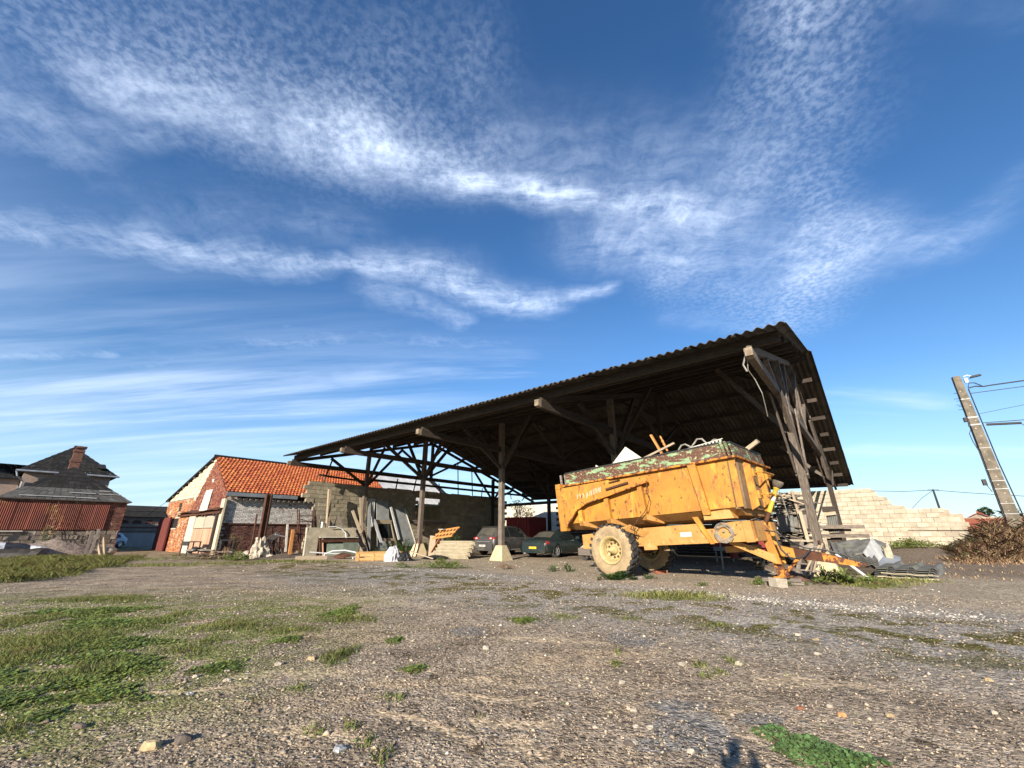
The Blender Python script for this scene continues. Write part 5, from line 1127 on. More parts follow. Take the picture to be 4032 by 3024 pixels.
# low flat cart between coupe and trailer wheel, red implement under the trailer
ct = thing('low_cart', 'low wooden flat cart with a plank side behind the trailer wheel', 'cart', S(8.8, 2.9, 0))
mb = MB(S); mb.box((9.2, 3.0, .52), (1.9, 1.1, .1)); mb.build('deck', m_greyplank, ct); mb = MB(S); mb.box((9.2, 2.4, .40), (2.0, .06, .34)); mb.build('side_board', m_greyplank, ct)
mb = MB(S); mb.hexa([(8.5, 2.4, .58), (10.1, 2.4, .58), (10.1, 2.9, .58), (8.5, 2.9, .58), (8.6, 2.45, .85), (9.7, 2.45, .85), (9.7, 2.8, .85), (8.6, 2.8, .85)]); mb.build('plank_load', m_plank, ct)
for u_ in (8.5, 9.9):
    mb = MB(); mb.lathe(S(u_, 2.55, .2), Vector((V2.x, V2.y, 0)), [(-.08, .05), (-.08, .2), (.08, .2), (.08, .05)], 16); mb.build('wheel', m_rubber, ct)
# ------------------------------------------------------------------ red container and things in the dark of the shed
rc = thing('red_container', 'dark red metal box standing at the back of the shed behind the cars', 'container', S(20, 10, 0))
mb = MB(S); mb.box((20.2, 11, 1.3), (2.4, 2.2, 2.3)); mb.build('shell', m_red, rc)
for k in range(9):
    mb = MB(S); mb.box((19.1 + .27 * k, 9.88, 1.3), (.1, .05, 2.1)); mb.build('rib', m_red, rc)
for k, (u_, v_, h_) in enumerate(((6.2, 5.4, 1.0), (5.2, 5.6, 1.25), (4.0, 6.0, 1.1))):
    pass
st_ = thing('plank_stack', 'low dark stack of boards lying under the shed behind the trailer wheels', 'stack', S(5.5, 6, 0))
for r_ in range(7):
    for c_ in range(4):
        mb = MB(S); mb.beam((3.6 + R.uniform(-.2, .2), 5.4 + c_ * .3, .25 + r_ * .13), (8.2 + R.uniform(-.3, .3), 5.5 + c_ * .3, .25 + r_ * .13), .26, .08, warp=0); mb.build('plank', m_darkt, st_)
ri = thing('red_implement', 'red farm implement with a pale letter H under the trailer', 'machine', S(3.2, 3.6, .2))
mb = MB(S); mb.box((3.0, 3.4, .82), (2.2, .14, .24)); bar = mb.build('frame_bar', m_red, ri)
letters(ri, 'H', lambda a, b: S(3.15 - a, 3.32, .74 + b), .16, m_whitel)
mb = MB(S); mb.box((3.4, 3.9, .5), (.14, .8, .5)); mb.box((2.2, 3.9, .5), (.14, .8, .5)); mb.build('bracket', m_red, ri)
mb = MB(); mb.lathe(S(2.1, 1.75, .42), Vector((U2.x, U2.y, 0)), [(-.13, .15), (-.13, .38), (-.1, .43), (.1, .43), (.13, .38), (.13, .15)], 22)
w_ = mb.build('wheel', m_rubber, ri)
for j in range(18):
    an = 2 * math.pi * j / 18; d_ = V2.to_3d() * math.cos(an) + Vector((0, 0, 1)) * math.sin(an)
    mb = MB(); mb.beam(S(2.1, 1.75, .42) + d_ * .42 - U2.to_3d() * .12, S(2.1, 1.75, .42) + d_ * .42 + U2.to_3d() * .12, .06, .05, tuple(d_)); mb.build('lug', m_mudrub, w_)
mb = MB(S); mb.beam((3.15, .9, 0), (3.12, .9, .95), .05, .05); solo(mb, 'grey_stake', m_steel, 'thin grey upright bar standing under the trailer frame', 'stake')
gs_ = thing('grey_sign_board', 'small grey board on legs standing in the dark under the trailer', 'board', S(4.2, 5.1, 0))
mb = MB(S); mb.box((4.1, 5.1, .75), (.85, .05, .55)); mb.build('board', m_greyp, gs_); mb = MB(S); mb.beam((3.75, 5.1, 0), (3.75, 5.1, .5), .05, .05); mb.beam((4.45, 5.1, 0), (4.45, 5.1, .5), .05, .05); mb.build('leg', m_greyp, gs_)
# engine parts between the leaning sheets and the grey car
en = thing('engine_parts', 'heap of dark old engine parts beside the grey car', 'scrap', S(17.7, 2.4, 0))
for k in range(9):
    mb = MB(S); mb.lathe(S(17.55 + R.uniform(-.12, .2), 1.6 + R.uniform(-.2, .3), .15 + k * .09), (R.uniform(-1, 1), R.uniform(-1, 1), R.uniform(-.3, .3)), [(-.12, .02), (-.12, .1), (.1, .12), (.12, .04)], 9) if False else mb.box((17.55 + R.uniform(-.15, .15), 1.5 + R.uniform(-.2, .3), .12 + k * .085), (R.uniform(.12, .34), R.uniform(.12, .3), R.uniform(.06, .16)), R.random() * 3); mb.build('lump', R.choice((m_black, m_steel, m_rust)), en)
mb = MB(S); mb.box((17.3, 1.4, .72), (.3, .12, .1)); mb.build('pale_block', m_plank, en)

# ------------------------------------------------------------------ junk along the left wall
def hb(fr_, a, b, w, h, t, upv):                      # H-section column
    mb = MB(); a, b = Vector(a), Vector(b); d = (b - a).normalized(); r = d.cross(Vector(upv)).normalized(); n = r.cross(d)
    for s_ in (-1, 1): mb.beam(a + n * s_ * h / 2, b + n * s_ * h / 2, w, t, tuple(n))
    mb.beam(a, b, t, h, tuple(n)); return mb
mb = hb(S, S(25, -6.98, .75), S(25.25, -6.93, 3.45), .26, .24, .025, (V2.x, V2.y, .0)); solo(mb, 'steel_column', m_rust, 'rusty H-section steel column leaning on a lump of concrete', 'column')
mb = MB(S); mb.beam((25.1, -6.75, .9), (25.3, -6.72, 3.42), .05, .2); solo(mb, 'mossy_board', mat('mossy_board', (.2, .19, .09), (.13, .12, .06), rnd=.1, **WG), 'greenish board strapped along the rusty steel column', 'board')
def rock(c, r, n=10, sq=(1, 1, 1), rough=.25, seed=0):
    """rounded stone as one mesh"""
    rr = random.Random(seed); V_ = []; F_ = []; nr = max(5, n // 2 + 1)
    for i_ in range(nr + 1):
        ph = math.pi * i_ / nr
        for j in range(n):
            th = 2 * math.pi * j / n; d = Vector((math.sin(ph) * math.cos(th), math.sin(ph) * math.sin(th), math.cos(ph)))
            k = 1 + rough * mnoise.noise(d * 1.7 + Vector((seed * 3.1, 0, 0))) + rough * .5 * mnoise.noise(d * 4.3 + Vector((0, seed * 2.3, 0)))
            V_.append(Vector(c) + Vector((d.x * sq[0], d.y * sq[1], d.z * sq[2])) * r * k)
    mb = MB(); mb.v = V_
    for i_ in range(nr):
        for j in range(n): mb.idx([i_ * n + j, i_ * n + (j + 1) % n, (i_ + 1) * n + (j + 1) % n, (i_ + 1) * n + j])
    return mb
mb = rock(S(25, -6.95, .45), .5, 34, (.75, .65, 1.25), .75, 3); solo(mb, 'concrete_lump', m_pale, 'big pale lump of broken concrete at the foot of the steel column', 'rubble', sm=False)
for k, (u_, v_, r_, lab) in enumerate(((24.5, -6.55, .17, 'white broken stone lying before the concrete lump'), (25.3, -7.8, .22, 'grey rubble piece among weeds left of the steel column'), (26.2, -6.2, .3, 'pale rubble slab against the whitewashed barn wall'), (27.0, -6.9, .26, 'pale broken block beside the black tables'), (26.6, -7.3, .2, 'small pale rubble lump behind the black tables'))):
    mb = rock(S(u_, v_, r_ * .6), r_, 9, (1.2, .9, .75), .5, 20 + k); solo(mb, 'rubble_piece', m_pale, lab, 'rubble', group='loose rubble by the barn')
mb = MB(S); mb.tube([(25.6, -7.24, 0), (25.4, -7.25, 1.1), (25.5, -7.26, 2.35)], .045, 7); solo(mb, 'rusty_pole', m_rust, 'thin rusty pole standing left of the steel column', 'pole')
rk = thing('rusty_rack', 'tall rusty ladder-like rack with three cross bars at the left wall', 'rack', S(25, -4.6, 0))
for a, b in (((25, -5.28, 2.72), (24.9, -4.75, 0)), ((25.1, -5.12, 2.66), (25.0, -4.6, 0)), ((25.1, -4.22, 2.78), (25.0, -3.95, .3)), ((25.2, -4.08, 2.7), (25.1, -3.8, .3))):
    mb = MB(S); mb.tube([a, b], .033, 6); mb.build('upright', m_rust, rk)
for z, a, b in ((2.3, -5.05, -4.15), (1.97, -5.0, -4.05), (1.77, -5.02, -3.95), (1.25, -4.95, -3.9)):
    mb = MB(S); mb.beam((25.02, a, z), (25.12, b, z + .02), .05, .05); mb.build('cross_bar', m_rust, rk)
mb = MB(S); mb.beam((25.0, -5.0, 2.1), (25.1, -4.1, 1.9), .03, .04); mb.build('diagonal', m_rust, rk)
gr_ = thing('wire_grating', 'rusty square-mesh grating leaning behind the rusty rack', 'grating', S(25.4, -4.9, 0))
for k in range(5):
    mb = MB(S); mb.tube([(25.4, -5.1 + k * .2, 0.05), (25.55, -5.1 + k * .2, 1.35)], .014, 4); mb.build('bar', m_rust, gr_)
for k in range(6):
    mb = MB(S); mb.tube([(25.42 + .02 * k, -5.15, .15 + k * .22), (25.42 + .02 * k, -4.2, .15 + k * .22)], .014, 4); mb.build('bar', m_rust, gr_)
def lean(name, m_, a, b, w, t, label, cat='plank', group=None):
    mb = MB(S); mb.beam(a, b, w, t, (1, 0, 0)); return solo(mb, name, m_, label, cat, group=group)
GB = 'boards leaning by the left wall'
lean('leaning_plank', m_orange, (24.3, -5.58, 0), (24.9, -5.36, 1.5), .17, .06, 'orange brown plank leaning left of the rusty rack', group=GB)
lean('leaning_plank', m_white, (24.7, -5.66, .3), (25.2, -5.6, 1.8), .11, .04, 'whitish plank leaning behind the orange brown plank', group=GB)
for k, (a, b, w, m_, lab) in enumerate((((25, -6.13, 0), (25.2, -6.39, 1.62), .05, m_rust, 'rusty bar standing with a hooked top near the concrete lump'), ((25, -5.9, 0), (25.1, -6.08, 1.3), .045, m_plank, 'short pale stake before the barn wall'),
        ((25, -6.03, .05), (25.1, -6.29, 1.25), .05, m_rust, 'rusty stake next to the hooked bar'), ((24.8, -6.45, .1), (25, -6.86, 1.04), .05, m_white, 'pale rod leaning onto the concrete lump'), ((24.8, -6.26, .1), (25, -6.6, 1.03), .06, m_greyplank, 'speckled grey rod leaning right of the pale rod'), ((24.9, -5.8, 0), (25.1, -5.66, 1.0), .04, m_greyplank, 'thin grey stake leaning behind the orange brown plank'), ((25.0, -5.95, .1), (25.1, -5.5, .95), .035, m_greyplank, 'thin crooked branch leaning among the stakes'))):
    mb = MB(S); mb.beam(a, b, w, w * .8); solo(mb, 'stake', m_, lab, 'stake', group='stakes by the concrete lump')
for k in range(16):
    v_ = R.uniform(-6.7, -5.5); u_ = R.uniform(24.6, 25.4); h_ = R.uniform(.7, 1.35)
    mb = MB(S); mb.tube([(u_, v_ + R.uniform(.05, .3), -.02), (u_ + .1, v_, h_ * .6), (u_ + R.uniform(.1, .3), v_ + R.uniform(-.12, .12), h_)], R.uniform(.014, .03), 5); solo(mb, 'thin_rod', R.choice((m_rust, m_darkt, m_greyplank)), 'thin dark rod standing in the tangle between the concrete lump and the orange brown plank', 'rod', group='rods in the tangle')
lean('grey_bar', m_greywood, (24.9, -6.31, 1.25), (25, -5.56, 1.08), .07, .05, 'grey bar lying level across the stakes', 'bar')
lean('loose_board', m_greyplank, (24.95, -6.6, .95), (25.1, -6.05, 1.28), .3, .04, 'weathered board end behind the stakes', 'board')
# heap of dark soil and brush at the foot of it all
def heap(name, c, rx, ry, h, m_, label, cat, seed=1, n=26, ang=0, kind=None, jag=.35):
    G = []
    for i_ in range(n + 1):
        row = []
        for j in range(n + 1):
            a, b = -1 + 2 * i_ / n, -1 + 2 * j / n; r = math.hypot(a, b)
            q = max(0, 1 - r) ** .8
            z = h * q * (1 + jag * mnoise.noise((a * 3 + seed, b * 3, 0)) + jag * .6 * mnoise.noise((a * 9, b * 9 + seed, 1))) - .03
            x_, y_ = a * rx, b * ry; x_, y_ = x_ * math.cos(ang) - y_ * math.sin(ang), x_ * math.sin(ang) + y_ * math.cos(ang)
            row.append((c[0] + x_, c[1] + y_, gh(c[0] + x_, c[1] + y_) + z - .04 * smooth(.85, 1.0, r)))
        G.append(row)
    mb = MB(); mb.grid(G, .1); return solo(mb, name, m_, label, cat, loc=(c[0], c[1], c[2]), sm=True, kind=kind)
p_ = S(24.6, -5.6, 0); heap('soil_heap', p_, 1.9, .9, .26, mat('dark_soil', (.13, .10, .075), (.07, .055, .042), scale=9, rough=1, bump=1., bscale=24, spots=[((.42, .37, .3), 26, .64, .72)]), 'low dark heap of soil and litter before the leaning stakes', 'heap', 4, 30, AZ)
# concrete surround with old window panes
mb = MB(S); mb.hexa([(24.12, -4.2, .05), (24.12, -1.7, .05), (24.16, -1.7, .05), (24.12, -4.2, .05), (24.14, -4.2, 1.05), (24.14, -1.7, 1.05), (24.18, -1.7, 1.05), (24.18, -4.2, 1.05)]); solo(mb, 'opening_shade_sheet', m_darkt, 'added dark sheet standing in for shade inside the concrete surround', 'board')  # added to blacken the opening: its shade made as a dark sheet
fs = thing('concrete_surround', 'pale grey concrete surround standing like a low doorway over old glass panes', 'surround', S(24, -3.3, 0))
mb = MB(S); mb.hexa([(23.9, -4.98, 1.08), (23.9, -1.86, 1.08), (24.05, -1.86, 1.08), (24.05, -4.98, 1.08), (24.0, -4.98, 1.62), (24.0, -1.86, 1.62), (24.15, -1.86, 1.62), (24.15, -4.98, 1.62)]); mb.build('lintel', m_concg, fs)
mb = MB(S); mb.hexa([(23.88, -4.97, 0), (23.88, -4.25, 0), (24.03, -4.25, 0), (24.03, -4.97, 0), (23.9, -4.97, 1.08), (23.9, -4.25, 1.08), (24.05, -4.25, 1.08), (24.05, -4.97, 1.08)]); mb.build('jamb', m_concg, fs)
mb = MB(S); mb.hexa([(23.86, -4.99, 0), (23.86, -4.93, 0), (23.9, -4.93, 0), (23.9, -4.99, 0), (23.96, -4.99, 1.6), (23.96, -4.93, 1.6), (24.0, -4.93, 1.6), (24.0, -4.99, 1.6)]); mb.build('white_edge', m_white, fs)
mb = MB(S); mb.beam((23.85, -4.2, 1.07), (23.85, -1.7, 1.05), .1, .05); mb.build('sill_board', m_white, fs)
mb = MB(S); mb.beam((23.8, -4.1, .88), (23.8, -1.65, .86), .06, .17); mb.build('dark_rail', m_rust, fs)
for k, (a, b, h_) in enumerate(((-3.7, -2.4, .72), (-2.7, -1.7, .78))):
    mb = MB(S); mb.hexa([(23.72 - k * .05, a, .03), (23.72 - k * .05, b, .03), (23.74 - k * .05, b, .03), (23.74 - k * .05, a, .03), (23.85 - k * .05, a, h_), (23.85 - k * .05, b, h_), (23.87 - k * .05, b, h_), (23.87 - k * .05, a, h_)]); solo(mb, 'glass_pane', m_gpane, 'large old glass pane leaning in the concrete surround' if k == 0 else 'greener old glass pane leaning right under the concrete surround', 'pane', group='old panes under the surround')
for k, v_ in enumerate((-4.2, -4.02)):
    lean('pink_batten', m_door if k else m_rust, (23.7, v_ + .1, 0), (23.85, v_, 1.0), .07, .05, ('rusty strip standing at the left edge of the surround opening', 'faded pink batten standing in the surround opening')[k], 'batten')
mb = MB(S); mb.tube([(23.85, -3.75, 1.66), (23.85, -3.3, 1.68), (23.84, -2.9, 1.56), (23.83, -2.62, 1.32), (23.82, -2.54, 1.02)], .03, 7); solo(mb, 'curved_pipe', m_whitepl, 'curved grey plastic pipe hanging on the face of the concrete surround', 'pipe')
mb = MB(S); mb.tube([(22.5, -5.3, .33), (22.4, -4.6, .26), (22.3, -3.9, .2), (22.2, -3.2, .16)], .035, 7); solo(mb, 'straight_pipe', m_whitepl, 'straight white pipe lying low before the concrete surround', 'pipe')
mb = MB(S); mb.tube([(21.4, -5.1, .06), (21.3, -5.05, .26), (21.2, -4.7, .4), (21.0, -4.1, .42), (20.7, -3.6, .3), (20.4, -3.7, .12), (20.3, -4.0, .04)], .036, 8); solo(mb, 'looped_hose', m_whitepl, 'looped white hose arching over the rusty plate by the pine crates', 'hose')
mb = MB(S); mb.hexa([(21.3, -4.6, .04), (20.6, -4.4, .04), (20.5, -4.0, .12), (21.3, -4.1, .16), (21.2, -4.5, .2), (20.6, -4.35, .1), (20.5, -4.0, .26), (21.25, -4.1, .3)]); solo(mb, 'rusty_plate', m_rust, 'bent rusty plate lying under the looped white hose', 'plate')
mb = MB(S); mb.beam((21.9, -6.3, .08), (21.1, -5.0, .08), .1, .22); solo(mb, 'ground_beam', m_plank, 'pale squared beam lying on the ground before the surround', 'beam')
mb = MB(S); mb.hexa([(22.2, -6.0, .0), (22.0, -5.5, .0), (22.3, -5.4, .0), (22.5, -5.9, 0), (22.2, -6.0, .12), (22.0, -5.5, .06), (22.3, -5.4, .05), (22.5, -5.9, .13)]); solo(mb, 'pale_green_bag', mat('pale_green_bag', (.4, .5, .42), (.3, .4, .33), scale=8), 'crumpled pale green scrap lying behind the pale ground beam', 'scrap')
tp_ = thing('tall_post', 'tall pale square post standing before the grey block wall', 'post', S(26.3, -2.6, 0))
mb = MB(S); mb.beam((26.25, -2.5, .5), (26.35, -2.76, 4.12), .2, .2); mb.build('shaft', m_plank, tp_)
mb = MB(S); mb.beam((26.15, -2.75, 3.9), (26.2, -2.72, 2.3), .02, .05); mb.build('split_edge', m_endgrain, tp_)
for k, (a, b, w, m_, lab) in enumerate((((24.7, -1.02, 1.5), (25.3, -1.0, 3.6), .17, m_plank, 'bright tall plank leaning on the first shed post'), ((24.6, -1.11, 1.3), (25.1, -1.62, 2.72), .18, m_plank, 'short yellowish plank tilted left of the bright tall plank'), ((24.2, -.8, .05), (24.8, -1.7, 1.64), .17, m_greyplank, 'thick grey split plank slanting before the concrete surround'),
        ((24.9, -.4, .05), (25.6, -.9, 2.97), .11, m_plank, 'narrow long plank leaning at the first shed post'), ((25.0, -1.9, 1.2), (25.5, -2.36, 2.39), .12, m_greyplank, 'grey plank end leaning over the concrete surround'), ((25.3, -.75, .05), (25.7, -.3, 1.95), .16, m_greyplank, 'dark grey plank leaning right of the first shed post'), ((24.5, -.63, .1), (25, -1.27, 1.6), .15, m_greyplank, 'grey plank leaning beside the thick split plank'), ((24.8, -.2, .1), (25.3, -.5, 1.5), .12, m_rust, 'reddish plank leaning by the shrub at the first shed post'))):
    lean('leaning_plank', m_, a, b, w, .05, lab, group='planks leaning at the first post')
mb = MB(S); mb.tube([(26.2, -3.0, 1.2), (26.2, -3.0, 2.0)], .07, 8); solo(mb, 'white_tube', m_whitepl, 'short white tube standing before the grey block wall', 'tube')
for k, (v_, h_) in enumerate(((-3.6, 2.7), (-3.35, 2.3), (-2.0, 1.9), (-3.8, 2.0))):
    lean('rough_timber', m_greyplank, (26.0, v_ + .15, .4), (26.6, v_, h_), .12, .1, ('tall rough timber right of the rusty rack', 'shorter rough timber beside the tall rough timber', 'rough timber stub right of the tall pale post', 'rough timber stub behind the rusty rack')[k], 'timber', 'rough timbers against the wall')
# sheets, panels and a frame against the wall
sgm = corr_mesh('corrugated_panel', .62, 1.95, 5, .02, m_zincr)
cs = thing('corrugated_sheet', 'grey corrugated sheet standing upright against the block wall', 'sheet', S(26.5, .7, 1.7))
place('corrugated_panel', sgm, cs, basis(S(26.5, .98, 1.75), S(0, 0, 0) - S(0, 1, 0), Vector((0, 0, 1)) + U2.to_3d() * .05))
mb = MB(S); mb.hexa([(25.9, .3, .05), (25.9, .55, .05), (25.95, .55, .05), (25.9, .3, .05), (26.5, .35, 3.4), (26.5, .55, 3.4), (26.55, .55, 3.4), (26.55, .35, 3.4)]); solo(mb, 'grey_strip', m_greywood, 'long narrow grey board standing left of the corrugated sheet', 'board')
mb = MB(S); mb.hexa([(26.0, 1.2, .1), (26.0, 2.2, .1), (26.06, 2.2, .1), (26.06, 1.2, .1), (26.6, 1.08, 3.55), (26.6, 2.13, 3.55), (26.66, 2.13, 3.55), (26.66, 1.08, 3.55)]); solo(mb, 'grey_board', m_greyp, 'tall plain grey panel standing behind the wooden frame', 'panel')
fr = thing('wooden_frame', 'weathered wooden window frame leaning upright amid grey panels', 'frame', S(25.5, 1.3, 0))
for nm, a, b, w in (('head', (25.62, .42, 2.06), (25.62, 1.86, 2.06), .26), ('stile', (25.62, .62, 1.95), (25.4, 1.0, .7), .13), ('stile', (25.62, 1.84, 1.95), (25.4, 2.1, .8), .06), ('sill', (25.44, .95, .86), (25.42, 2.1, .86), .16)):
    mb = MB(S); mb.beam(a, b, .08, w, (1, 0, 0)) if nm == 'stile' else mb.beam(a, b, .08, w); 
    if nm == 'stile':
        mb = MB(S); mb.beam(a, b, w, .08, (1, 0, 0))
    mb.build(nm, m_plank, fr)
mb = MB(S); mb.hexa([(25.45, 1.0, .95), (25.45, 2.05, .95), (25.46, 2.05, .95), (25.46, 1.0, .95), (25.62, .75, 1.92), (25.62, 1.85, 1.92), (25.63, 1.85, 1.92), (25.63, .75, 1.92)]); mb.build('pane', m_glass, fr)
lean('grey_post', m_greywood, (24.9, 2.15, .85), (25.6, 1.68, 3.1), .14, .1, 'pale grey painted plank leaning between the frame and the leaning panel', 'plank')
lean('grey_post', m_greywood, (24.8, .75, .5), (25.4, .24, 2.2), .18, .08, 'ribbed grey plank leaning left of the wooden frame', 'plank')
mb = MB(S); mb.hexa([(24.9, 2.55, .5), (24.9, 3.75, .3), (24.95, 3.75, .3), (24.95, 2.55, .5), (25.7, 1.80, 3.05), (25.7, 2.95, 3.05), (25.75, 2.95, 3.05), (25.75, 1.8, 3.05)]); lp = solo(mb, 'slanted_board', m_greyp, 'large smooth grey panel leaning at a slant right of the wooden frame', 'panel')
mb = MB(S); mb.beam((24.88, 3.77, .3), (25.68, 2.97, 3.06), .05, .05, (1, 0, 0)); o_ = mb.build('edge_strip', m_white, lp)
bn = thing('work_bench', 'long wooden bench running along the wall in the dark', 'bench', S(26, 5, 0))
mb = MB(S); mb.box((26, 5.2, 2.2), (.7, 4.2, .07)); mb.build('top', m_greyplank, bn); mb = MB(S); mb.box((25.68, 5.2, 2.05), (.05, 4.2, .2)); mb.build('apron', m_greyplank, bn)
for v_ in (3.4, 7.0):
    mb = MB(S); mb.beam((25.75, v_, 0), (25.75, v_, 2.1), .12, .12); mb.build('leg', m_greyplank, bn)
mb = MB(S); mb.hexa([(26.85, 5.1, 2.3), (26.85, 7.5, 2.3), (26.9, 7.5, 2.3), (26.9, 5.1, 2.3), (26.85, 5.1, 3.5), (26.85, 7.5, 3.5), (26.9, 7.5, 3.5), (26.9, 5.1, 3.5)]); solo(mb, 'fibre_board', mat('yellowish_board', (.2, .17, .09), (.15, .125, .07), scale=3), 'yellowish board closing the lower part of the wall opening', 'board')
# pine crates and pallet
def crate(name, label, c, L, W, H, ang, group=None, tilt=None, slats=2):
    t = thing(name, label, 'crate', c, group); ca, sa = math.cos(ang), math.sin(ang)
    def fr_(x, y, z):
        q = Vector((x, y, z))
        if tilt: q = tilt @ q
        return Vector(c) + Vector((q.x * ca - q.y * sa, q.x * sa + q.y * ca, q.z))
    n = max(2, int(L / .62) + 1)
    for s_ in (-1, 1):
        for k in range(slats):
            mb = MB(fr_); z = H * (k + .5) / slats; mb.beam((-L / 2, s_ * W / 2, z), (L / 2, s_ * W / 2, z), .02, H / slats * .62); mb.build('slat', m_crate, t)
        for k in range(n):
            mb = MB(fr_); x = -L / 2 + .05 + (L - .1) * k / (n - 1); mb.beam((x, s_ * (W / 2 + .022), 0), (x, s_ * (W / 2 + .022), H), .09, .03, (0, 1, 0)); mb.build('batten', m_crate, t)
        mb = MB(fr_); mb.beam((-L / 2 - .03, s_ * (W / 2 + .02), H + .015), (L / 2 + .03, s_ * (W / 2 + .02), H + .015), .08, .03); mb.build('rim', m_crate, t)
        for k in range(slats):
            mb = MB(fr_); z = H * (k + .5) / slats; mb.beam((s_ * L / 2, -W / 2, z), (s_ * L / 2, W / 2, z), .02, H / slats * .62); mb.build('slat', m_crate, t)
    for k in range(4):
        mb = MB(fr_); y = -W / 2 + W * (k + .5) / 4; mb.beam((-L / 2, y, .01), (L / 2, y, .01), W / 4 * .85, .018); mb.build('bottom_board', m_crate, t)
    return t
ld_ = U2 * -.45 + V2 * .89; sd2 = U2 * .89 + V2 * .45; cc = S(18.37, -4.9, 0) + (ld_ * 1.1 + sd2 * .5).to_3d()
crate('pine_crate', 'long fresh pine crate lying on the ground before the concrete surround', cc, 2.2, 1.0, .37, math.atan2(ld_.y, ld_.x))
pt_ = thing('pine_pallet', 'orange pine pallet tipped on top of the pale corrugated sheets', 'pallet', S(17.8, .3, 1.0))
for k in range(6):
    mb = MB(S); u_ = 18.5 - k * .29; mb.hexa([(u_, .0, 1.0 + .03 * k), (u_ - .12, .0, 1.02 + .03 * k), (u_ - .12, .5, 1.42 + .03 * k), (u_, .5, 1.4 + .03 * k), (u_, -.03, 1.03 + .03 * k), (u_ - .12, -.03, 1.05 + .03 * k), (u_ - .12, .47, 1.45 + .03 * k), (u_, .47, 1.43 + .03 * k)]); mb.build('slat', m_orange, pt_)
for z, v_ in ((.98, -.04), (1.2, .2), (1.42, .5)):
    mb = MB(S); mb.beam((18.6, v_, z), (16.9, v_, z + .17), .05, .09); mb.build('bearer', m_orange, pt_)
mb = MB(S); mb.box((18.2, .3, 1.5), (.4, .2, .03)); mb.build('paper_label', m_white, pt_)
pm = corr_mesh('sheet', 1.05, 2.75, 5, .062, m_asbpale)
csg = thing('sheet_stack', 'stack of pale corrugated cement sheets leaning low before the grey car', 'sheets', S(16.4, -.4, 0))
for k in range(3):
    o_ = S(17.95 - .04 * k, -.55 + .04 * k, .03 - .025 * k); xx = Vector((0, 0, 1)) * .75 + V2.to_3d() * .5; xx.normalize()
    yy = (S(14.9, -.45, .2) - S(17.95, -.55, 0)).normalized()
    place('sheet', pm, csg, basis(o_, xx, yy))
mb = MB(S); mb.beam((18.3, -.3, .25), (17.8, -.2, .95), .16, .04); solo(mb, 'brick_red_board', mat('red_board', (.45, .17, .08), (.35, .12, .06), rnd=.1, **WG), 'reddish board wedged at the left end of the pale sheets', 'board')
# plastic bag, tools and sheeting by the second post foot
def crumple(c, rx, ry, h, seed, n=18):
    G = []
    for i_ in range(n + 1):
        row = []
        for j in range(2 * n):
            ph = .5 * math.pi * i_ / n; th = 2 * math.pi * j / (2 * n)
            k = 1 + .5 * abs(mnoise.noise((math.cos(th) * 2.2 + seed, math.sin(th) * 2.2, ph * 1.5))) - .22 + .3 * mnoise.noise((math.cos(th) * 5, math.sin(th) * 5 + seed, ph * 3))
            row.append((c[0] + rx * k * math.cos(th) * math.cos(ph * .98), c[1] + ry * k * math.sin(th) * math.cos(ph * .98), c[2] + h * math.sin(ph) * (1 + .25 * mnoise.noise((th, seed, ph * 2)))))
        G.append(row + [row[0]])
    mb = MB(); mb.grid(G, .1); return mb
bg_ = thing('plastic_bag', 'crumpled white and black plastic bag lying before the second post', 'bag', S(16.9, -3.6, 0))
mb = crumple(S(17.05, -3.75, 0), .42, .42, .66, 3); mb.build('white_side', m_bag, bg_); mb = crumple(S(16.6, -3.4, -.02), .42, .36, .45, 9); mb.build('black_side', m_tarp, bg_)
mb = crumple(S(16.6, -1.4, -.02), .75, .5, .22, 14); solo(mb, 'black_sheeting', m_tarp, 'crumpled black plastic sheet on the ground at the second post foot', 'sheeting')
mb = MB(S); mb.beam((17.1, -2.7, .42), (16.2, -1.9, .06), .16, .05); solo(mb, 'short_board', m_plank, 'short pale board sloping between the plastic bag and the post foot', 'board')
mb = MB(S); mb.box((18.3, -3.6, .05), (.55, .2, .1), .3); solo(mb, 'hollow_brick', m_whitepl, 'pale hollow brick lying in front of the plastic bag', 'brick')
u2_ = BAY * 3
for k, (a, b) in enumerate((((u2_ - 3.15 + .1, -.9, 0), (u2_ - 2.9, -.5, 1.05)), ((u2_ - 3.5, -1.0, 0), (u2_ - 3.3, -.5, .85)))):
    pass
for k, (du, h_) in enumerate(((-.32, 1.0), (-.62, .9))):
    mb = MB(S); mb.beam((u2_ + du - .25, -.85, 0), (u2_ + du + .1, -.3, h_), .05, .06); solo(mb, 'rusty_tool', m_rust, ('rusty fork handle leaning on the second post foot', 'rusty bar leaning right of the fork handle')[k], 'tool')
mb = MB(S); mb.hexa([(u2_ - .5, .35, 0), (u2_ - 1.0, .35, 0), (u2_ - 1.0, .4, 0), (u2_ - .5, .4, 0), (u2_ - .4, .5, 1.15), (u2_ - .95, .5, 1.12), (u2_ - .95, .55, 1.12), (u2_ - .4, .55, 1.15)]); solo(mb, 'square_board', m_plank, 'square pale board standing behind the second post foot', 'board')
mb = MB(S); mb.hexa([(u2_ + .5, .3, 0), (u2_ + .3, .3, 0), (u2_ + .3, .35, 0), (u2_ + .5, .35, 0), (u2_ + .55, .4, 1.2), (u2_ + .35, .4, 1.2), (u2_ + .35, .45, 1.2), (u2_ + .55, .45, 1.2)]); solo(mb, 'narrow_board', m_greyplank, 'narrow grey board standing left behind the second post foot', 'board')

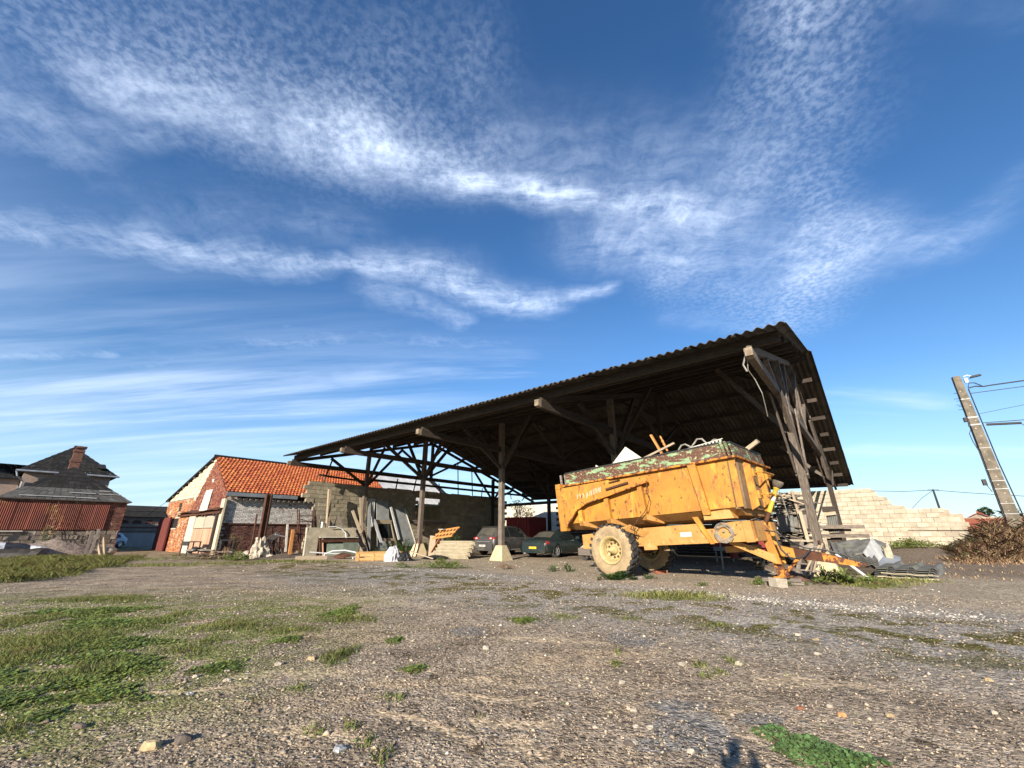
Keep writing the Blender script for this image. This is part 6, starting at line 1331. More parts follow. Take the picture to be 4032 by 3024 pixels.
# black tables, debris pile by the barn door
def table(label, u_, v_, L, W, H, ang):
    t = thing('black_table', label, 'table', S(u_, v_, 0), 'black tables by the barn')
    ca, sa = math.cos(ang), math.sin(ang)
    fr_ = lambda x, y, z: S(u_ + x * ca - y * sa, v_ + x * sa + y * ca, z)
    mb = MB(fr_); mb.box((0, 0, H - .03), (L, W, .05)); mb.build('top', m_blackp, t); mb = MB(fr_); mb.box((0, -W / 2 + .03, H - .15), (L - .06, .03, .2)); mb.build('apron', m_blackp, t)
    for sx in (-1, 1):
        for sy in (-1, 1):
            mb = MB(fr_); mb.beam((sx * (L / 2 - .05), sy * (W / 2 - .05), 0), (sx * (L / 2 - .05), sy * (W / 2 - .05), H - .05), .06, .06); mb.build('leg', m_blackp, t)
table('black table standing left before the pink barn door', 31.7, -8.5, 1.5, .7, .85, 0); table('black table standing right at the barn corner', 29.3, -7.3, 1.3, .7, .95, .25)
dp = thing('scrap_pile', 'low pile of boards and scrap on the ground before the barn door', 'pile', S(26.3, -9.2, 0))
for k in range(13):
    a = R.uniform(-.3, .3); c = (26.4 + R.uniform(-1.0, 1.0), -9.2 + R.uniform(-.5, .5)); L = R.uniform(1.0, 2.6); z = .05 + .035 * k
    mb = MB(S); mb.beam((c[0] + L / 2, c[1] - L * .25 * a, z), (c[0] - L / 2, c[1] + L * .25 + a, z + .02), R.uniform(.08, .2), .04); mb.build('board', R.choice((m_greyplank, m_darkt, m_rust, m_plank)), dp)
for k in range(10):
    mb = rock(S(26.9 + R.uniform(-.5, .6), -9.3 + R.uniform(-.3, .3), .45 + R.uniform(-.05, .12)), R.uniform(.06, .15), 7, (1.3, 1, .7), .5, 40 + k); mb.build('scrap', R.choice((m_black, m_pale, m_tarp, m_black)), dp)

# earth mound, tub and stakes before the house
heap('earth_mound', S(40.2, -14.0, 0), 2.6, 1.3, 1.05, m_sand, 'rounded mound of pale earth in front of the house wall', 'mound', 2, 34, AZ, jag=.16)
tb_ = thing('grey_tub', 'long grey tub covered with white sheeting at the left edge', 'tub', S(38.9, -15.9, 0))
mb = MB(S); mb.hexa([(38.3, -17.4, 0), (39.5, -17.4, 0), (39.5, -14.7, 0), (38.3, -14.7, 0), (38.1, -17.6, .5), (39.7, -17.6, .5), (39.7, -14.4, .5), (38.1, -14.4, .5)]); mb.build('tub', m_steel, tb_)
G = [[(38.0 + 1.75 * i_ / 8, -17.7 + 3.35 * j / 16, .5 + .34 * math.sin(math.pi * i_ / 8) * math.sin(math.pi * min(1, (j + 1.5) / 18)) + .08 * mnoise.noise((i_ * .8, j * .5, 0))) for j in range(17)] for i_ in range(9)]
mb = MB(S); mb.grid([r_[:9] for r_ in G], .1); mb.build('white_sheet', m_bag, tb_); mb = MB(S); mb.grid([r_[8:14] for r_ in G], .1); mb.build('black_sheet', m_tarp, tb_); mb = MB(S); mb.grid([r_[13:] for r_ in G], .1); mb.build('clear_sheet', m_whitepl, tb_)
for k, (v_, h_, m_, lab, tl) in enumerate(((-12.62, 1.5, m_greyplank, 'leftmost grey stake standing at the stone house wall', 0), (-12.4, 1.6, m_greyplank, 'forked grey stake second from the left at the stone house wall', .05), (-12.1, 1.0, m_plank, 'short bright stake leaning at the stone house wall', -.18), (-11.85, 1.1, m_plank, 'pale stake leaning right of the short bright stake', -.14))):
    mb = MB(S); mb.beam((36.6, v_ - tl, 0), (36.9, v_ + tl, h_), .14, .1); solo(mb, 'wall_stake', m_, lab, 'stake', group='stakes at the house wall')
mb = rock(S(37, -11.5, .22), .34, 10, (1, 1.2, .8), .3, 77); solo(mb, 'round_stone', m_pale, 'rounded stone lying at the corner of the house', 'stone', sm=True)
mb = MB(S); mb.hexa([(40.2, -16.1, .9), (40.3, -16.1, .9), (40.3, -15.6, .9), (40.2, -15.6, .9), (40.3, -15.95, 1.25), (40.4, -15.95, 1.25), (40.4, -15.5, 1.25), (40.3, -15.5, 1.25)]); mb.beam((40.2, -15.9, 0), (40.25, -15.9, .95), .06, .06); solo(mb, 'black_plate', m_black, 'small black slanted plate standing behind the white covered tub', 'plate')
# ------------------------------------------------------------------ right end: wood pile, old sheets, timbers
wp = thing('wood_pile', 'tall untidy pile of old boards and slabs under the right end of the shed', 'pile', S(1.3, 6.2, 0))
for k in range(95):
    lay = k % 19; z = 1.15 + .095 * lay + R.uniform(-.03, .03); L = R.uniform(.5, 1.7)
    c = (R.uniform(.75, 2.5), R.uniform(5.2, 6.9)); a = R.uniform(-.25, .25) + (1.35 if R.random() < .14 else 0)
    dx, dy = math.cos(a) * L / 2, math.sin(a) * L / 2; tz = R.uniform(-.14, .14)
    mb = MB(S); mb.beam((c[0] - dx, c[1] - dy, z - tz), (c[0] + dx, c[1] + dy, z + tz), R.uniform(.1, .24), R.uniform(.025, .06)); mb.build('board', R.choice((m_greyplank, m_greyplank, m_timber, m_darkt)), wp)
for k in range(9):
    mb = MB(S); u_, v_ = R.uniform(.5, 1.7), R.uniform(5.0, 5.3); mb.hexa([(u_, v_, 1.3), (u_ + .3, v_, 1.3), (u_ + .3, v_ + .04, 1.3), (u_, v_ + .04, 1.3), (u_ - .05, v_ + .15, 1.3 + R.uniform(.4, .85)), (u_ + .27, v_ + .15, 1.3 + R.uniform(.4, .85)), (u_ + .27, v_ + .2, 1.9), (u_ - .05, v_ + .2, 1.9)]); mb.build('slab', R.choice((m_greyplank, m_asbgrey, m_darkt)), wp)
for a, b, w in (((.85, 5.1, 1.0), (.95, 5.2, 3.0), .09), ((.75, 4.8, .9), (.8, 4.9, 2.1), .12), ((2.4, 5.2, 2.5), (.9, 5.3, 2.95), .06), ((1.5, 5, 2.8), (.6, 5, 2.4), .05)):
    mb = MB(S); mb.beam(a, b, w, .05, (0, 1, 0)); mb.build('upright' if a[0] - b[0] < .3 else 'batten', m_plank, wp)
for z in (.55, .85, 1.05):
    mb = MB(S); mb.beam((.4, 5.4, z), (2.7, 5.7, z - .02), .25, .12); mb.build('bearer', m_darkt, wp)
mb = MB(S); mb.box((1.55, 6.3, .45), (2.3, 1.6, .8)); mb.build('core', m_darkt, wp)
mb = rock(S(.55, 3.2, .42), .36, 12, (.8, 1, 1.3), .2, 91); solo(mb, 'grey_drum', m_concg, 'grey bulging lump standing beside the nearest shed post', 'lump', sm=True)
# steep ladder-like pallet leaning by the post foot with two long sticks
ld = thing('slatted_pallet', 'broken slatted pallet leaning at the nearest post foot', 'pallet', S(.5, -1.2, 0))
for s_ in (0, 1):
    mb = MB(S); mb.beam((.62 - .35 * s_, -1.35, 0), (.35 - .35 * s_, -.75, 1.0), .09, .05); mb.build('rail', m_greyplank, ld)
for k in range(6):
    t_ = .1 + k * .16; mb = MB(S); mb.beam((.72 - .28 * t_, -1.37 + .6 * t_, 1.0 * t_), (.1 - .28 * t_, -1.37 + .6 * t_, 1.0 * t_ - .03), .1, .035); mb.build('slat', R.choice((m_plank, m_greyplank)), ld)
for a, b, lab in (((.47, -1.6, 0), (-.12, -1.3, .93), 'long pale stick leaning left against the nearest post'), ((.25, -1.55, 0), (-.2, -1.25, .98), 'second long stick leaning close to the nearest post')):
    mb = MB(S); mb.tube([a, ((a[0] + b[0]) / 2 + .02, (a[1] + b[1]) / 2, (a[2] + b[2]) / 2), b], .03, 6); solo(mb, 'long_stick', m_plank, lab, 'stick', group='sticks at the nearest post')
mb = MB(S); mb.beam((-.12, -.22, .60), (-.04, -.22, 1.05), .05, .13, (0, 1, 0)); solo(mb, 'rusty_plate', m_rust, 'rusty strap plate standing on the foot of the nearest post', 'plate')
p_ = Vector((7.9, 12.8, 0)); heap('earth_heap', p_, .9, .6, .30, m_redearth, 'red brown heap of earth and chips under the trailer drawbar', 'heap', 7, 24, AZ)
for k, (u_, v_, z, L, lab) in enumerate(((1.7, .55, .1, 1.0, 'top board of the two boards packed under the jack foot'), (1.75, .5, .03, 1.2, 'bottom board of the two boards packed under the jack foot'))):
    mb = MB(); mb.beam((6.95 - L * .45, 11.86 + .1 * k, .05 + .085 * (1 - k)), (6.95 + L * .45, 11.68 + .05 * k, .05 + .085 * (1 - k)), .32, .08); solo(mb, 'packing_board', m_greyplank, lab, 'board', group='boards under the jack')
mb = MB(); q_ = gh(6.65, 11.6); mb.box((6.6, 11.25, .11 + q_), (.32, .24, .21), .25, Matrix.Rotation(rad(5), 3, 'Y')); solo(mb, 'white_block', m_pale, 'squared white stone block lying before the drawbar', 'stone')
mb = MB(S); mb.beam((1.3, -2.2, .03), (-.4, -2.2, .02), .2, .06); solo(mb, 'flat_plank', m_darkt, 'dark plank lying flat before the nearest post foot', 'plank')
# grey profiled cement sheets: first pile with angled ridge pieces, second pile flat
def prof(name, L, W, th=.012):                        # trapezoid profile, three raised ribs
    mb = MB(); xs = [0]; 
    pr = []
    for k in range(3):
        o_ = k * W / 3; pr += [(o_, 0), (o_ + W * .20, 0), (o_ + W * .24, .075), (o_ + W * .295, .075), (o_ + W / 3 - .001, 0)]
    G = [[(x_, y_, z_) for x_, z_ in pr] for y_ in (0, L)]
    mb.grid(G, .1, (0, 0, -th)); return mb.mesh(name, m_asbgrey)
pm2 = prof('profiled_sheet', 1.3, 1.35)
sp = thing('flat_sheet_pile', 'low pile of grey profiled cement sheets lying flat on the gravel', 'sheets', S(-1.9, .9, 0))
for k in range(5):
    o_ = S(-1.12 - .02 * k, .5 + R.uniform(-.06, .06), .06 + .052 * k); x_ = S(-2.55, .10 + R.uniform(-.05, .05), -.0) - S(-1.12, .45, 0); y_ = V2.to_3d() * 1. + Vector((0, 0, .06))
    place('profiled_sheet', pm2, sp, basis(o_, x_, y_))
mb = MB(S); mb.grid([[(-1.2 - 1.3 * q / 8, .44 + .02 * math.sin(q) - .27 * q / 8, .03 + .035 * k + .012 * math.sin(q * 1.9)) for q in range(9)] for k in (0, 1)], .1, (0, .05, 0)); mb.build('pale_edge', m_asbpale, sp)
mb = MB(S); mb.grid([[(-1.3 - 1.2 * q / 8, .43 + .02 * math.sin(q) - .25 * q / 8, .13 + .03 * k + .012 * math.sin(q * 1.9 + 1)) for q in range(9)] for k in (0, 1)], .1, (0, .05, 0)); mb.build('pale_edge', m_asbpale, sp)
sq = thing('ridge_sheet_pile', 'pile of grey ridge pieces and corrugated sheets heaped right of the nearest post', 'sheets', S(-.8, 2.2, 0))
cm2 = corr_mesh('corrugated_sheet', 1.1, 1.7, 6, .03, m_asbgrey)
for k in range(4):
    o_ = S(-.25, 1.0 + .04 * k, .52 + .05 * k); x_ = S(-1.35, 1.15, .26) - S(-.25, 1.0, .52); y_ = S(-.35, 2.6, .75) - S(-.25, 1.0, .52); place('corrugated_sheet', cm2, sq, basis(o_, x_, y_))
for (a, b, c_, d_) in (((-.05, 2.2, .82), (-.72, 1.6, .62), (-.95, 3.2, 1.06), (-.35, 3.3, .95)), ((-.6, 1.5, .60), (-.98, 1.55, .66), (-1.25, 2.9, 1.08), (-.85, 3.0, 1.0))):
    mb = MB(S); mb.hexa([(p[0], p[1], p[2] - .05) for p in (a, b, c_, d_)] + [a, b, c_, d_], 1.5, .8, .05); mb.build('ridge_piece', m_asbgrey, sq)
mb = MB(S); mb.hexa([(-.98, 1.5, .66), (-1.18, 1.55, .28), (-1.52, 2.8, .6), (-1.3, 2.8, 1.08), (-1.01, 1.48, .66), (-1.21, 1.53, .28), (-1.55, 2.8, .6), (-1.33, 2.8, 1.08)]); mb.build('ridge_piece', mat('pale_grey_sheet', (.42, .42, .40), (.3, .3, .29), scale=3, rough=.95), sq)
mb = MB(S); mb.hexa([(-1.3, 3.0, .9), (-1.7, 3.0, .7), (-1.75, 3.8, .8), (-1.35, 3.8, 1.0), (-1.3, 3.0, .95), (-1.7, 3.0, .75), (-1.75, 3.8, .85), (-1.35, 3.8, 1.05)]); mb.build('ridge_piece', m_asbgrey, sq)
mb = MB(S); mb.hexa([(-1.1, 1.6, .2), (-1.5, 1.2, .1), (-1.9, 2.6, .45), (-1.5, 2.9, .6), (-1.1, 1.6, .26), (-1.5, 1.2, .16), (-1.9, 2.6, .5), (-1.5, 2.9, .66)]); mb.build('blue_grey_sheet', m_zinc, sq)
mb = MB(S); mb.box((-.7, 2.0, .2), (1.0, 1.4, .38)); mb.build('underlay', m_darkt, sq)
mb = rock(S(-1.62, 2.5, .38), .3, 12, (.28, .35, 1.7), .5, 55); solo(mb, 'pale_slab_end', m_concg, 'rough pale slab standing between the two sheet piles', 'slab')
mb = MB(S); mb.tube([(-.33, .75, .60), (-1.02, -.35, .02)], .04, 10); solo(mb, 'white_pipe', m_whitepl, 'straight white plastic pipe slanting down to the weeds at the post foot', 'pipe')
for k, (a, b, w, h_, lab) in enumerate((((.6, 7.6, 1.5), (-1.12, 7.9, 1.5), .25, .16, 'longest of the squared timbers poking out right of the wood pile'), ((.4, 8, 1.37), (-.62, 8.1, 1.36), .3, .1, 'short dark board between the two projecting timbers'), ((.6, 7.8, 1.12), (-1.2, 8.0, 1.12), .25, .16, 'lowest of the squared timbers poking out right of the wood pile'))):
    mb = MB(S); mb.beam(a, b, w, h_); solo(mb, 'projecting_timber', m_timber if k != 1 else m_darkt, lab, 'timber', group='timbers projecting right of the pile')
mb = MB(S); mb.box((.1, 8.3, .5), (.5, .6, 1.0)); solo(mb, 'dark_trestle', m_darkt, 'dark block carrying the projecting timbers', 'trestle')
cm3 = corr_mesh('standing_sheet', .42, .85, 6, .025, m_asbgrey)
ss = thing('standing_sheets', 'small bundle of grey corrugated sheets standing behind the nearest post', 'sheets', S(-.05, 8, 1.3))
for k in range(3): place('standing_sheet', cm3, ss, basis(S(.2, 7.9 + .06 * k, 1.28), S(-.22, 7.9, 1.25) - S(.2, 7.9, 1.28), Vector((0, 0, 1)) + V2.to_3d() * .06))
mb = MB(S); mb.beam((.2, 7.85, 2.05), (-.25, 7.85, 2.1), .1, .14); mb.build('top_board', m_plank, ss); mb = MB(S); mb.box((-.0, 8.2, 2.28), (.5, .4, .25)); mb.build('dark_cap', m_darkt, ss)
mb = MB(S); mb.box((0, 8.2, .95), (.4, .3, .6)); mb.build('base', m_darkt, ss)
# ------------------------------------------------------------------ pole on the right with its wires
px_, py_ = 27.85, 24.0
pole = thing('concrete_pole', 'tall tapered concrete utility pole with a street lamp head and cables', 'pole', (px_, py_, 0))
pf = lambda x, y, z: Vector((px_ - .0 + x * .83 - y * .55, py_ + x * -.55 - y * .83, z))   # x to the right of the view, y to the viewer
mb = MB(pf); mb.hexa([(-.30, -.22, -.2), (.30, -.22, -.2), (.30, .22, -.2), (-.30, .22, -.2), (-.17, -.15, 10.4), (.17, -.15, 10.4), (.17, .15, 10.4), (-.17, .15, 10.4)], .7, .4, 10); mb.build('shaft', m_polec, pole)
for z in (8.9, 7.75, 7.3, 5.9, 4.65, 4.0, 3.55, 2.75, 2.2):
    w_ = .30 - .13 * z / 10.4; mb = MB(pf); mb.box((0, 0, z), (2 * w_ + .03, .46 - .012 * z, .035 if z not in (7.75, 7.3) else .08)); mb.build('steel_band', m_steel, pole)
for k in range(17):
    z = 1.9 + k * .47; mb = MB(pf); mb.box((R.uniform(-.13, .13), .215 - .007 * z, z), (.06, .03, .05)); mb.build('pale_plug', m_pale, pole)
mb = MB(pf); mb.tube([(.3, .16, 10.3), (.45, .22, 10.35), (.62, .26, 10.22)], .03, 6); la = mb.build('lamp_arm', m_whitepl, pole)
mb = MB(pf); mb.hexa([(.5, .16, 10.12), (1.0, .2, 10.18), (1.0, .42, 10.18), (.5, .38, 10.12), (.56, .18, 10.24), (.95, .22, 10.28), (.95, .4, 10.28), (.56, .36, 10.24)]); mb.build('lamp_head', m_cable, pole)
mb = MB(pf); mb.box((.35, .12, 10.05), (.14, .14, .28)); mb.build('junction_box', m_whitepl, pole)
mb = MB(pf); mb.tube([(.3, .2, 9.6), (.4, .22, 9.85), (.62, .25, 9.8), (.9, .3, 9.5)], .03, 6); mb.tube([(.28, .2, 9.5), (.29, .21, 5), (.40, .23, 1.9)], .03, 6); mb.tube([(-.3, .2, 7.0), (-.42, .23, 6.8), (-.40, .22, 6.3), (-.30, .2, 5.7), (-.33, .22, 3), (-.35, .24, 2)], .022, 5); mb.tube([(-.25, .2, 7.6), (-.3, .2, 7.2)], .04, 5); mb.build('pole_cable', m_cable, pole)
for k, z in enumerate((9.35, 9.0, 8.85, 8.6, 8.5, 8.3)):
    mb = MB(pf); mb.tube([(-.2, 0, z), (-.44 if k % 2 else -.36, 0, z + .02)], .014, 4); mb.build('step_bolt', m_cable, pole)
mb = MB(pf); mb.box((-.55, .1, 3.95), (.16, .2, .34)); mb.tube([(-.5, .1, 3.8), (-.38, .1, 3.4)], .02, 5); mb.build('small_box', m_black, pole)
mb = MB(pf); mb.box((-.33, .1, 7.65), (.14, .2, .26)); mb.build('clamp', m_black, pole)
mb = MB(pf); mb.box((.52, .2, 1.75), (.22, .08, .85)); mb.build('cable_guard', m_white, pole)
def wire(pts, r, lab, name='overhead_cable'):
    mb = MB(pf); P_ = []
    for a, b in zip(pts, pts[1:]): P_ += [tuple(Vector(a).lerp(Vector(b), q / 4)) for q in range(4)]
    mb.tube(P_ + [pts[-1]], r, 5); solo(mb, name, m_cable, lab, 'cable', group='cables leaving the pole')
def sag(a, b, s, n=8): return [(a[0] + (b[0] - a[0]) * k / n, a[1] + (b[1] - a[1]) * k / n, a[2] + (b[2] - a[2]) * k / n - s * 4 * (k / n) * (1 - k / n)) for k in range(n + 1)]
wire([(.3, .2, 9.55), (.6, .22, 9.6), (.9, .3, 9.5)] + sag((1.2, .3, 9.52), (16, 3, 10.3), .35), .04, 'thick bundled cable at the top leaving the pole to the right')
wire(sag((.3, .2, 9.2), (16, 3, 9.75), .3), .02, 'thinner cable just below the thick bundled cable')
wire(sag((.25, .2, 7.9), (16, 3, 10.2), .2), .012, 'thin cable rising to the right from the middle of the pole')
wire(sag((.3, .2, 7.35), (16, 3, 7.5), .35), .022, 'cable carrying the black sleeve to the right of the pole')
wire([(1.75, .35, 7.05), (1.95, .4, 6.7), (2.3, .5, 5.9), (2.8, .6, 4.9), (3.4, .7, 4.0), (4.2, .9, 3.0)], .018, 'slack cable hanging down from the end of the black sleeve')
mb = MB(pf); mb.tube([(.42, .22, 7.22), (1.75, .35, 7.10)], .07, 7); solo(mb, 'cable_sleeve', m_black, 'black tubular cable sleeve beside the concrete pole', 'sleeve')
# far small pole, houses, hedge line
fp = Vector((62, 62, 0)); mb = MB(); mb.tube([fp + Vector((0, 0, 0)), fp + Vector((0, 0, 7.1))], .16, 7, r2=.12); mb.tube([fp + Vector((-.8, 0, 7)), fp + Vector((.8, 0, 7))], .06, 4); solo(mb, 'far_pole', m_cable, 'small dark far pole with two wires above the red roofs', 'pole')
mb = MB(); mb.tube([fp + Vector((0, 0, 7))] + [fp + Vector((2.5 * k, -2.2 * k, 7 - .62 * k + .035 * k * k)) for k in range(1, 10)], .035, 4); solo(mb, 'far_wire', m_cable, 'thin wire dropping right from the far pole', 'wire')
mb = MB(); mb.tube([fp + Vector((0, 0, 7)), fp + Vector((-3.5, 1, 6.9)), fp + Vector((-8, 2, 7.1))], .035, 4); mb.tube([fp + Vector((0, 0, 7)), fp + Vector((-2, 0, 5.9)), fp + Vector((-4, 0, 4.4))], .03, 4); solo(mb, 'far_wire', m_cable, 'pair of thin wires running left from the far pole', 'wire')
def cottage(label, c, L, W, h, zr, ang, wall_m):
    t = thing('cottage', label, 'house', (c[0], c[1], 0)); ca, sa = math.cos(ang), math.sin(ang)
    fr_ = lambda x, y, z: Vector((c[0] + x * ca - y * sa, c[1] + x * sa + y * ca, z))
    mb = MB(fr_); mb.prism([(-L / 2, -W / 2, 0), (-L / 2, W / 2, 0), (-L / 2, W / 2, h), (-L / 2, 0, zr - .1), (-L / 2, -W / 2, h)], (L, 0, 0)); mb.build('wall', wall_m, t)
    for s_ in (-1, 1):
        n = 8
        for k in range(n):
            mb = MB(fr_); a, b = k / n, (k + 1) / n + .02; y0, y1 = s_ * (W / 2 + .4) * (1 - a), s_ * (W / 2 + .4) * (1 - b); z0, z1 = h - .25 + (zr - h + .25) * a, h - .25 + (zr - h + .25) * min(b, 1)
            mb.grid([[(-L / 2 - .3, y0, z0 + .06), (L / 2 + .3, y0, z0 + .06)], [(-L / 2 - .3, y1, z1 + .03), (L / 2 + .3, y1, z1 + .03)]], .1, (0, 0, -.06)); mb.build('tile_row', m_farroof, t)
    mb = MB(fr_); mb.tube([(-L / 2 - .3, 0, zr + .05), (L / 2 + .3, 0, zr + .05)], .12, 6); mb.build('ridge', m_farroof, t)
    mb = MB(fr_); mb.prism([(-L / 2 - .02, -W / 2, h - .1), (-L / 2 - .02, -W / 2 + .25, h - .1), (-L / 2 - .02, 0, zr - .15), (-L / 2 - .02, 0, zr - .0)], (.05, 0, 0)); mb.build('verge_board', m_white, t)
cottage('far house with a red tiled gable and white verge, left of the concrete pole', (60, 55), 9, 7, 1.4, 3.4, rad(40), m_far if False else m_farwall)
sh_ = thing('tiled_outhouse', 'long low red tiled roof with a dark gable left of the concrete pole', 'outhouse', (44, 38, 0))
tfm = lambda x, y, z: Vector((44 + x * .72 + y * .69, 38 - x * .69 + y * .72, z * .76))
mb = MB(tfm); mb.prism([(-7, -2.2, 0), (-7, 2.2, 0), (-7, 2.2, 2.0), (-7, 0, 3.0), (-7, -2.2, 2.0)], (14, 0, 0)); mb.build('wall', m_brickd, sh_)
for k in range(7):
    a, b = k / 7, (k + 1) / 7 + .02; mb = MB(tfm); mb.grid([[(-7.2, -2.5 * (1 - a), 1.95 + 1.15 * a + .07), (7.2, -2.5 * (1 - a), 1.95 + 1.15 * a + .07)], [(-7.2, -2.5 * (1 - b), 1.95 + 1.15 * b + .04), (7.2, -2.5 * (1 - b), 1.95 + 1.15 * b + .04)]], .1, (0, 0, -.06)); mb.build('tile_row', m_farroof, sh_)
mb = MB(tfm); mb.grid([[(-7.2, 0, 3.1), (7.2, 0, 3.1)], [(-7.2, 2.5, 1.95), (7.2, 2.5, 1.95)]], .1, (0, 0, -.08)); mb.build('rear_slope', m_farroof, sh_)
mb = MB(tfm)
for k in range(30): mb.tube([(-7.2 + k * .48, 0, 3.14), (-6.75 + k * .48, 0, 3.17)], .12, 6)
mb.build('ridge_tiles', m_plank, sh_)
# ------------------------------------------------------------------ plants
def leaves(N, pos, size, up=.5, asp=.55, droop=0.):
    """N leaf diamonds (two triangles) at pos (N,3); size (N,)"""
    th = NR.uniform(0, 2 * np.pi, N); tilt = NR.uniform(-.2, 1.0, N) * up + droop
    d = np.stack([np.cos(th) * np.cos(tilt), np.sin(th) * np.cos(tilt), np.sin(tilt)], 1)
    s = np.stack([-np.sin(th), np.cos(th), NR.uniform(-.4, .4, N)], 1)
    L = size[:, None]
    a = pos; b = pos + d * L * .5 + s * L * asp * .5; c = pos + d * L; e = pos + d * L * .5 - s * L * asp * .5
    V_ = np.stack([a, b, c, e], 1).reshape(-1, 3); F_ = np.arange(N * 4).reshape(-1, 4); return V_, F_
def blades(N, pos, h, lean_=.5, w=.008):
    th = NR.uniform(0, 2 * np.pi, N); ln = NR.uniform(0, lean_, N)
    d = np.stack([np.cos(th) * ln, np.sin(th) * ln, np.ones(N)], 1) * h[:, None]; s = np.stack([-np.sin(th), np.cos(th), np.zeros(N)], 1) * (w * h / .2)[:, None] if not np.isscalar(w) and False else np.stack([-np.sin(th), np.cos(th), np.zeros(N)], 1) * w
    mid = pos + d * .55 + np.stack([np.cos(th), np.sin(th), np.zeros(N)], 1) * (h * .04)[:, None]; tip = pos + d + np.stack([np.cos(th), np.sin(th), np.zeros(N)], 1) * (ln * h * .5)[:, None]
    V_ = np.stack([pos - s, pos + s, mid + s * .7, tip, mid - s * .7], 1).reshape(-1, 3); F_ = np.arange(N * 5).reshape(-1, 5); return V_, F_
def disc(N, cx, cy, rx, ry, pw=.5):
    r = NR.uniform(0, 1, N) ** pw; t = NR.uniform(0, 2 * np.pi, N); wob = 1 + .3 * np.sin(t * 3 + cx) + .18 * np.sin(t * 7 + cy)
    x, y = cx + rx * r * wob * np.cos(t), cy + ry * r * wob * np.sin(t); return x, y, r
def onground(x, y, dz=0.): return np.array([gh(a, b) for a, b in zip(x, y)]) + dz
PATCH = [
(-5.2,5.9,.7,.5,2), (-4.6,5.3,.45,.25,2), (-6.2,7.2,.8,.5,2), (-5.0,4.6,.4,.3,2), (-4.4,4.1,.3,.25,2), (-7.5,8.2,.9,.5,2), (-3.9,5.6,.3,.2,1), (-5.8,5.0,.5,.4,2), (-3.2,6.6,.5,.25,1), (-4.2,6.9,.6,.3,1), (-2.6,7.4,.5,.3,1), (-3.6,3.5,.2,.15,1), (-8.6,9.6,1.1,.5,1), (-1.9,4.3,.12,.08,1), (-1.4,3.5,.1,.08,1), (1.9,7.4,.2,.1,1), (3.0,6.9,.25,.12,1),
(-4.02,4.58,0.28,0.34,2),
(-4.01,4.95,0.35,0.35,2),
(-3.55,4.22,0.38,0.22,2),
(-3.57,3.78,0.13,0.14,2),
(-4.11,4.02,0.17,0.30,2),
(-4.31,4.81,0.31,0.41,1),
(-6.24,6.49,1.09,1.52,0),
(-5.50,5.36,0.46,1.34,1),
(-7.75,7.29,0.47,0.82,1),
(-6.02,5.91,0.51,0.57,1),
(-3.01,4.94,0.26,0.24,2),
(-3.88,6.03,0.18,0.21,1),
(-2.90,6.10,0.18,0.20,2),
(-1.97,5.38,0.16,0.37,1),
(-5.74,7.83,0.16,0.39,1),
(-4.23,7.29,0.64,0.64,0),
(-5.58,6.98,0.70,0.87,0),
(-21.04,21.96,1.29,2.35,1),
(-14.58,19.01,1.09,1.36,1),
(-3.00,8.10,0.27,0.55,2),
(-1.93,5.33,0.15,0.37,1),
(-1.52,6.04,0.10,0.17,2),
(-1.00,4.86,0.13,0.12,2),
(0.16,7.28,0.22,0.22,2),
(0.85,7.59,0.29,0.41,0),
(1.07,5.00,0.05,0.08,2),
(-1.00,4.10,0.11,0.08,1),
(-1.15,3.56,0.06,0.09,1),
(-0.80,3.14,0.08,0.11,1),
(-0.97,3.33,0.08,0.08,1),
(-0.22,3.74,0.07,0.06,0),
(-0.87,5.13,0.10,0.09,0),
(1.19,5.42,0.05,0.08,1),
(1.83,3.26,0.20,0.25,3),
(1.92,3.13,0.17,0.19,3),
(2.05,3.06,0.15,0.09,3),
(1.93,4.98,0.09,0.11,1),
(1.84,4.64,0.08,0.09,1),
(2.03,4.74,0.07,0.11,1),
(2.33,5.11,0.07,0.15,1),
(2.68,4.66,0.06,0.06,0),
(3.54,9.68,0.76,0.55,1),
(9.11,12.06,0.51,1.22,1),
(16.45,14.89,0.47,1.21,1),
(16.97,16.52,1.17,2.49,0),
]
acc_ = {'weeds': [], 'clover': [], 'grass': []}
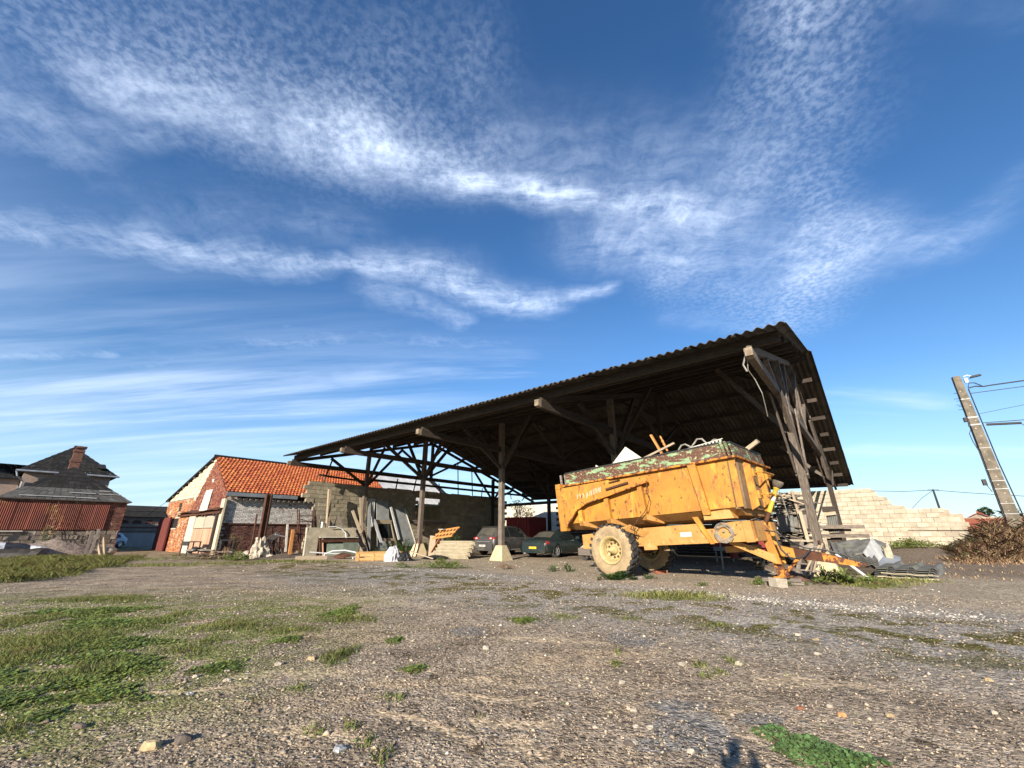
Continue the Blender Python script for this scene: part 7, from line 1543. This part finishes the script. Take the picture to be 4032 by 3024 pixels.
for cx, cy, rx, ry, kind in PATCH:
    area = math.pi * rx * ry; dist = math.hypot(cx, cy)
    if dist > 16: continue
    if kind == 3:
        N = int(area * 9000); x, y, r = disc(N, cx, cy, rx, ry); z = onground(x, y) + (1 - r ** 2) * .035 * NR.uniform(.2, 1.2, N); acc_['clover'].append(leaves(N, np.stack([x, y, z], 1), NR.uniform(.014, .03, N), .55, 1.0))
    elif kind == 2:
        N = int(min(area * 5200, 9000)); x, y, r = disc(N, cx, cy, rx, ry, .55); z = onground(x, y) + (1 - r ** 2) * .028 * NR.uniform(.1, 1.2, N); acc_['weeds'].append(leaves(N, np.stack([x, y, z], 1), NR.uniform(.018, .042, N) * (1 + dist * .03), .45, .6))
    elif kind == 1:
        N = int(min(area * 2600, 7000)); x, y, r = disc(N, cx, cy, rx, ry, .6); z = onground(x, y) + (1 - r) * .03 * NR.uniform(0, 1, N); acc_['weeds'].append(leaves(N // 2, np.stack([x, y, z], 1)[:N // 2], NR.uniform(.015, .035, N // 2) * (1 + dist * .03), .7, .55)); acc_['grass'].append(blades(N // 2, np.stack([x, y, z], 1)[N // 2: 2 * (N // 2)], NR.uniform(.02, .065, N // 2), .9, .0028))
    else:
        N = int(min(area * 1500, 6500)); x, y, r = disc(N, cx, cy, rx, ry, .6)
        keep = np.array([mnoise.noise((a * 3, b * 3, 3)) > -.05 for a, b in zip(x, y)]); x, y = x[keep], y[keep]; N = len(x)
        z = onground(x, y); h = N // 2; P_ = np.stack([x, y, z], 1); acc_['grass'].append(blades(h, P_[:h], NR.uniform(.012, .045, h), 1.0, .003)); acc_['weeds'].append(leaves(N - h, P_[h:], NR.uniform(.012, .028, N - h) * (1 + dist * .02), .5, .6))
# thin scattering over the near yard
N = 5200; x = NR.uniform(-9, 7, N); y = NR.uniform(2.2, 13, N); k_ = np.array([mnoise.noise((a * .9, b * .9, 9)) + (.22 if a < -2 else -.04) for a, b in zip(x, y)]) > .12
x, y = x[k_], y[k_]; N = len(x); acc_['weeds'].append(leaves(N, np.stack([x, y, onground(x, y)], 1), NR.uniform(.012, .03, N), .6, .5))
def cat_(L):
    Vs, Fs, o = [], [], 0
    for v, f in L: Vs.append(v); Fs.append(f + o); o += len(v)
    return np.concatenate(Vs), np.concatenate(Fs)
for nm, key, m_, lab in (('ground_weeds', 'weeds', m_leaf, 'bright green creeping weeds in patches over the gravel yard'), ('clover_patch', 'clover', m_clover, 'dense green clover patch at the bottom right of the yard'), ('sparse_grass', 'grass', m_grass, 'sparse short grass among the creeping weeds')):
    arrays(nm, m_, *cat_(acc_[key]), kind='stuff', label=lab, cat='plants')
# tall grass bank at the left edge, short strips further back
L_ = []
N = 60000; x = NR.uniform(-27, -12.5, N); y = NR.uniform(11.5, 25, N)
def inbank(a, b): 
    # bounded on the right by a line from (-13.5, 13) to (-19.5, 24)
    return a < -13.6 - (b - 13.2) * .62 + .9 * mnoise.noise((a, b, 1)) and b > 12.4 + .4 * mnoise.noise((a * 2, b, 4)) + max(0, (a + 14.5)) * 2
k_ = np.array([inbank(a, b) for a, b in zip(x, y)]); x, y = x[k_], y[k_]; N = len(x)
hh = NR.uniform(.05, .26, N) * np.array([.65 + .7 * max(0, min(1, mnoise.noise((a * .8, b * .8, 2)) + .5)) for a, b in zip(x, y)]); L_.append(blades(N, np.stack([x, y, onground(x, y)], 1), hh, 1.0, .006))
arrays('grass_bank', m_grass, *cat_(L_), kind='stuff', label='tall ragged grass growing along the left edge of the yard', cat='grass')
L_ = []; L2 = []
for cx, cy, rx, ry, n in ((-20.5, 23.5, 2.4, 1.6, 1500), (-15.5, 19.3, 2.0, .8, 1300), (-11.2, 21.8, 1.6, .5, 900), (-9.0, 21.0, 1.5, .4, 700), (-13.0, 20.3, 1.4, .5, 700), (9.4, 11.9, .9, .5, 900), (10.5, 12.4, 1.2, .4, 500), (3.4, 9.9, 1.2, .35, 700)):
    x, y, r = disc(n, cx, cy, rx, ry, .6); L_.append(blades(n, np.stack([x, y, onground(x, y)], 1), NR.uniform(.03, .13, n), .8, .009))
arrays('grass_strips', m_grass, *cat_(L_), kind='stuff', label='short grass strips along the back of the yard', cat='grass')
# separate plants
def plant(name, lab, cx, cy, rx, ry, h, n, m_, size, cat='plant', group=None, stems=6, up=.8, asp=.5, z0=None):
    t = thing(name, lab, cat, (cx, cy, gh(cx, cy)), group); x, y, r = disc(n, cx, cy, rx, ry, .7)
    base = onground(x, y) if z0 is None else np.full(n, z0)
    z = base + h * np.sqrt(NR.uniform(0.02, 1, n)) * (1 - .75 * r ** 2) * (.7 + .3 * np.sin(x * 9 + y * 7))
    arrays('leaves', m_, *leaves(n, np.stack([x, y, z], 1), NR.uniform(.6, 1.3, n) * size, up, asp), parent=t, loc=(cx, cy, gh(cx, cy)))
    mb = MB()
    for k in range(stems):
        a = 6.28 * k / stems; g = gh(cx, cy) - .02; mb.tube([(cx + .1 * rx * math.cos(a), cy + .1 * ry * math.sin(a), g), (cx + .6 * rx * math.cos(a), cy + .6 * ry * math.sin(a), g + h * .7)], .008 + .004 * h, 4)
    mb.build('stem', m_leafd, t); return t
def at(u_, v_): q = S(u_, v_, 0); return q.x, q.y
G1 = 'weeds growing on the gravel before the shed'
plant('nettle_clump', 'broad clump of nettles on the gravel before the third post from the left', -2.7, 17.3, .95, .35, .42, 1500, m_leaf, .075, group=G1)
plant('weed_tuft', 'low weed tuft left of the broad nettle clump', -4.3, 17.6, .45, .22, .22, 420, m_leaf, .06, group=G1)
plant('weed_tuft', 'left one of two small upright weeds before the dark coupe', 1.45, 15.8, .2, .14, .36, 170, m_leafd, .06, group=G1); plant('weed_tuft', 'right one of two small upright weeds before the dark coupe', 1.95, 15.7, .24, .16, .34, 200, m_leafd, .06, group=G1)
plant('mallow_plant', 'round-leaved mallow growing at the foot of the near trailer wheel', 3.0, 13.1, .52, .22, .27, 480, m_leafd, .085, asp=1.0, up=.5); plant('weed_tuft', 'small weed beside the mallow at the trailer wheel', 4.05, 13.35, .22, .14, .18, 120, m_leafd, .06, group=G1)
plant('dry_tuft', 'dry reddish weed tuft on the gravel before the third post from the left', -.25, 16.9, .4, .18, .24, 380, m_dry2, .06, up=1.2, asp=.2)
plant('dock_plant', 'leafy dock growing against the foot of the nearest post', 8.7, 11.95, .85, .42, .40, 620, m_leaf, .15, up=.9, asp=.28); plant('dock_shoot', 'single upright dock shoot before the nearest post foot', 8.5, 12.3, .09, .08, .62, 70, m_leaf, .13, up=1.4, asp=.3)
plant('weed_tuft', 'weed tuft left of the squared white stone block', 6.35, 11.7, .2, .14, .2, 200, m_leaf, .05, group=G1); plant('weed_tuft', 'low weed far left of the squared white stone block', 4.9, 11.7, .17, .12, .12, 110, m_leaf, .05, group=G1); plant('thistle', 'small spiky thistle before the slatted pallet', 7.5, 11.7, .16, .12, .16, 70, m_clover, .12, up=.7, asp=.16); plant('weed_tuft', 'small weed right of the squared white stone block', 7.05, 11.6, .12, .1, .14, 80, m_leaf, .05, group=G1)
x_, y_ = at(22.5, 1.0); plant('elder_shrub', 'bushy shrub growing before the wooden frame and grey panels', x_, y_, 1.9, .8, .95, 2600, m_leafd, .11, 'shrub', z0=0); x_, y_ = at(19.5, 2.4); plant('elder_shrub', 'dark leafy shrub growing right behind the second post', x_, y_, .7, .5, 1.5, 1000, m_leafd, .13, 'shrub', z0=0)
x_, y_ = at(24.3, -8.2); plant('green_weed', 'bright green weed clump at the left of the concrete lump', x_, y_, .75, .5, .45, 900, m_leaf, .09); x_, y_ = at(25.6, -8.4); plant('dry_weeds', 'dry brown weeds left behind the bright green weed clump', x_, y_, 1.0, .6, .6, 900, m_dry, .12, up=1.4, asp=.15); x_, y_ = at(29.7, -6.7); plant('thin_shrub', 'thin pale shrub against the shaded corner of the barn', x_, y_, .45, .45, 1.7, 240, m_leaf, .12, 'shrub', up=1.3, asp=.2)
x_, y_ = at(42.9, -14.2); plant('wall_weed', 'straggly weed growing up the rusty sheets of the house', x_, y_, .5, .4, 2.6, 260, m_dry, .14, up=1.3, asp=.2, z0=.9)
x_, y_ = at(-2.8, 17.8); plant('green_weed', 'bright green weed bank at the foot of the pale stepped wall', x_, y_, 1.9, .9, .55, 2200, m_leaf, .12)
# brambles and dry growth on the bank at the right edge
bt = thing('bramble_bank', 'tall bank of dry brown brambles at the right edge below the pole', 'brambles', (25.5, 21.5, 0)); 
n = 34000; x = NR.uniform(18.5, 40, n); y = NR.uniform(18.6, 27, n); 
edge = np.array([.9 * mnoise.noise((a * .6, b * .6, 3)) for a, b in zip(x, y)])
prof_ = np.clip((x - y * 1.0 + .1 + edge * .7) / 2.4, 0, 1) * np.clip((y - 19.0 + edge) / 3.2, 0, 1)
k_ = prof_ > .02; x, y, prof_ = x[k_], y[k_], prof_[k_]; n = len(x); top = 1.4 * prof_ ** .9 * np.array([.75 + .5 * (mnoise.noise((a * 1.3, b * 1.3, 8)) + .4) for a, b in zip(x, y)])
z = onground(x, y) + top * NR.uniform(.1, 1, n) ** .6
arrays('dry_stems', m_dry, *blades(n, np.stack([x, y, z - .25], 1), NR.uniform(.10, .42, n), 1.5, .0055), parent=bt, loc=(25.5, 21.5, 0), kind='stuff')
m2 = int(n * .85); arrays('leaves', m_dry, *leaves(m2, np.stack([x, y, z], 1)[:m2], NR.uniform(.03, .085, m2), 1., .5), parent=bt, loc=(25.5, 21.5, 0), kind='stuff')
m3 = n // 5; arrays('green_leaves', m_leafd, *leaves(m3, np.stack([x + .4, y + .8, z], 1)[-m3:], NR.uniform(.06, .15, m3), 1., .5), parent=bt, loc=(25.5, 21.5, 0), kind='stuff')
n = 900; x, y, r = disc(n, 21.2, 19.3, 2.4, 1.3, .6); arrays('dry_grass', m_dry, *blades(n, np.stack([x, y, onground(x, y)], 1), NR.uniform(.05, .22, n), 1.2, .012), kind='stuff', label='thin dry grass before the bramble bank', cat='grass')
n = 2600; x = NR.uniform(10, 24, n); y = NR.uniform(12.5, 20, n); k_ = np.array([mnoise.noise((a * .7, b * .7, 6)) > .12 and ((a - O2.x) * U2.x + (b - O2.y) * U2.y) < -1.5 for a, b in zip(x, y)]); x, y = x[k_], y[k_]; n = len(x); arrays('dry_moss', m_dry, *blades(n, np.stack([x, y, onground(x, y)], 1), NR.uniform(.02, .07, n), 1.2, .012), kind='stuff', label='dry low growth scattered over the gravel at the right', cat='plants')
# trees: tapered trunk, limbs, crown of leaf clumps
def tree(label, x, y, h, w, n, m_, leaf, seed, group=None, cat='tree', trunk=.3, name='tree'):
    rr = random.Random(seed); t = thing(name, label, cat, (x, y, 0), group)
    mb = MB(); mb.tube([(x, y, -.1), (x + .1, y, h * .3), (x + rr.uniform(-.3, .3), y, h * .7)], h * .022 + .04, 7, r2=h * .008)
    cl = []
    for k in range(14):
        a = rr.uniform(0, 6.28); zz_ = h * rr.uniform(trunk, .95); R_ = w * (1 - ((zz_ / h - .55) / .62) ** 2) * rr.uniform(.35, .95)
        c = (x + R_ * math.cos(a), y + R_ * math.sin(a), zz_); cl.append((c, w * rr.uniform(.25, .45))); mb.tube([(x, y, max(h * .2, zz_ - h * .2)), c], h * .008 + .01, 5, r2=.01)
    mb.build('trunk', m_bark, t)
    ps = []
    for c, q in cl:
        k = n // len(cl); d = NR.normal(size=(k, 3)); d /= np.linalg.norm(d, axis=1)[:, None]; r = q * NR.uniform(.3, 1, k)[:, None] ** .5; ps.append(np.array(c) + d * r * np.array([1, 1, .8]))
    P_ = np.concatenate(ps); arrays('crown', m_, *leaves(len(P_), P_, NR.uniform(.6, 1.3, len(P_)) * leaf, .9, .6), parent=t, loc=(x, y, 0)); return t
tx, ty = at(31.0, 23.0); tree('sunlit small tree seen behind the third post from left at the rear wall', tx, ty, 5.0, 1.9, 1500, mat('olive_leaf', (.14, .15, .04), (.08, .095, .03), rnd=.4, hue=.05, trans=.2), .2, 5)
tx, ty = at(25.5, 30.0); tree('dark conifer top behind the back edge of the shed roof', tx, ty, 6.0, 1.2, 700, m_hedge, .25, 8)
GT = 'trees on the skyline at the right'
for k, (x, y, h, w, lab) in enumerate(((68, 60, 4.0, 2.4, 'round green tree behind the far pole'), (75, 62, 4.6, 3.2, 'broader tree just right of the far pole'), (82, 64, 5.2, 4.2, 'dark spreading tree left of the concrete pole'), (88, 68, 5.6, 4.2, 'tallest tree of the skyline left of the concrete pole'), (96, 72, 5.6, 4, 'tree mostly behind the concrete pole'), (104, 74, 6.0, 4, 'pale green tree right of the concrete pole'), (62, 66, 3.6, 2.6, 'low dark shrub behind the right end of the stepped wall'), (112, 76, 6.2, 4.2, 'tree at the right edge beyond the brambles'))):
    tree(lab, x, y, h, w, 2600, m_hedge, .5, 30 + k, GT, trunk=.12)

# ------------------------------------------------------------------ stones and gravel
def pebbles(N, x, y, r, flat=.6):
    """deformed octahedra"""
    dirs = np.array([(1, 0, 0), (0, 1, 0), (-1, 0, 0), (0, -1, 0), (0, 0, 1), (0, 0, -.6)], float)
    V_ = dirs[None] * NR.uniform(.6, 1.3, (N, 6, 1)) * r[:, None, None] * np.array([1, 1, flat])
    th = NR.uniform(0, 6.28, N); c, s = np.cos(th)[:, None], np.sin(th)[:, None]
    X_ = V_[..., 0] * c - V_[..., 1] * s; Y_ = V_[..., 0] * s + V_[..., 1] * c
    z = np.array([gh(a, b) for a, b in zip(x, y)])
    V_ = np.stack([X_ + x[:, None], Y_ + y[:, None], V_[..., 2] + z[:, None] + (r * flat * .25)[:, None]], 2).reshape(-1, 3)
    f = np.array([(0, 1, 4), (1, 2, 4), (2, 3, 4), (3, 0, 4), (1, 0, 5), (2, 1, 5), (3, 2, 5), (0, 3, 5)]); F_ = (f[None] + (np.arange(N) * 6)[:, None, None]).reshape(-1, 3); return V_, F_
N = 80000; d = 2.3 + 11 * NR.uniform(0, 1, N) ** 1.5; a = NR.uniform(-.92, .92, N); x, y = d * np.sin(a), d * np.cos(a)
keep = y > 1.8
for x0, y0, x1, y1, w in SAND:
    bx_, by_ = x1 - x0, y1 - y0; t_ = np.clip(((x - x0) * bx_ + (y - y0) * by_) / (bx_ ** 2 + by_ ** 2), 0, 1); keep &= (np.hypot(x - x0 - t_ * bx_, y - y0 - t_ * by_) > w * .9 * NR.uniform(.3, 1.3, N))
x, y, d = x[keep], y[keep], d[keep]; N = len(x)
arrays('gravel', m_pebble, *pebbles(N, x, y, (.0032 + .009 * NR.uniform(0, 1, N) ** 4) * (.7 + d * .10)), kind='stuff', label='fine brown gravel strewn over the yard', cat='gravel')
N = 1300; u_ = np.where(NR.uniform(0, 1, N) < .6, NR.uniform(-2.5, 3, N), NR.uniform(-3.5, 15, N)); v_ = -6.25 + NR.normal(0, .28, N); x = O2.x + U2.x * u_ + V2.x * v_; y = O2.y + U2.y * u_ + V2.y * v_
arrays('white_chippings', m_chalk, *pebbles(N, x, y, .008 + .028 * NR.uniform(0, 1, N) ** 2), kind='stuff', label='white chippings washed out in a line under the shed eave', cat='gravel')
N = 1500; d = 2.6 + 9 * NR.uniform(0, 1, N) ** 1.3; a = NR.uniform(-.9, .9, N); x, y = d * np.sin(a), d * np.cos(a); arrays('small_stones', m_pebble, *pebbles(N, x, y, .010 + .022 * NR.uniform(0, 1, N) ** 3), kind='stuff', label='small mixed stones lying on the gravel yard', cat='gravel')
N = 2600; x = NR.uniform(-13, 16, N); y = NR.uniform(3, 21, N); arrays('pale_chips', m_chalk, *pebbles(N, x, y, .006 + .026 * NR.uniform(0, 1, N) ** 3 * (.5 + y * .06)), kind='stuff', label='pale stone chips scattered over the yard', cat='gravel')
ST = [(-2.33, 3.27, .07, m_ochre, 'large ochre stone lying at the lower left of the yard'), (-2.2, 3.36, .062, m_brownst, 'brown stone touching the ochre stone'), (-2.78, 4.21, .035, m_steel, 'blue grey slate chip among the weeds at left'), (-3.11, 3.59, .05, m_brownst, 'flat brown stone by the lowest green weeds'), (-2.67, 4.53, .035, m_pale, 'white stone below the long weed patch'), (-3.06, 4.66, .035, m_pale, 'white stone left below the long weed patch'), (-2.46, 5.04, .05, m_pale, 'flat whitish stone beyond the long weed patch'), (-2.85, 4.8, .03, m_pale, 'white stone at the right tip of the long weed patch'), (-2.2, 5.23, .055, m_ochre, 'yellowish stone beside a round weed tuft'),
      (-.32, 5.61, .05, m_pale, 'white angular stone in the middle of the yard'), (1.76, 4.99, .05, m_pale, 'white stone left of three small weeds'), (2.37, 5.03, .05, m_pale, 'white stone right of three small weeds'), (1.0, 4.45, .04, m_pale, 'pale stone above the asphalt scraps'), (.96, 3.52, .03, m_pale, 'white stone on the lower asphalt scrap'), (.87, 3.55, .026, m_pale, 'small white stone left on the lower asphalt scrap'), (.93, 3.82, .03, m_pale, 'white stone at the top of the asphalt scrap'), (.75, 3.29, .04, m_brownst, 'brown stone pair piece below the asphalt scrap'), (.79, 3.31, .036, m_pale, 'pale stone beside the brown stone below the asphalt'), (-1.1, 3.22, .045, m_steel, 'blue grey stone near the bottom edge of the yard'),
      (3.41, 5.35, .04, m_pale, 'white stone in the right part of the yard'), (3.81, 6.28, .05, m_pale, 'pale elongated stone further back at the right'), (3.87, 6.02, .04, m_ochre, 'tan stone near the pale elongated stone'), (2.46, 3.72, .035, m_brickl, 'orange brick chip above the clover patch'), (2.24, 3.86, .03, m_brick, 'red brick chip above the clover patch'), (2.81, 3.71, .035, m_ochre, 'yellow stone right above the clover patch'), (4.4, 4.5, .045, m_ochre, 'yellowish stone at the right edge of the yard'), (3.64, 3.76, .03, m_pale, 'small white stone right of the clover patch'), (2.49, 3.89, .032, m_pale, 'white stone above the red brick chip'), (1.11, 3.19, .03, m_pale, 'white stone near the bottom right shadow'), (21.9, 20.4, .16, m_pale, 'white stone lying left before the brambles'), (22.8, 20.6, .2, m_pale, 'larger white stone lying before the brambles'), (26.8, 20.5, .14, m_pale, 'white scrap lying high in the brambles')]
for k, (x, y, r, m_, lab) in enumerate(ST):
    r *= .72 if x < 20 else 1
    mb = rock((x, y, gh(x, y) + r * .3 + (1.2 if x > 26 else 0)), r, 9, (1.25, .95, .62), .45, 200 + k); solo(mb, 'loose_stone', m_, lab, 'stone', group='loose stones on the yard')
# ------------------------------------------------------------------ the photographer, crouching behind the camera; only the shadow falls into the picture
def person():
    t = thing('person', 'crouching person in dark clothes holding up a phone behind the camera', 'person', (.12, -.55, 0))
    J = [((.12, -.62, .42), .15), ((.12, -.60, .62), .15), ((.12, -.55, .86), .17), ((.13, -.52, .97), .075), ((.13, -.48, 1.06), .09), ((.13, -.47, 1.16), .085),
         ((-.06, -.54, .93), .06), ((-.22, -.36, .86), .048), ((-.06, -.14, 1.16), .035), ((.30, -.54, .93), .06), ((.44, -.36, .86), .048), ((.10, -.14, 1.16), .035),
         ((.0, -.58, .38), .1), ((-.06, -.2, .48), .07), ((-.03, -.42, .08), .05), ((-.03, -.24, .04), .045), ((.24, -.58, .38), .1), ((.32, -.2, .46), .07), ((.28, -.42, .08), .05), ((.28, -.24, .04), .045)]
    E_ = [(0, 1), (1, 2), (2, 3), (3, 4), (4, 5), (2, 6), (6, 7), (7, 8), (2, 9), (9, 10), (10, 11), (0, 12), (12, 13), (13, 14), (14, 15), (0, 16), (16, 17), (17, 18), (18, 19)]
    def skin(name, J, E_, m_, par, lv=2):
        me = bpy.data.meshes.new(name); o0 = ORG[t]; me.from_pydata([tuple(Vector(p) - o0) for p, r in J], E_, []); o = bpy.data.objects.new(name, me); COL.objects.link(o); o.parent = par; ORG[o] = o0
        me.materials.append(m_); sk = o.modifiers.new('skin', 'SKIN')
        sv = me.skin_vertices[0].data if me.skin_vertices else None
        if sv is None:
            me.attributes; 
        else:
            for q, (p, r) in zip(sv, J): q.radius = (r, r)
            sv[0].use_root = True
        s2 = o.modifiers.new('subdivision', 'SUBSURF'); s2.levels = lv; s2.render_levels = lv; return o
    body = skin('body', J, E_, m_jacket, t)
    for s_, wx_ in ((-1, -.06), (1, .10)):           # hands: palm, four bent fingers and a thumb round the phone
        H_ = [((wx_, -.14, 1.16), .03), ((wx_ + s_ * .015, -.10, 1.22), .03)]; Eh = [(0, 1)]
        for k in range(4):
            b = len(H_); L = (.03, .036, .034, .027)[k]; zz_ = 1.21 + .018 * k
            H_ += [((wx_ + s_ * .012, -.085, zz_), .010), ((wx_ + s_ * .02, -.055, zz_ + .004), .009), ((wx_ + s_ * .0, -.052 + L * .2, zz_ + .006), .008)]; Eh += [(1, b), (b, b + 1), (b + 1, b + 2)]
        b = len(H_); H_ += [((wx_ - s_ * .02, -.11, 1.2), .011), ((wx_ - s_ * .03, -.085, 1.235), .010)]; Eh += [(1, b), (b, b + 1)]
        skin('hand', H_, Eh, m_skin, t, 1)
    mb = rock((.13, -.45, 1.17), .105, 14, (.85, 1.0, 1.15), .08, 5); hd = mb.build('head', m_skin, t, True)
    mb = rock((.13, -.475, 1.2), .112, 14, (.87, .95, 1.05), .08, 6); mb.build('hair', m_black, t, True)
    mb = MB()
    for s_ in (-1, 1): mb.lathe((.13 + s_ * .035, -.352, 1.18), (0, 1, 0), [(0, .012), (.006, .008), (.008, 0)], 8)
    mb.build('eye', m_black, hd); mb = MB(); mb.hexa([(.115, -.36, 1.14), (.145, -.36, 1.14), (.14, -.33, 1.145), (.12, -.33, 1.145), (.122, -.36, 1.18), (.138, -.36, 1.18), (.134, -.35, 1.18), (.126, -.35, 1.18)]); mb.build('nose', m_skin, hd)
    mb = MB(); mb.beam((.105, -.352, 1.115), (.155, -.352, 1.115), .012, .008); mb.build('mouth', m_redl, hd)
    mb = MB(); mb.hexa([(-.037, -.05, 1.20), (.038, -.05, 1.20), (.038, -.041, 1.203), (-.037, -.041, 1.203), (-.037, -.096, 1.335), (.038, -.096, 1.335), (.038, -.088, 1.337), (-.037, -.088, 1.337)])
    solo(mb, 'phone', m_black, 'dark phone held up in both hands by the crouching person', 'phone')
person()
